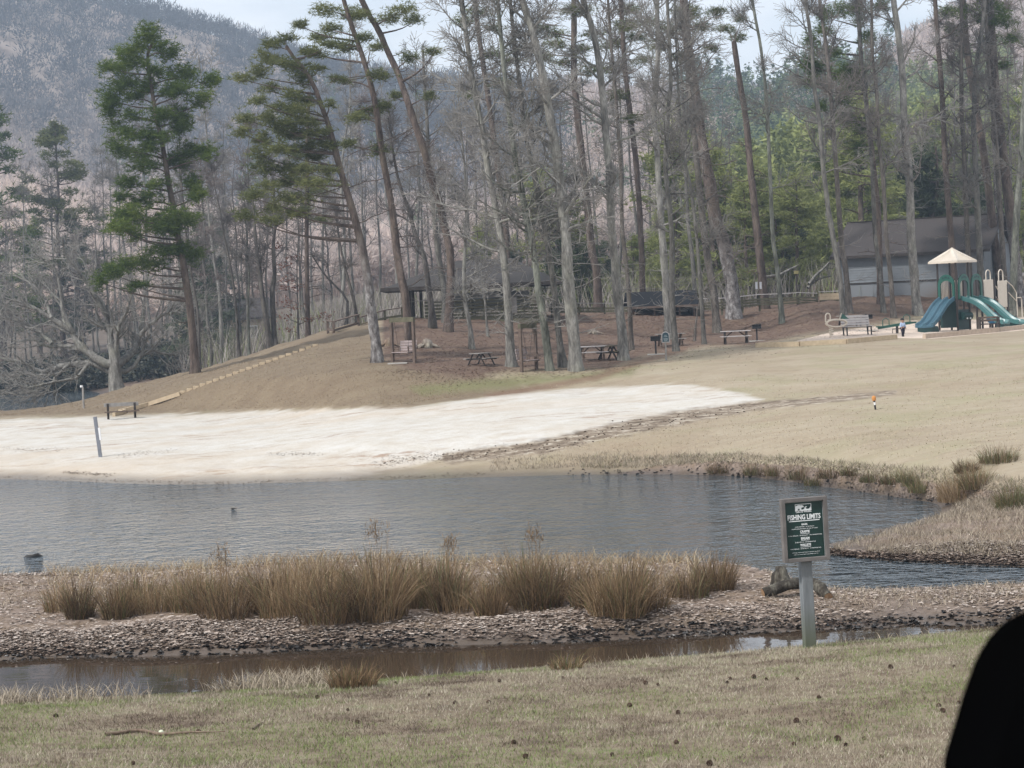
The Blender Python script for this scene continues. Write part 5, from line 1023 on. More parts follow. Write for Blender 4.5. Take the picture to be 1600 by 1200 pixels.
# ---------------------------------------------------------------- building behind the playground
def building():
    a = stand(1316, 140); b = stand(1541, 136); L = math.hypot(b[0] - a[0], b[1] - a[1]); rz = math.atan2(b[1] - a[1], b[0] - a[0])
    zb = min(a[2], b[2]) - .3; ze = at_d(1318, 397, 140)[2]; zr = at_d(1318, 351, 143.4)[2]; dep = 6.8
    t = empty('utility_building', (a[0], a[1], zb), rz, 'low pale grey clapboard building with a brown roof behind the tree trunks', 'building')
    he = ze - zb; hr = zr - zb; zf = at_d(1330, 444, 140)[2] - zb
    siding = simple('grey_clapboard', (.185, .20, .212), (.155, .168, .18), 3, .8); block = simple('painted_block', (.42, .44, .44), (.30, .30, .28), 1.2, .9)
    stain = NT('stained_block'); n = stain.noise(.5, 4, .6); sp = stain.n.new('ShaderNodeSeparateXYZ'); stain.lk(stain.tc.outputs['Object'], sp.inputs[0])
    mr = stain.n.new('ShaderNodeMapRange'); mr.inputs['From Min'].default_value = zf * .35; mr.inputs['From Max'].default_value = zf * .95; mr.inputs['To Min'].default_value = 1; mr.inputs['To Max'].default_value = 0; stain.lk(sp.outputs['Z'], mr.inputs[0])
    mx = stain.n.new('ShaderNodeMapRange'); mx.inputs['From Min'].default_value = L * .5; mx.inputs['From Max'].default_value = L * .75; stain.lk(sp.outputs['X'], mx.inputs[0])
    stain.base(stain.mix(stain.math('MULTIPLY', stain.math('MULTIPLY', mr.outputs[0], mx.outputs[0]), stain.ramp(n, [(.35, .3), (.6, 1.0)])), (.19, .20, .21), (.16, .092, .042))); stain.set(.9, .2)
    MB().box((L / 2, dep / 2, zf / 2), (L, dep, zf)).build('foundation', stain.m, t)
    h = (he - zf - .04) / 12
    for k in range(12):                              # lapped boards, each one tilted out at its foot
        z = zf + .06 + k * h; MB().prism([(0, 0), (-.035, 0), (-.008, h + .015), (0, h + .015)], (0, 1, 0), (0, 0, 1), (.0, .0, z), (L, 0, 0)).build('board', siding, t)
    MB().box((L / 2, .0, zf + .02), (L + .04, .12, .07)).build('sill_band', W_DARK, t)
    w = MB()
    for x in (0.03, L - .03):                        # gable ends
        w.prism([(0.05, zf), (dep, zf), (dep, he), (dep / 2, hr - .08), (0.05, he)], (0, 1, 0), (0, 0, 1), (x - .03, 0, 0), (.06, 0, 0))
    w.box((L / 2, dep - .03, (zf + he) / 2), (L - .1, .06, he - zf)).build('wall', siding, t)
    r = MB(); ov = .45; sl = (hr - he) / (dep / 2)
    r.prism([(-ov, he - sl * ov), (dep / 2, hr), (dep + ov, he - sl * ov), (dep + ov, he - sl * ov + .1), (dep / 2, hr + .11), (-ov, he - sl * ov + .1)], (0, 1, 0), (0, 0, 1), (-.5, 0, 0), (L + 1.0, 0, 0))
    rf = r.build('roof', ROOF, t)
    MB().box((L / 2, -ov - .02, he - sl * ov + .02), (L + 1.0, .035, .17)).build('fascia', W_DARK, rf)
    MB().box((L / 2, dep / 2, hr + .12), (L + 1.0, .22, .05)).build('ridge_cap', W_DARK, rf)
building()

# ---------------------------------------------------------------- open pavilion on the hill
def pavilion():
    d0 = 124; a = at_d(622, 452, d0); b = at_d(852, 440, d0); W = b[0] - a[0]; ze = (a[2] + b[2]) / 2; dep = 6.5
    zr = at_d(740, 406, d0 + dep / 2)[2]; zf = H(a[0] + 1.5, d0) - .1
    t = empty('picnic_pavilion', (a[0], d0, zf), 0, 'open picnic pavilion with dark hipped roof and plank railing on the hilltop', 'pavilion')
    he = ze - zf; hr = zr - zf; ov = .9
    V = [(-ov, -ov, he), (W + ov, -ov, he), (W + ov, dep + ov, he), (-ov, dep + ov, he), (W * .40, dep / 2, hr), (W * .78, dep / 2, hr)]
    Vb = [(x, y, z - .12) for x, y, z in V[:4]]
    rf = MB().add(V + Vb, [(0, 1, 5, 4), (1, 2, 5), (2, 3, 4, 5), (3, 0, 4), (6, 7, 1, 0), (7, 8, 2, 1), (8, 9, 3, 2), (9, 6, 0, 3), (9, 8, 7, 6)]).build('roof', ROOF_P, t)
    MB().box((W / 2, -ov - .02, he - .05), (W + 2 * ov, .04, .2)).build('fascia', W_DARK, rf)
    MB().box((-ov - .02, dep / 2, he - .05), (.04, dep + 2 * ov, .2)).build('fascia', W_DARK, rf)
    xs = [.35, .75, 1.15, W * .5, W - .3]
    for i, x in enumerate(xs): MB().box((x, .3 if i not in (1, 2) else 1.2 * i, (he - .1) / 2), (.17, .17, he - .12)).build('post', W_DARK, t)
    for x in (.35, W * .5, W - .3): MB().box((x, dep - .3, (he - .1) / 2), (.17, .17, he - .12)).build('post', W_DARK, t)
    MB().box((W / 2, dep / 2, .02), (W, dep, .2)).build('deck_floor', W_GREEN, t)
    MB().box((W * .62, dep - .6, he * .5 + .1), (W * .55, .15, he * .55)).build('back_wall', simple('pavilion_back_wall', (.30, .30, .30), (.22, .22, .22), 2, .9), t)
    for k in range(5): MB().box((W * .55 + .2, .05, .22 + k * .19), (W * .8, .05, .13)).build('rail_board', W_GREEN, t)
    for k in range(7): MB().box((1.3 + k * (W - 1.4) / 6, .1, .55), (.1, .1, 1.1)).build('rail_post', W_GREEN, t)
    MB().box((W * .55 + .2, .05, 1.14), (W * .8 + .2, .2, .05)).build('handrail', W_GREY, t)
    MB().box((W / 2, -.05, -.25), (W, .14, .28)).build('floor_beam', W_GREEN, t)
    MB().box((W * .77, .16, .62), (.5, .4, .9)).build('bin', W_GREY, t)
pavilion()

def rail_run(label, pts, h, post, board_m, n_boards, rails_only=False, name='wooden_railing', cat='railing', top_m=None, ground_pts=None):
    """railing between surveyed ground points, every board and post its own part"""
    P = [np.array(p, float) for p in pts]; t = empty(name, P[0], 0, label, cat); o = P[0]
    for i, p in enumerate(P): q = p - o; MB().box((q[0], q[1], q[2] + h / 2 - .1), (post, post, h + .35)).build('post', board_m, t)
    for a, b in zip(P[:-1], P[1:]):
        a = a - o; b = b - o; f = np.array([0, -post * .5 - .03, 0])
        for k in range(n_boards):
            z = .12 + k * (h - .15) / max(n_boards, 1); MB().bar(a + f + [0, 0, z], b + f + [0, 0, z], .04, (h - .15) / n_boards * .72 if not rails_only else .12).build('board', board_m, t)
        MB().bar(a + [0, 0, h + .1], b + [0, 0, h + .1], .18, .05).build('top_rail', top_m or board_m, t)
    return t
rail_run('sloping wooden railing beside the top of the hillside steps', [at_d(513, 528, 118), at_d(522, 530, 117), at_d(561, 518, 121)], .82, .12, W_BROWN, 2, True)
rail_run('level brown railing between the stair railing and the pavilion', [at_d(564, 520, 121.5), at_d(602, 509, 122.5), at_d(629, 505, 123)], .75, .12, W_GREEN, 2, True, top_m=W_BROWN)
rail_run('long weathered boardwalk railing with dark boards, running right towards the building', [at_d(1092, 486, 132), at_d(1128, 485, 132), at_d(1160, 482, 132.5), at_d(1187, 479, 133), at_d(1217, 478, 133.3), at_d(1248, 476, 133.6), at_d(1277, 477, 134)], .62, .12, W_GREEN, 3, name='boardwalk_railing', top_m=W_WHITE)
rail_run('low plank railing between the pavilion and the black roofed shed', [at_d(862, 491, 128), at_d(905, 490, 129), at_d(945, 490, 130), at_d(984, 489, 130)], .5, .1, W_GREEN, 2, name='boardwalk_railing', top_m=W_GREY)
a = at_d(1281, 480, 134); t = empty('retaining_panel', a, 0, 'pale tan plank panel at the right end of the boardwalk railing', 'plank wall')
for k in range(4): MB().box((.62, 0, .12 + k * .2), (1.24, .06, .19)).build('plank', W_PALE if k > 1 else W_GREEN, t)
MB().box((.62, 0, .92), (1.3, .18, .05)).build('cap_rail', W_WHITE, t)

def shed():
    d0 = 131; a = at_d(986, 482, d0); b = at_d(1087, 476, d0); W = b[0] - a[0]; zf = H((a[0] + b[0]) / 2, d0) - .15; he = a[2] - zf; zr = at_d(1036, 457, d0 + 2.4)[2] - zf
    t = empty('open_shed', (a[0], d0, zf), 0, 'low open shed with a black roof behind the paired pale trunks', 'shed')
    r = MB().prism([(-.3, he), (2.4, zr), (5.0, he), (5.0, he + .08), (2.4, zr + .09), (-.3, he + .08)], (0, 1, 0), (0, 0, 1), (-.2, 0, 0), (W + .4, 0, 0)).build('roof', ROOF_D, t)
    MB().box((W / 2, -.33, he + .02), (W + .4, .04, .13)).build('fascia', W_BROWN, r)
    for x in (.1, W * .36, W * .75, W - .1): MB().box((x, 0, he / 2), (.1, .1, he)).build('post', W_BROWN, t)
    MB().box((W / 2, 3.6, he / 2), (W, .1, he)).build('back_wall', W_DARK, t)
    for x in (0, W): MB().box((x, 2, he / 2), (.08, 3.4, he)).build('side_wall', W_DARK, t)
    MB().box((W * .72, 1.0, .35), (1.3, .5, .06)).build('shelf', W_GREY, t)
shed()

# ---------------------------------------------------------------- garden furniture
def picnic_table(px, py, rz, label, top, frame, L=1.85, z=None, d=None, s=1.0):
    p = hit(px, py) if d is None else stand(px, d); t = empty('picnic_table', p, rz, label, 'picnic table', 'picnic tables under the trees'); t.scale = (s * .8, s * .8, s * .8)
    for k in range(5): MB().box((0, -.30 + k * .15, .74), (L, .14, .045)).build('plank', top, t)
    for y in (-.68, .68):
        for k in (-1, 1): MB().box((0, y + k * .068, .44), (L, .13, .04)).build('bench_plank', top, t)
    for x in (-L * .36, L * .36):
        for sg in (-1, 1): MB().bar((x, sg * .62, 0), (x, sg * .22, .72), .045, .10, up=(1, 0, 0)).build('leg', frame, t)
        MB().box((x + .05, 0, .40), (.045, 1.5, .10)).build('cross_beam', frame, t)
        MB().bar((x * .92, 0, .42), (x * .30, 0, .71), .05, .06).build('brace', frame, t)
    return t
picnic_table(752, 571, R(58), 'small dark picnic table seen from its end, on the litter right of the porch swing', W_GREY, W_DARK, 1.5, s=.85)
picnic_table(926, 563, R(6), 'white topped picnic table beside the widest pale trunk', W_WHITE, W_BROWN, 1.5)
picnic_table(957, 562, R(50), 'mossy picnic table half hidden by the lichen spotted trunk', W_GREEN, W_DARK, 1.2)
picnic_table(1048, 541, R(4), 'weathered picnic table behind the pair of pale trunks and small sign', W_GREY, W_BROWN, 1.75)
picnic_table(1150, 537, R(-2), 'white topped picnic table standing clear beside a grill at the litter edge', W_WHITE, W_DARK, 1.75)
picnic_table(1328, 511, R(4), 'dark picnic table behind the slatted bench', W_GREY, W_DARK, 1.6)
picnic_table(1459, 490, R(3), 'picnic table half hidden behind the double slide', W_PALE, W_DARK, 1.5, d=122)
def grill(px, py, label, rz=0.0):
    p = hit(px, py); t = empty('park_grill', p, rz, label, 'grill', 'pedestal grills beside the picnic tables'); t.scale = (.82, .82, .82)
    MB().tube([(0, 0, -.1), (0, 0, .72)], .045, 8).build('post', IRON, t)
    b = MB(); b.box((0, 0, .74), (.5, .40, .03)).box((-.245, 0, .86), (.02, .40, .24)).box((.245, 0, .86), (.02, .40, .24)).box((0, .19, .86), (.47, .02, .24)).box((0, -.19, .80), (.47, .02, .12)).build('fire_box', IRON, t)
    g_ = MB()
    for k in range(9): g_.bar((-.22 + k * .055, -.18, .93), (-.22 + k * .055, .18, .93), .012)
    g_.build('grate', IRON, t); MB().box((0, 0, .01), (.9, .75, .06)).build('slab', CONC, t)
grill(1025, 554, 'black pedestal grill left of the small brown sign'); grill(1183, 533, 'black pedestal grill at the end of the clear white picnic table'); grill(1356, 517, 'black pedestal grill behind the slatted bench', .3)
def porch_swing(px, py, rz, label, w=1.5, h=1.75):
    p = hit(px, py); t = empty('porch_swing', p, rz, label, 'porch swing', 'porch swings under the trees')
    for x in (-w / 2, w / 2): MB().box((x, 0, h / 2 - .1), (.11, .11, h + .2)).build('post', W_BROWN, t)
    MB().box((0, 0, h + .02), (w + .12, .13, .2)).build('beam', W_GREEN, t)
    bw = w - .28
    s_ = MB()
    for k in range(5): MB().box((0, -.20 + k * .10, .42), (bw, .085, .03)).build('seat_slat', W_PINK, t)
    for k in range(4): MB().box((0, .30 + k * .02, .52 + k * .11), (bw, .028, .09)).build('back_slat', W_PINK, t)
    for x in (-bw / 2 + .03, bw / 2 - .03):
        MB().box((x, .02, .64), (.06, .5, .03)).build('armrest', W_BROWN, t); MB().box((x, -.18, .53), (.045, .045, .2)).build('arm_post', W_BROWN, t)
        MB().box((x, .03, .39), (.05, .56, .04)).build('seat_frame', W_BROWN, t)
        for y in (-.2, .22): MB().tube([(x, y, .42), (x, 0, h - .05)], .008, 4).build('chain', IRON, t)
porch_swing(631, 566, R(-38), 'porch swing with pinkish bench hanging in a timber frame by the leaning pine', 1.2, 1.75)
porch_swing(827, 579, R(58), 'porch swing seen from its side between two grey trunks', 1.15, 1.8)
o = MB().box((0, 0, .01), (.8, .5, .05)).build('paving_slab', CONC, loc=hit(621, 568)); tag(o, 'pale stone slab lying before the porch swing by the leaning pine', 'stone slab')
# slatted park bench at the playground edge
p = hit(1340, 524); t = empty('park_bench', p, R(12), 'weathered slatted park bench at the left end of the play surface', 'bench')
for k in range(4): MB().box((0, -.24 + k * .12, .43), (1.4, .10, .035)).build('seat_slat', W_WHITE, t)
for k in range(4): MB().box((0, .24 + k * .035, .53 + k * .12), (1.4, .03, .10)).build('back_slat', W_WHITE, t)
for x in (-.6, .6):
    MB().bar((x, -.24, 0), (x, -.22, .42), .05, .06).build('leg', IRON, t); MB().bar((x, .2, 0), (x, .40, .98), .05, .06).build('leg', IRON, t); MB().bar((x, -.26, .40), (x, .26, .40), .05, .05).build('seat_frame', IRON, t)
# bench on the beach
p = hit(191, 655); t = empty('beach_bench', p, R(14), 'rough plank bench with a back rail at the top of the beach', 'bench')
MB().box((0, .0, .42), (1.75, .34, .06)).build('seat', W_BROWN, t); MB().box((0, .26, .80), (1.75, .05, .20)).build('back_rail', W_GREY, t); t.scale = (.85, .85, .8)
for x in (-.68, .68): MB().box((x, .22, .38), (.11, .11, .98)).build('leg', W_DARK, t); MB().box((x, .05, .36), (.09, .4, .08)).build('bracket', W_DARK, t)
# hillside steps
S0 = hit(283, 616); t = empty('timber_stairs', S0, 0, 'pale timber steps climbing the hillside from the beach', 'steps')
for i in range(21):
    u = i / 20; q = hit(285 + (492 - 285) * u, 614.5 + (541 - 614.5) * u ** .98); q = q - S0; MB().box((q[0], q[1] + .2, q[2] + .03), (.25, .45, .15), zax(R(4))).build('step', W_PALE, t)
for (x0, y0), (x1, y1) in [((178, 651), (196, 645)), ((186, 646), (232, 634)), ((232, 634), (281, 618))]:
    A_, B_q = hit(x0, y0) - S0, hit(x1, y1) - S0; MB().bar(A_ + [0, 0, .08], B_q + [0, 0, .08], .12, .18).build('side_board', W_PALE, t)
# posts and markers
p = hit(157, 714); t = empty('marker_post', p, 0, 'grey post with a white panel on its side, leaning on the beach', 'post'); t.rotation_euler = (0, R(-5), 0)
MB().box((0, 0, .62), (.11, .11, 1.5)).build('post', simple('grey_paint', (.20, .21, .24), (.15, .16, .18), 6, .7), t); MB().box((.085, -.01, .78), (.055, .10, .42)).build('panel', WHITE, t)
p = hit(131, 638); t = empty('marker_post', p, 0, 'thin grey post with a white cap on the shore under the beech', 'post'); MB().tube([(0, 0, -.2), (0, 0, 1.0)], .05, 8).build('pole', W_GREY, t); MB().tube([(-.06, 0, 1.0), (-.06, 0, 1.1)], .07, 8).build('cap', WHITE, t)
p = hit(1368, 640); t = empty('marker_stake', p, 0, 'black and white stake with an orange top standing alone in the lawn', 'marker stake'); t.rotation_euler = (0, R(-6), 0)
BLK = simple('black_paint', (.022, .018, .02), (.016, .014, .015), 5, .5); ORG = simple('orange_paint', (.56, .25, .07), (.47, .20, .055), 5, .6)
MB().tube([(0, 0, -.1), (0, 0, .14)], .028, 8).build('lower_band', BLK, t); MB().tube([(0, 0, .14), (0, 0, .23)], .027, 8).build('white_band', WHITE, t); MB().tube([(0, 0, .23), (0, 0, .27)], .030, 8).build('collar', BLK, t)
MB().tube([(0, 0, .265), (0, 0, .285), (0, 0, .35), (0, 0, .40), (0, 0, .42)], [.04, .06, .065, .055, .02], 10).build('orange_top', ORG, t)
# small information sign at the wood's edge
p = hit(1041, 563); t = empty('trail_sign', p, R(4), 'small dark arched sign on a thin post at the edge of the litter', 'sign')
MB().box((0, 0, .38), (.07, .07, .95)).build('post', W_GREY, t)
def arch(w, h, r=.5, n=10): return [(-w / 2, 0), (w / 2, 0), (w / 2, h - w * r)] + [(w / 2 * math.cos(q), h - w * r + w * r * math.sin(q)) for q in [math.pi * k / n for k in range(1, n)]] + [(-w / 2, h - w * r)]
MB().prism(arch(.34, .46), (1, 0, 0), (0, 0, 1), (0, -.04, .74), (0, -.03, 0)).build('border', W_WHITE, t)
MB().prism(arch(.27, .39), (1, 0, 0), (0, 0, 1), (0, -.072, .775), (0, -.012, 0)).build('face', simple('slate_blue', (.035, .075, .095), (.025, .055, .07), 6, .5), t)
m_ = MB()
for z, w in ((1.045, .10), (.985, .16), (.905, .18), (.86, .18), (.815, .14)): m_.box((0, -.088, z), (w, .004, .016))
m_.build('lettering', simple('pale_print', (.5, .56, .58), (.42, .48, .5), 9, .6), t)['kind'] = 'stuff'

# ---------------------------------------------------------------- fishing sign
def text_mesh(body, width, height, bold=0.0):
    c = bpy.data.curves.new('lettering', 'FONT'); c.body = body; c.size = 1; c.align_x = 'CENTER'; c.extrude = .02; c.offset = bold; c.resolution_u = 2
    ob = bpy.data.objects.new('lettering', c); COL.objects.link(ob); bpy.context.view_layer.update()
    me = bpy.data.meshes.new_from_object(ob.evaluated_get(bpy.context.evaluated_depsgraph_get())); COL.objects.unlink(ob); bpy.data.objects.remove(ob); bpy.data.curves.remove(c)
    n = len(me.vertices); co = np.empty(n * 3, np.float32); me.vertices.foreach_get('co', co); co = co.reshape(-1, 3); lo, hi = co.min(0), co.max(0)
    co = (co - (lo + hi) / 2) / (hi - lo); co = np.stack([co[:, 0] * width, -co[:, 2] * .003, co[:, 1] * height], -1)
    me.vertices.foreach_set('co', co.astype(np.float32).ravel()); me.update(); me.materials.clear(); me.materials.append(WH_PRINT); return me
def fishing_sign():
    p = hit(1266, 1012); t = empty('fishing_sign', p, R(11), 'green fishing limits sign in a grey wooden frame on a post by the channel', 'sign'); t.rotation_euler = (0, R(-1.0), R(11))
    k = p[1] / F_PX; W, Hh = 75 * k, 100 * k; zt = 237 * k; z0 = zt - Hh; pw = 18 * k
    pm = NT('sign_post_wood'); n = pm.noise(4, 5, .6, stretch=(4, 4, .5)); sp = pm.n.new('ShaderNodeSeparateXYZ'); pm.lk(pm.tc.outputs['Object'], sp.inputs[0])
    mr = pm.n.new('ShaderNodeMapRange'); mr.inputs['From Min'].default_value = .05; mr.inputs['From Max'].default_value = .55; mr.inputs['To Min'].default_value = .75; mr.inputs['To Max'].default_value = 0; pm.lk(sp.outputs['Z'], mr.inputs[0])
    pm.base(pm.mix(mr.outputs[0], pm.ramp(n, [(.3, (.125, .135, .14)), (.7, (.205, .218, .226))]), (.075, .085, .04))); pm.bump(n, .3, .01); pm.set(.85, .2)
    MB().box((.01, .05, (z0 + .1 - .35) / 2), (pw, pw * .9, z0 + .1 + .35)).build('post', pm.m, t, bevel=.006)
    fw = 6.2 * k; fm = wood('sign_frame_wood', (.165, .15, .142), (.105, .096, .09))
    MB().box((-W / 2 + fw / 2, -.045, z0 + Hh / 2), (fw, .085, Hh)).build('frame_stile', fm, t, bevel=.004); MB().box((W / 2 - fw / 2, -.045, z0 + Hh / 2), (fw, .085, Hh)).build('frame_stile', fm, t, bevel=.004)
    MB().box((0, -.045, zt - fw / 2), (W - 2 * fw, .081, fw)).build('frame_rail', fm, t, bevel=.004); MB().box((0, -.045, z0 + fw / 2), (W - 2 * fw, .081, fw)).build('frame_rail', fm, t, bevel=.004)
    pw_, ph = W - 2 * fw, Hh - 2 * fw; bd = MB().box((0, -.03, z0 + Hh / 2), (pw_, .03, ph)).build('panel', SIGN_GREEN, t); y = -.0475
    e = .004
    m = MB(); m.box((-pw_ / 2 + e, y, z0 + Hh / 2), (e, .004, ph)); m.box((pw_ / 2 - e, y, z0 + Hh / 2), (e, .004, ph)); m.box((0, y, zt - fw - e), (pw_ - 3 * e, .004, e)); m.build('edge_line', simple('grey_edge', (.4, .42, .43), (.3, .32, .33), 9, .5), bd)
    u = ph / 96.0; top = z0 + Hh / 2 + ph / 2       # text rows in hundredths of the panel height
    def line(body, row, w, h, bold=0.0): mesh_obj('lettering', text_mesh(body, w * pw_, h * u, bold), bd, (0, y, top - row * u))
    line('Lake & Wildlife', 17.5, .40, 2.6, .01); line('FISHING LIMITS', 26.5, .86, 9.0, .025)
    for row, w, h_ in ((33, .80, 1.3), (55, .24, .6), (66.5, .22, .6), (78, .27, .6)): MB().box((0, y, top - row * u), (w * pw_, .003, h_ * u)).build('underline', WH_PRINT, bd)
    line('BASS', 39, .15, 3.2, .03); line('5 PER PERSON - 10 PER BOAT', 43.2, .50, 1.5); line('RELEASE BASS BETWEEN 12" AND 16" LONG', 46.6, .68, 1.5)
    line('CRAPPIE', 51.5, .25, 4.2, .03); line('15 PER PERSON - 30 PER BOAT - NO MINIMUM SIZE', 58, .88, 1.6)
    line('BREAM', 63.2, .22, 4.2, .03); line('25 PER PERSON - NO MINIMUM SIZE', 69.6, .54, 1.6)
    line('WALLEYE', 74.4, .28, 4.0, .03); line('5 PER PERSON - 10 PER BOAT - 15" MINIMUM SIZE', 80.8, .80, 1.6)
    line('All boats, motors and trailers must be registered', 87.2, .72, 1.5); line('with a current lake and wildlife permit', 90.6, .64, 1.5)
    # emblem: bear and wave in a white outlined box
    w, h = .41 * pw_, 11 * u; cx, cz = -.01 * pw_, top - 10 * u; q = MB()
    for sx in (-1, 1): q.box((cx + sx * w / 2, y, cz), (.006, .003, h))
    for sz in (-1, 1): q.box((cx, y, cz + sz * h / 2), (w + .006, .003, .006))
    q.build('emblem_border', WH_PRINT, bd)
    bear = [(-.48, -.42), (-.48, .18), (-.40, .33), (-.28, .40), (-.16, .34), (-.06, .36), (-.02, .26), (.03, .20), (.05, .08), (.0, .0), (-.08, .0), (-.13, -.12), (-.13, -.42), (-.22, -.42), (-.24, -.18), (-.34, -.18), (-.36, -.42)]
    MB().prism([(cx + a * w, cz + b_ * h) for a, b_ in bear], (1, 0, 0), (0, 0, 1), (0, y + .001, 0), (0, -.003, 0)).build('emblem_bear', WH_PRINT, bd)
    wave = [(-.12, -.46), (.48, -.46), (.48, .05), (.43, -.02), (.40, -.20), (.30, -.30), (.20, -.26), (.15, -.10), (.18, .02), (.24, -.02), (.22, .12), (.14, .12), (.09, -.02), (.07, -.20), (.0, -.34), (-.12, -.36)]
    MB().prism([(cx + a * w, cz + b_ * h) for a, b_ in wave], (1, 0, 0), (0, 0, 1), (0, y + .001, 0), (0, -.003, 0)).build('emblem_wave', WH_PRINT, bd)
fishing_sign()
# ---------------------------------------------------------------- play structure
GREEN = simple('green_plastic', (.012, .088, .062), (.010, .075, .053), 3, .4, spec=.5); DGREEN = simple('dark_green_plastic', (.008, .038, .034), (.006, .030, .028), 3, .45, spec=.45)
BLUE_S = simple('blue_slide_plastic', (.045, .11, .15), (.038, .094, .128), 2, .34, spec=.5); TEAL_S = simple('teal_slide_plastic', (.055, .155, .15), (.046, .132, .128), 2, .34, spec=.5)
POST_B = simple('brown_post_coat', (.040, .030, .026), (.030, .023, .020), 4, .45, spec=.45); BLUE_B = simple('bright_blue_plastic', (.02, .22, .48), (.018, .19, .42), 3, .35, spec=.5)
def slide_mesh(chan, L, z0, z1, wave, w, name, mat, parent, orig, direction):
    """a moulded slide: chan troughs side by side swept down a wavy line; real wall thickness"""
    n = 22; D = Vector(direction); S = Vector((-D.y, D.x, 0)); O = Vector(orig); lip = .17; cw = w / chan
    sec = []
    for c in range(chan):
        a = -w / 2 + c * cw
        sec += [(a, lip if c == 0 else lip * .9), (a + .05, lip * .9), (a + .10, .04), (a + cw * .5, .0), (a + cw - .10, .04), (a + cw - .05, lip * .9)]
    sec += [(w / 2, lip), (w / 2 + .035, lip - .02), (w / 2 + .03, -.05), (0, -.08), (-w / 2 - .03, -.05), (-w / 2 - .035, lip - .02)]
    V = []; F = []; m = len(sec)
    for i in range(n + 1):
        u = i / n; e = u * u * (3 - 2 * u) * .55 + u * .45
        z = z0 + (z1 - z0) * e + wave * math.sin(u * math.pi * 2 - .6) * (1 - abs(2 * u - 1) ** 3)
        if u > .86: z = max(z, z1 - .0)
        c = O + D * (L * u) + Vector((0, 0, z)); fl = 1 + (.10 if u > .9 else 0)
        for x, h in sec: V.append(c + S * x * fl + Vector((0, 0, h)))
    for i in range(n):
        for k in range(m): F.append((i * m + k, i * m + (k + 1) % m, (i + 1) * m + (k + 1) % m, (i + 1) * m + k))
    F += [tuple(range(m)), tuple(n * m + k for k in range(m - 1, -1, -1))]
    return MB().add(V, F).build(name, mat, parent, smooth=False)
def play_structure():
    fc = hit(1497, 517); rz = R(45); wx = np.array([math.cos(rz), math.sin(rz), 0]); vy = np.array([-math.sin(rz), math.cos(rz), 0]); hs = .54
    c = fc + (wx * (hs) + vy * hs); t = empty('play_structure', (c[0], c[1], fc[2]), rz, 'playground climber with cream canopy, green arches and blue slides', 'playground structure')
    t.location = [float(q) for q in (fc + wx * hs + vy * hs)]; t.location.z = float(fc[2])
    DZ = 1.56; bays = [0, 1.12, 2.3, 3.45]
    def post(x, y, h): MB().tube([(x, y, -.4), (x, y, h)], .055, 10).build('post', POST_B, t)
    for x, y, h in [(-hs, -hs, 3.52), (hs, -hs, 3.52), (-hs, hs, 3.52), (hs, hs, 3.52)]: post(x, y, h)
    for x in bays[1:]:
        for y in (-hs, hs): post(x + hs, y, 2.55 if x < 3 else 2.2)
    for x in bays: MB().box((x, 0, DZ - .03), (1.08, 1.06, .06)).build('deck', POST_B, t)
    A = .86; top = MB(); ap = (0, 0, 4.13); cs = [(-A, -A, 3.46), (A, -A, 3.46), (A, A, 3.46), (-A, A, 3.46)]; lo = [(x, y, 3.36) for x, y, z in cs]; inn = [(x * .93, y * .93, 3.36) for x, y, z in cs]; ia = (0, 0, 4.03)
    top.add([ap] + cs + lo + inn + [ia], [(0, 1, 2), (0, 2, 3), (0, 3, 4), (0, 4, 1)] + [(1 + i, 5 + i, 5 + (i + 1) % 4, 1 + (i + 1) % 4) for i in range(4)] + [(5 + i, 9 + i, 9 + (i + 1) % 4, 5 + (i + 1) % 4) for i in range(4)] + [(9 + i, 13, 9 + (i + 1) % 4) for i in range(4)])
    cn = top.build('canopy', CREAM, t)
    rb = MB()
    for i in range(4):
        a, b = Vector(cs[i]), Vector(cs[(i + 1) % 4])
        for k in range(1, 12):
            q = a.lerp(b, k / 12); f = min(k, 12 - k) / 6; e = q.lerp(Vector(ap), f * .98) + Vector((0, 0, .012)); rb.bar(q + Vector((0, 0, .01)), e, .022, .018)
    rb.build('rib', CREAM, cn)
    # arches over the slide entries
    def archway(x, y, dirx, name='arch'):
        """green arched hood, legs and cut-outs, lying along x or y"""
        n = 14; w = .96; ax = Vector((1, 0, 0)) if dirx else Vector((0, 1, 0)); nn = Vector((0, -1, 0)) if dirx else Vector((-1, 0, 0)); o = Vector((x, y, DZ))
        m = MB()
        for sgn in (-1, 1): m.prism([(sgn * w / 2, 0), (sgn * (w / 2 - .13), 0), (sgn * (w / 2 - .13), .72), (sgn * w / 2, .72)][::sgn], ax, (0, 0, 1), o + nn * .03, nn * .07)
        out = [(w / 2 * math.cos(math.pi * k / n), .72 + .52 * math.sin(math.pi * k / n)) for k in range(n + 1)]; inn = [((w / 2 - .13) * math.cos(math.pi * k / n), .68 + .26 * math.sin(math.pi * k / n)) for k in range(n + 1)]
        for k in range(n): m.prism([out[k], out[k + 1], inn[k + 1], inn[k]], ax, (0, 0, 1), o + nn * .031, nn * .068)
        a = m.build(name, GREEN, t)
        h = MB()
        for cx, cz, r1 in ((0, 1.10, .10), (-.17, 1.06, .06), (.17, 1.06, .06)): h.prism([(cx - r1, cz - .045), (cx + r1, cz - .045), (cx + r1 * .5, cz + .055), (cx - r1 * .5, cz + .055)], ax, (0, 0, 1), o + nn * .1, nn * .008)
        h.build('hole', DGREEN, a)
    archway(-hs, 0, False); archway(0, -hs, True); archway(bays[1], -hs, True)
    # slides
    slide_mesh(2, 2.05, DZ + .0, .30, .03, .88, 'double_slide', BLUE_S, t, (-hs - .06, 0, 0), (-1, 0, 0))
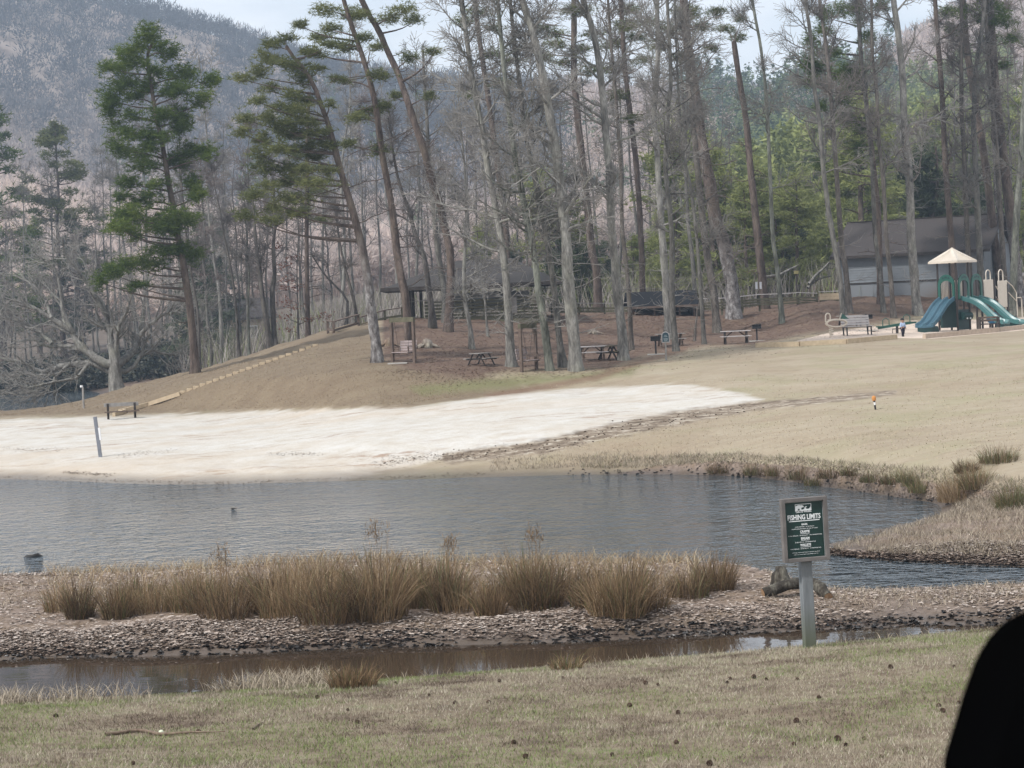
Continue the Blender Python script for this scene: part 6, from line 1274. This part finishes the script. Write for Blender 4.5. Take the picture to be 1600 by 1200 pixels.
    slide_mesh(1, 2.35, DZ + .0, .30, .09, .52, 'slide', TEAL_S, t, (.02, -hs - .06, 0), (0, -1, 0)); slide_mesh(1, 2.55, DZ + .0, .26, .10, .52, 'slide', TEAL_S, t, (bays[1], -hs - .06, 0), (0, -1, 0))
    MB().prism([(0, 0), (.62, 0), (.62, .26), (.1, .30)], (-1, 0, 0), (0, 0, 1), (-hs - 1.45, -.42, 0), (0, .84, 0)).build('slide_foot', DGREEN, t)
    for x in (.02, bays[1]): MB().prism([(0, 0), (.45, 0), (.5, .24), (.05, .28)], (0, -1, 0), (0, 0, 1), (x - .24, -hs - 1.95, 0), (.48, 0, 0)).build('slide_foot', DGREEN, t)
    # panels below and between
    MB().box((-hs + .02, 0, .82), (.05, .92, 1.3)).build('wall_panel', DGREEN, t)
    tp = MB().box((0, -hs + .02, .55), (.92, .05, 1.0)).build('game_panel', DGREEN, t)
    MB().tube([(-.33, -hs - .12, .72), (.38, -hs - .12, .72)], .20, 14).build('drum', DGREEN, tp)
    d_ = MB()
    for x in (-.16, .12): d_.tube([(x, -hs - .30, .60), (x, -hs - .335, .60)], .045, 10)
    d_.build('button', WHITE, tp)
    for k in range(6): MB().tube([(-.30 + k * .12, hs, DZ), (-.30 + k * .12, hs, DZ + .95)], .018, 6).build('bar', CREAM, t)
    MB().box((bays[1], hs, DZ + .5), (.9, .04, .9)).build('barrier_panel', CREAM, t)
    for x in bays[2:]:
        bp = MB().box((x + (.0 if x < 3 else .12), -hs, DZ + .42 - (.25 if x > 3 else 0)), (.84, .05, 1.0 if x < 3 else 1.35)).build('barrier_panel', CREAM, t, bevel=.02)
        lp = [(x - .2 + .2 - .2 * math.cos(q), -hs, DZ + 1.2 + .2 * math.sin(q)) for q in [math.pi * k / 8 for k in range(9)]]
        MB().tube([(x - .2, -hs, DZ + .85)] + lp + [(x + .2, -hs, DZ + .85)], .028, 8).build('hand_loop', CREAM, t)
    MB().box((bays[3] - .1, -hs + .03, .75), (.9, .05, .8)).build('wall_panel', DGREEN, t)
    # steps at the far end
    x0 = bays[3] + hs
    for k in range(4): MB().box((x0 + .18 + k * .3, 0, DZ - .33 * (k + 1)), (.3, .9, .05)).build('stair_tread', POST_B, t)
    for y in (-.48, .48):
        MB().tube([(x0 + .02, y, DZ + .85), (x0 + .6, y, DZ + .55), (x0 + .95, y, DZ + .2), (x0 + 1.0, y, -.2)], .024, 8).build('handrail', CREAM, t)
        MB().tube([(x0 + .02, y, DZ + .35), (x0 + .97, y, DZ - .25)], .022, 8).build('handrail', CREAM, t)
        MB().tube([(x0 + 1.0, y, DZ - .05), (x0 + 1.35, y, DZ - .05), (x0 + 1.42, y, DZ - .15), (x0 + 1.42, y, -.2)], .024, 8).build('handrail', CREAM, t)
play_structure()
p = hit(1551, 514); t = empty('ball', p, 0, 'bright blue ball beside the foot of the middle slide', 'ball'); t.name = 'play_ball'
m = MB(); n = 12
Vs = [(.30 * math.cos(2 * math.pi * k / n) * math.cos(q), .30 * math.sin(2 * math.pi * k / n) * math.cos(q), .55 + .30 * math.sin(q)) for q in [R(-85 + 17 * j) for j in range(11)] for k in range(n)]
m.add(Vs, [(j * n + k, j * n + (k + 1) % n, (j + 1) * n + (k + 1) % n, (j + 1) * n + k) for j in range(10) for k in range(n)]).build('shell', BLUE_B, t, smooth=True); MB().tube([(0, 0, -.1), (0, 0, .3)], .06, 8).build('stand', POST_B, t)
p = hit(1546, 519); t = empty('play_bench', p, R(6), 'dark brown framed seat in front of the slides', 'bench')
MB().box((0, 0, .38), (1.0, .32, .05)).build('seat', POST_B, t)
for z in (.55, .68): MB().box((0, .16, z), (1.0, .03, .10)).build('back_slat', W_BROWN, t)
for x in (-.45, .45): MB().box((x, .05, .34), (.06, .34, .72)).build('leg', POST_B, t)
# spring rocker, seesaw
p = hit(1303, 526); t = empty('spring_rocker', p, R(5), 'cream tubular spring rocker with a green seat back on the play surface', 'spring rocker')
def loop(cx, cz, rx, rz_, y, n=16, a0=0, a1=2 * math.pi): return [(cx + rx * math.cos(a0 + (a1 - a0) * k / n), y, cz + rz_ * math.sin(a0 + (a1 - a0) * k / n)) for k in range(n + 1)]
MB().tube(loop(.14, .62, .48, .17, -.12), .035, 8, False).build('body_frame', CREAM, t); MB().tube(loop(.14, .62, .48, .17, .12), .035, 8, False).build('body_frame', CREAM, t)
MB().tube([(-.36, 0, .70), (-.36, 0, .92)] + loop(-.25, .95, .11, .14, 0, 8, math.pi, 0) + [(-.14, 0, .72)], .032, 8).build('handle', CREAM, t)
MB().tube([(.28, 0, .74), (.40, 0, 1.06)], .03, 8).build('back_post', CREAM, t); MB().prism([(.44, 1.04), (.72, .80), (.36, .80)], (1, 0, 0), (0, 0, 1), (0, -.1, 0), (0, .2, 0)).build('seat_back', GREEN, t)
MB().box((.1, 0, .78), (.7, .26, .05)).build('seat', CREAM, t)
MB().tube([(.09 * math.cos(k * .7) - .12, .09 * math.sin(k * .7), .10 + k * .0105) for k in range(36)], .022, 6).build('spring', CREAM, t); MB().tube([(-.12, 0, -.15), (-.12, 0, .14)], .07, 10).build('base_post', CREAM, t)
p = hit(1402, 521); t = empty('seesaw', p, R(10), 'green seesaw with bowed handles behind the child on the play surface', 'seesaw')
MB().bar((-.95, 0, .30), (.95, 0, .52), .16, .12).build('beam', GREEN, t); MB().tube([(0, 0, -.1), (0, 0, .42)], .07, 8).build('pivot', POST_B, t)
for x, z in ((-.55, .36), (.5, .5)): MB().tube([(x - .16, 0, z), (x - .16, 0, z + .3), (x, 0, z + .40), (x + .16, 0, z + .3), (x + .16, 0, z)], .022, 6).build('handle', GREEN, t)
for x, z in ((-.85, .36), (.85, .56)): MB().box((x, 0, z), (.34, .26, .06)).build('seat', CREAM if x > 0 else GREEN, t)
MB().tube([(-.3, -.2, .02), (-.3, -.2, .22), (.2, -.2, .24), (.2, -.2, .02)], .02, 6).build('stand', POST_B, t)
# border timbers of the play surface
for lab, pts in [('pale timber edging the left end of the play surface', [(1182, 543), (1250, 541), (1322, 537), (1400, 530)]), ('timber edging with a pale top in front of the slides', [(1444, 529), (1500, 524), (1556, 519), (1612, 513)])]:
    P = [hit(x, y) for x, y in pts]; t = empty('border_timber', P[0], 0, lab, 'timber edging')
    for a, b in zip(P[:-1], P[1:]): MB().bar(a - P[0] + [0, 0, .08], b - P[0] + [0, 0, .08], .16, .26).build('timber', W_PALE if 'left' in lab else simple('sun_bleached_timber', (.52, .42, .33), (.40, .31, .24), 5, .85), t)

# ---------------------------------------------------------------- the child on the play surface
def skin_obj(name, joints, edges, radii, mat, parent, sub=2):
    me = bpy.data.meshes.new(name); me.from_pydata([tuple(j) for j in joints], edges, []); me.materials.append(mat); o = mesh_obj(name, me, parent)
    md = o.modifiers.new('skin', 'SKIN'); me.skin_vertices if me.skin_vertices else None
    if not me.skin_vertices: bpy.context.view_layer.update()
    if not me.skin_vertices: me.attributes.new('skin', 'FLOAT', 'POINT')
    if me.skin_vertices:
        sv = me.skin_vertices[0].data
        for i, r in enumerate(radii): sv[i].radius = (r, r) if not hasattr(r, '__len__') else r
        sv[0].use_root = True
    s = o.modifiers.new('subd', 'SUBSURF'); s.levels = sub; s.render_levels = sub; md.use_smooth_shade = True; return o
def tube_body(parts, n=10):
    m = MB()
    for pts, rad in parts: m.tube(pts, rad, n)
    return m
p = hit(1411, 526); t = empty('person', p, R(20), 'small child in a pale blue jacket and dark trousers walking by the seesaw', 'person')
SKIN = simple('skin_tone', (.40, .25, .18), (.36, .22, .16), 4, .6); HAIR = simple('dark_hair', (.018, .014, .013), (.012, .01, .009), 20, .6); JACK = simple('pale_blue_fleece', (.36, .45, .60), (.30, .38, .52), 9, .85); TROU = simple('dark_trousers', (.018, .016, .030), (.012, .011, .02), 9, .85); SHOE = simple('dark_shoes', (.02, .02, .02), None, 5, .6)
def figure(sc, rgrow, cut=None):
    """skeleton of a toddler of 0.88 m mid stride"""
    J = dict(pelvis=(0, 0, .40), chest=(0, .0, .56), neck=(0, 0, .655), head=(0, -.01, .72), crown=(0, -.005, .80), shl=(-.085, 0, .61), shr=(.085, 0, .61), ell=(-.13, -.03, .51), elr=(.13, .03, .51), wrl=(-.13, -.09, .43), wrr=(.14, -.02, .42),
             hil=(-.055, 0, .37), hir=(.055, 0, .37), knl=(-.06, -.06, .21), knr=(.06, .02, .21), anl=(-.06, -.05, .05), anr=(.06, .09, .06), tol=(-.06, -.12, .025), tor=(.06, .03, .02), hal=(-.13, -.115, .40), har=(.145, -.03, .385))
    return J
J = figure(1, 0); names = list(J)
EDG = [('pelvis', 'chest'), ('chest', 'neck'), ('neck', 'head'), ('head', 'crown'), ('chest', 'shl'), ('chest', 'shr'), ('shl', 'ell'), ('shr', 'elr'), ('ell', 'wrl'), ('elr', 'wrr'), ('wrl', 'hal'), ('wrr', 'har'), ('pelvis', 'hil'), ('pelvis', 'hir'), ('hil', 'knl'), ('hir', 'knr'), ('knl', 'anl'), ('knr', 'anr'), ('anl', 'tol'), ('anr', 'tor')]
RAD = dict(pelvis=.075, chest=.08, neck=.036, head=.078, crown=.062, shl=.04, shr=.04, ell=.032, elr=.032, wrl=.024, wrr=.024, hal=.022, har=.022, hil=.055, hir=.055, knl=.04, knr=.04, anl=.03, anr=.03, tol=.024, tor=.024)
skin_obj('body', [J[k] for k in names], [(names.index(a), names.index(b)) for a, b in EDG], [RAD[k] for k in names], SKIN, t)
def sub_skin(name, keys, edges, grow_, mat):
    skin_obj(name, [J[k] for k in keys], [(keys.index(a), keys.index(b)) for a, b in edges], [RAD[k] + grow_ for k in keys], mat, t)
sub_skin('jacket', ['pelvis', 'chest', 'shl', 'shr', 'ell', 'elr', 'wrl', 'wrr'], [('pelvis', 'chest'), ('chest', 'shl'), ('chest', 'shr'), ('shl', 'ell'), ('shr', 'elr'), ('ell', 'wrl'), ('elr', 'wrr')], .014, JACK)
sub_skin('trousers', ['pelvis', 'hil', 'hir', 'knl', 'knr', 'anl', 'anr'], [('pelvis', 'hil'), ('pelvis', 'hir'), ('hil', 'knl'), ('hir', 'knr'), ('knl', 'anl'), ('knr', 'anr')], .010, TROU)
m = MB(); n = 12
m.add([(.088 * math.cos(2 * math.pi * k / n) * math.cos(q), .012 + .09 * math.sin(2 * math.pi * k / n) * math.cos(q), .775 + .088 * math.sin(q)) for q in [R(-12 + 12 * j) for j in range(9)] for k in range(n)], [(j * n + k, j * n + (k + 1) % n, (j + 1) * n + (k + 1) % n, (j + 1) * n + k) for j in range(8) for k in range(n)] + [tuple(range(n - 1, -1, -1))])
m.build('hair', HAIR, t, smooth=True)
fc = MB()
for x in (-.028, .028): fc.tube([(x, -.083, .735), (x, -.094, .735)], .009, 8)
fc.build('eye', SHOE, t); MB().tube([(0, -.08, .722), (0, -.105, .712)], [.008, .013], 8).build('nose', SKIN, t); MB().box((0, -.083, .690), (.034, .012, .008)).build('mouth', simple('lips', (.30, .12, .10), None, 5, .6), t)
for x in (-.082, .082): MB().tube([(x, .0, .705), (x * 1.06, .008, .725), (x, .01, .745)], .012, 6).build('ear', SKIN, t)
hands = MB()
for side, (hx, hy, hz) in ((-1, J['hal']), (1, J['har'])):
    for k in range(4): hands.tube([(hx + (k - 1.5) * .011, hy, hz - .008), (hx + (k - 1.5) * .012, hy - .012, hz - .028), (hx + (k - 1.5) * .011, hy - .010, hz - .042 - .004 * (k in (1, 2)))], [.0065, .006, .005], 6)
    hands.tube([(hx - side * .018, hy - .006, hz + .006), (hx - side * .030, hy - .016, hz - .012)], [.007, .0055], 6)
hands.build('fingers', SKIN, t)
for k in ('l', 'r'):
    a, b = J['an' + k], J['to' + k]; MB().tube([(a[0], a[1] + .03, a[2] - .015), (a[0], a[1], a[2] - .01), (b[0], b[1], b[2] + .005), (b[0], b[1] - .02, b[2])], [.028, .038, .036, .02], 8).build('shoe', SHOE, t, smooth=True)

# ---------------------------------------------------------------- logs, stumps, sticks
LOGB = bark('log_bark', (.022, .018, .014), (.058, .050, .040), (.22, .205, .165), scale=5); CUT = simple('cut_wood', (.34, .22, .125), (.22, .13, .07), 12, .9)
def rough_tube(pts, rad, n=12, amp=.08, step=.12):
    P = resample(np.array(pts, float), step); l = np.linspace(0, 1, len(P)); rr = np.interp(l, np.linspace(0, 1, len(rad)), rad)
    V_, F_ = tubes(P[None], rr[None], n); V_ = V_.reshape(len(P), n, 3); V_ = P[:, None] + (V_ - P[:, None]) * (1 + RNG.normal(0, amp, (len(P), n, 1))); V_ = V_.reshape(-1, 3)
    return V_, F_, P, rr, n
def log_thing(name, cat, label, wpts, rad, base, ends=(True, True), mat=None):
    t = empty(name, base, 0, label, cat); V_, F_, P, rr, n = rough_tube([q - base for q in wpts], rad)
    me = np_mesh('bark', V_, F_, mat or LOGB, smooth=True); mesh_obj('bark', me, t)
    for e, ring, q, d in ((ends[0], V_[:n], P[0], P[0] - P[1]), (ends[1], V_[-n:], P[-1], P[-1] - P[-2])):
        if e:
            d = d / np.linalg.norm(d) * .008; m = MB(); m.add(list(ring + d) + [q + d * 1.5], [(k, (k + 1) % n, n) for k in range(n)]); m.build('cut_face', CUT, t)
b = hit(1240, 932); k = b[1] / F_PX; dd = b[1]
log_thing('cut_log', 'log', 'bent cut log with an orange sawn end lying on the mud bank behind the sign', [at_d(1193, 927, dd - .15), at_d(1212, 921, dd - .1), at_d(1232, 913, dd), at_d(1256, 911, dd + .1), at_d(1276, 914, dd + .1)], [7.6 * k, 8.8 * k, 8.4 * k, 8 * k, 7.6 * k], b)
b2 = hit(1300, 934); dd = b2[1]
log_thing('cut_log', 'log', 'short mossy log right of the sign post with a pale sawn end facing forward', [at_d(1270, 911, dd + .35), at_d(1284, 920, dd + .1), at_d(1294, 932, dd - .12)], [8.5 * k, 9.4 * k, 7 * k], b2, (False, True))
b3 = hit(1219, 918); dd = b3[1]
def stump(name, label, base, r, h, mat, lean=(0, 0), roots=0, top=.75):
    t = empty(name, base, 0, label, 'tree stump'); V_, F_, P, rr, n = rough_tube([(0, 0, -.1), (0, 0, 0), (lean[0] * .4, lean[1], h * .45), (lean[0], lean[1], h * .85), (lean[0] * 1.1, lean[1], h)], [r * 1.25, r * 1.1, r, r * .8, r * top * .6], 12, .10, h / 6)
    m = np_mesh('bark', np.concatenate([V_, P[-1:] + [[0, 0, r * .12]]]), [F_, np.array([[len(V_) - n + k, len(V_) - n + (k + 1) % n, len(V_)] for k in range(n)])], mat, smooth=True); mesh_obj('bark', m, t)
    for q in range(roots):
        a = 6.283 * q / roots + RNG.uniform(-.4, .4); l = r * RNG.uniform(1.6, 3.2); V2, F2, _, _, _ = rough_tube([(0, 0, h * .45), (math.cos(a) * r, math.sin(a) * r, h * .25), (math.cos(a) * l, math.sin(a) * l, -.04)], [r * .4, r * .28, r * .1], 7, .08, .1); mesh_obj('root', np_mesh('root', V2, F2, mat, smooth=True), t)
stump('mossy_stump', 'rounded mossy stump behind the cut log at the water edge', b3, 15 * k, 34 * k, LOGB, (.02, 0))
STB = bark('stump_wood', (.10, .065, .045), (.20, .14, .10), (.36, .29, .23), scale=5); q = hit(606, 540); stump('tree_stump', 'small reddish stump between the leaning pine and the porch swing', q, .22, .34, STB, (.05, 0), 3)
q = hit(668, 543); stump('tree_stump', 'pale jagged stump with spreading roots right of the porch swing', q, .28, .38, bark('grey_stump', (.12, .095, .075), (.24, .20, .165), (.38, .34, .29), scale=5), (-.05, 0), 6)
q = hit(927, 521); stump('tree_stump', 'low pale stump with three roots on the litter slope behind the white picnic table', q, .20, .22, bark('pale_stump', (.16, .125, .10), (.30, .25, .20), (.42, .36, .30), scale=5), (0, 0), 5)
# dark waterlogged stump in the lake
q = hit(46, 897, 38); q = np.array([q[0], q[1] + .4, -.05]); kk = q[1] / F_PX
log_thing('waterlogged_stump', 'waterlogged wood', 'black waterlogged stump lying in the shallows at the left', [q + [-16 * kk, 0, .0], q + [-8 * kk, 0, .04], q + [4 * kk, 0, .05], q + [8 * kk, .02, .07], q + [15 * kk, 0, .03]], [.03, .05, .055, .06, .035], q, (False, False), simple('wet_black_wood', (.014, .012, .011), (.008, .007, .007), 8, .55))
# small branch sticking out of the lake
q = at_z(366, 795, 0.0); t = empty('drift_branch', q, 0, 'small brown leafy twig floating on the lake', 'twig'); kk = q[1] / F_PX
V_, F_ = tubes(np.array([[[-.10, 0, -.01], [0, .01, .012], [.07, .0, .02]]]), np.array([[.008, .010, .006]]), 6); mesh_obj('stem', np_mesh('stem', V_, F_, W_BROWN), t)
V_, F_, r_ = leaves(np.array([[.06, 0, .02], [.03, .03, .015], [.0, .02, .015], [-.03, -.02, .012], [-.07, .02, .012]]), np.full(5, .09), np.array([.3, .4, .25, .35, .3]), .15); mesh_obj('leaf', np_mesh('leaf', V_, F_, m_leaf, {'rnd': r_}), t)
# fallen stick on the foreground lawn, pale ball, cones
pts = [hit(x, y) + [0, 0, .02] for x, y in [(165, 1150), (188, 1148), (212, 1144), (232, 1146), (250, 1150), (275, 1149), (300, 1147), (330, 1147), (352, 1146)]]
log_thing('fallen_branch', 'branch', 'long crooked bare stick lying on the foreground grass at the lower left', pts, [.016, .018, .018, .015, .016, .014, .010, .007, .004], pts[0], (False, False), simple('stick_bark', (.20, .15, .11), (.10, .07, .05), 14, .9))
q = hit(252, 1148); m = MB(); m.tube([(0, 0, -.005), (0, 0, .008), (0, 0, .022), (0, 0, .036), (0, 0, .044), (0, 0, .047)], [.012, .022, .026, .022, .012, .003], 10); o = m.build('white_puffball', simple('pale_fungus', (.62, .66, .50), (.52, .55, .42), 9, .8), loc=q, smooth=True); tag(o, 'pale round puffball beside the fallen stick on the foreground grass', 'mushroom')
pts = [hit(x, y) + [0, 0, .012] for x, y in [(395, 1141), (404, 1134), (412, 1130)]]
log_thing('fallen_twig', 'twig', 'short dark twig lying on the grass right of the long stick', pts, [.008, .007, .003], pts[0], (False, False), W_BROWN)
CONE = simple('cone_brown', (.095, .055, .038), (.045, .028, .020), 18, .9)
def cone_mesh():
    m = MB()
    for j in range(7):
        z = .004 + j * .0075; r = .024 * math.sin(.5 + j * .36)
        for k in range(7):
            a = 6.283 * k / 7 + j * .45; c = Vector((math.cos(a) * r, math.sin(a) * r, z)); u = Vector((math.cos(a), math.sin(a), .5)) * .011; v = Vector((-math.sin(a), math.cos(a), 0)) * .007
            b = len(m.v); m.add([c - v, c + v, c + u + v * .6 + Vector((0, 0, .004)), c + u - v * .6 + Vector((0, 0, .004)), c + u * .5 - Vector((0, 0, .004))], [(0, 1, 2, 3), (0, 4, 1), (1, 4, 2), (0, 3, 4)])
    m.tube([(0, 0, 0), (0, 0, .05)], [.014, .004], 6); return m
proto = cone_mesh().build('pine_cone', CONE); tag(proto, 'dark pine cone lying on the mown foreground grass', 'pine cone', 'pine cones scattered over the foreground grass')
CN = [(669, 1088), (764, 1099), (806, 1162), (822, 1186), (1008, 1070), (1026, 1072), (1134, 1068), (1196, 1063), (1247, 1063), (1283, 1091), (1308, 1157), (1352, 1156), (1374, 1184), (1112, 1197), (954, 1182), (982, 1105), (1468, 1105), (1473, 1113), (1054, 1163), (84, 1120), (495, 1092), (312, 1145), (210, 1195), (560, 1131), (708, 1100), (1394, 1045), (1489, 1043), (1062, 1116), (1245, 1128), (880, 1061), (1180, 1060), (1140, 1062), (1240, 1165), (777, 1066), (545, 1111), (1500, 1100), (1319, 1166), (620, 1068)]
for i, (x, y) in enumerate(CN):
    o = proto if i == 0 else proto.copy()
    if i: COL.objects.link(o)
    q = hit(x, y); o.location = [float(c) for c in q + [0, 0, .008]]; o.rotation_euler = (RNG.uniform(.9, 1.7), RNG.uniform(-.4, .4), RNG.uniform(0, 6.28)); s = RNG.uniform(.5, .9); o.scale = (s, s, s * .85)
# pale fallen limbs behind the boardwalk
for lab, pts in [('pale fallen limb arching behind the boardwalk, the upper one', [(1195, 433), (1215, 430), (1232, 422), (1248, 414)]), ('pale forked fallen limb leaning behind the boardwalk, left of the building', [(1264, 444), (1275, 430), (1286, 420), (1296, 409)]), ('lower pale fallen limb left of the building', [(1262, 450), (1272, 440), (1288, 433), (1300, 431)])]:
    P = [at_d(x, y, 142 + i * .4) for i, (x, y) in enumerate(pts)]; log_thing('fallen_limb', 'branch', lab, P, [.10, .09, .07, .04], P[0], (False, False), B_PALE)
# notices on the pine, lamp post
for x, lab in ((1182, 'left pale notice sheet on the pine behind the boardwalk'), (1188.5, 'right pale notice sheet on the pine behind the boardwalk')):
    q = at_d(x, 446, 135.2); o = MB().box((0, 0, 0), (.13, .02, .42)).build('notice', simple('notice_grey', (.42, .43, .46), None, 4, .7), loc=q); tag(o, lab, 'notice')
q = stand(1247, 135.5); t = empty('post_box', q, 0, 'thin dark post with a yellowish box on top behind the boardwalk', 'post box'); hz = at_d(1247, 428, 135.5)[2] - q[2]; MB().box((0, 0, hz / 2), (.09, .09, hz)).build('post', W_DARK, t); MB().box((0, 0, hz + .1), (.26, .2, .2)).build('box', simple('ochre_box', (.25, .22, .10), None, 4, .8), t)
# house far behind the crest
q = stand(362, 215); k = 215 / F_PX; t = empty('cottage', q, R(20), 'small cottage with a brick chimney glimpsed through the trees behind the crest', 'house'); hz = at_d(362, 500, 215)[2] - q[2]
TAN = simple('tan_siding', (.42, .33, .24), (.35, .27, .2), 2, .9); MB().box((0, 3, hz / 2), (8, 6, hz)).build('wall', TAN, t)
rf = MB().prism([(-.6, hz), (3, hz + 1.9), (6.6, hz), (6.6, hz + .15), (3, hz + 2.08), (-.6, hz + .15)], (0, 1, 0), (0, 0, 1), (-4.5, 0, 0), (9, 0, 0)).build('roof', ROOF, t)
MB().box((.6, 1.4, hz + 1.6), (.5, .5, 2.8)).build('chimney', simple('pale_chimney', (.55, .45, .40), (.46, .37, .33), 6, .9), rf); MB().box((.6, 1.4, hz + 3.05), (.62, .62, .18)).build('chimney_cap', IRON, rf)
for x in (-2.2, 2.0):
    w_ = MB().box((x, -.03, hz * .55), (1.0, .08, 1.2)).build('window', WHITE, t); MB().box((x, -.085, hz * .55), (.8, .03, 1.0)).build('pane', simple('dark_pane', (.05, .06, .07), None, 3, .1, spec=.5), w_)
# low beam wall at the far right
P = [at_d(1543, 432, 146), at_d(1582, 430, 147), at_d(1640, 425, 148)]
t = empty('log_rail', P[0], 0, 'pale horizontal beam rail on the slope at the far right', 'rail')
for a_, b_ in zip(P[:-1], P[1:]): MB().bar(a_ - P[0], b_ - P[0], .16, .22).build('beam', W_WHITE, t)
for q in P: z = q[2] - H(q[0], q[1]); MB().box(tuple(q - P[0] - [0, 0, z / 2]), (.14, .14, z + .2)).build('post', W_BROWN, t)
# stones in the drainage ditch
SMESH = []
for i in range(5):
    n = 8; V_ = []; F_ = []
    for j in range(5):
        for k_ in range(n): a = 6.283 * k_ / n; e = -1.2 + .6 * j; r_ = math.cos(e) * RNG.uniform(.8, 1.15); V_.append((r_ * math.cos(a), r_ * math.sin(a) * .75, .4 * math.sin(e) + .1))
    for j in range(4):
        for k_ in range(n): F_.append((j * n + k_, j * n + (k_ + 1) % n, (j + 1) * n + (k_ + 1) % n, (j + 1) * n + k_))
    SMESH.append((np.array(V_), np.array(F_)))
VV = []; FF = []; RR = []; off0 = 0; allp = wrack(190, DITCH_L[:5], 5, 0)
for q in allp:
    v, f = SMESH[int(RNG.integers(0, 5))]; s = RNG.uniform(.012, .045); a = RNG.uniform(0, 6.28); Rm = np.array([[math.cos(a), -math.sin(a), 0], [math.sin(a), math.cos(a), 0], [0, 0, 1]])
    VV.append(v @ Rm.T * s + q); FF.append(f + off0); off0 += len(v); RR.append(np.full(len(v), RNG.uniform(0, 1)))
o = mesh_obj('ditch_rubble', np_mesh('ditch_rubble', np.concatenate(VV), np.concatenate(FF), leafy('rubble', [(0, (.045, .033, .022)), (.7, (.115, .085, .058)), (1, (.17, .13, .095))]), {'rnd': np.concatenate(RR)})); o['kind'] = 'stuff'; o['label'] = 'dark clods and stones along the drainage ditch'
# ---------------------------------------------------------------- black car part close to the camera
d0 = 1.15; outl = [(1462, 1225), (1470, 1198), (1485, 1150), (1494, 1118), (1505, 1086), (1516, 1056), (1531, 1026), (1546, 1004), (1561, 987), (1580, 972), (1602, 960), (1640, 948), (1700, 944), (1780, 950), (1840, 980), (1870, 1040), (1880, 1120), (1875, 1225)]
P = np.array([at_d(x + 50, y + 24, d0) for x, y in outl]); c = P.mean(0)
nP = len(P); rings = [(.86, -.018), (.955, -.010), (1.0, 0.004), (1.0, .05), (.97, .075), (.90, .09)]; Vv = []
for s, dy in rings: Vv += list(c + (P - c) * s + np.array([0, dy, 0]))
Ff = [(i * nP + k, i * nP + (k + 1) % nP, (i + 1) * nP + (k + 1) % nP, (i + 1) * nP + k) for i in range(len(rings) - 1) for k in range(nP)] + [tuple(range(nP - 1, -1, -1)), tuple((len(rings) - 1) * nP + k for k in range(nP))]
t = empty('car_mirror', c, 0, 'black rounded car mirror housing, blurred and close at the lower right corner', 'car mirror'); GB_ = simple('black_car_plastic', (.0012, .0012, .0014), (.001, .001, .001), 5, 1.0, spec=.0)
MB().add([v - c for v in Vv], Ff).build('housing', GB_, t, smooth=True); MB().box((.06, .04, -.25), (.08, .06, .4)).build('stalk', GB_, t)
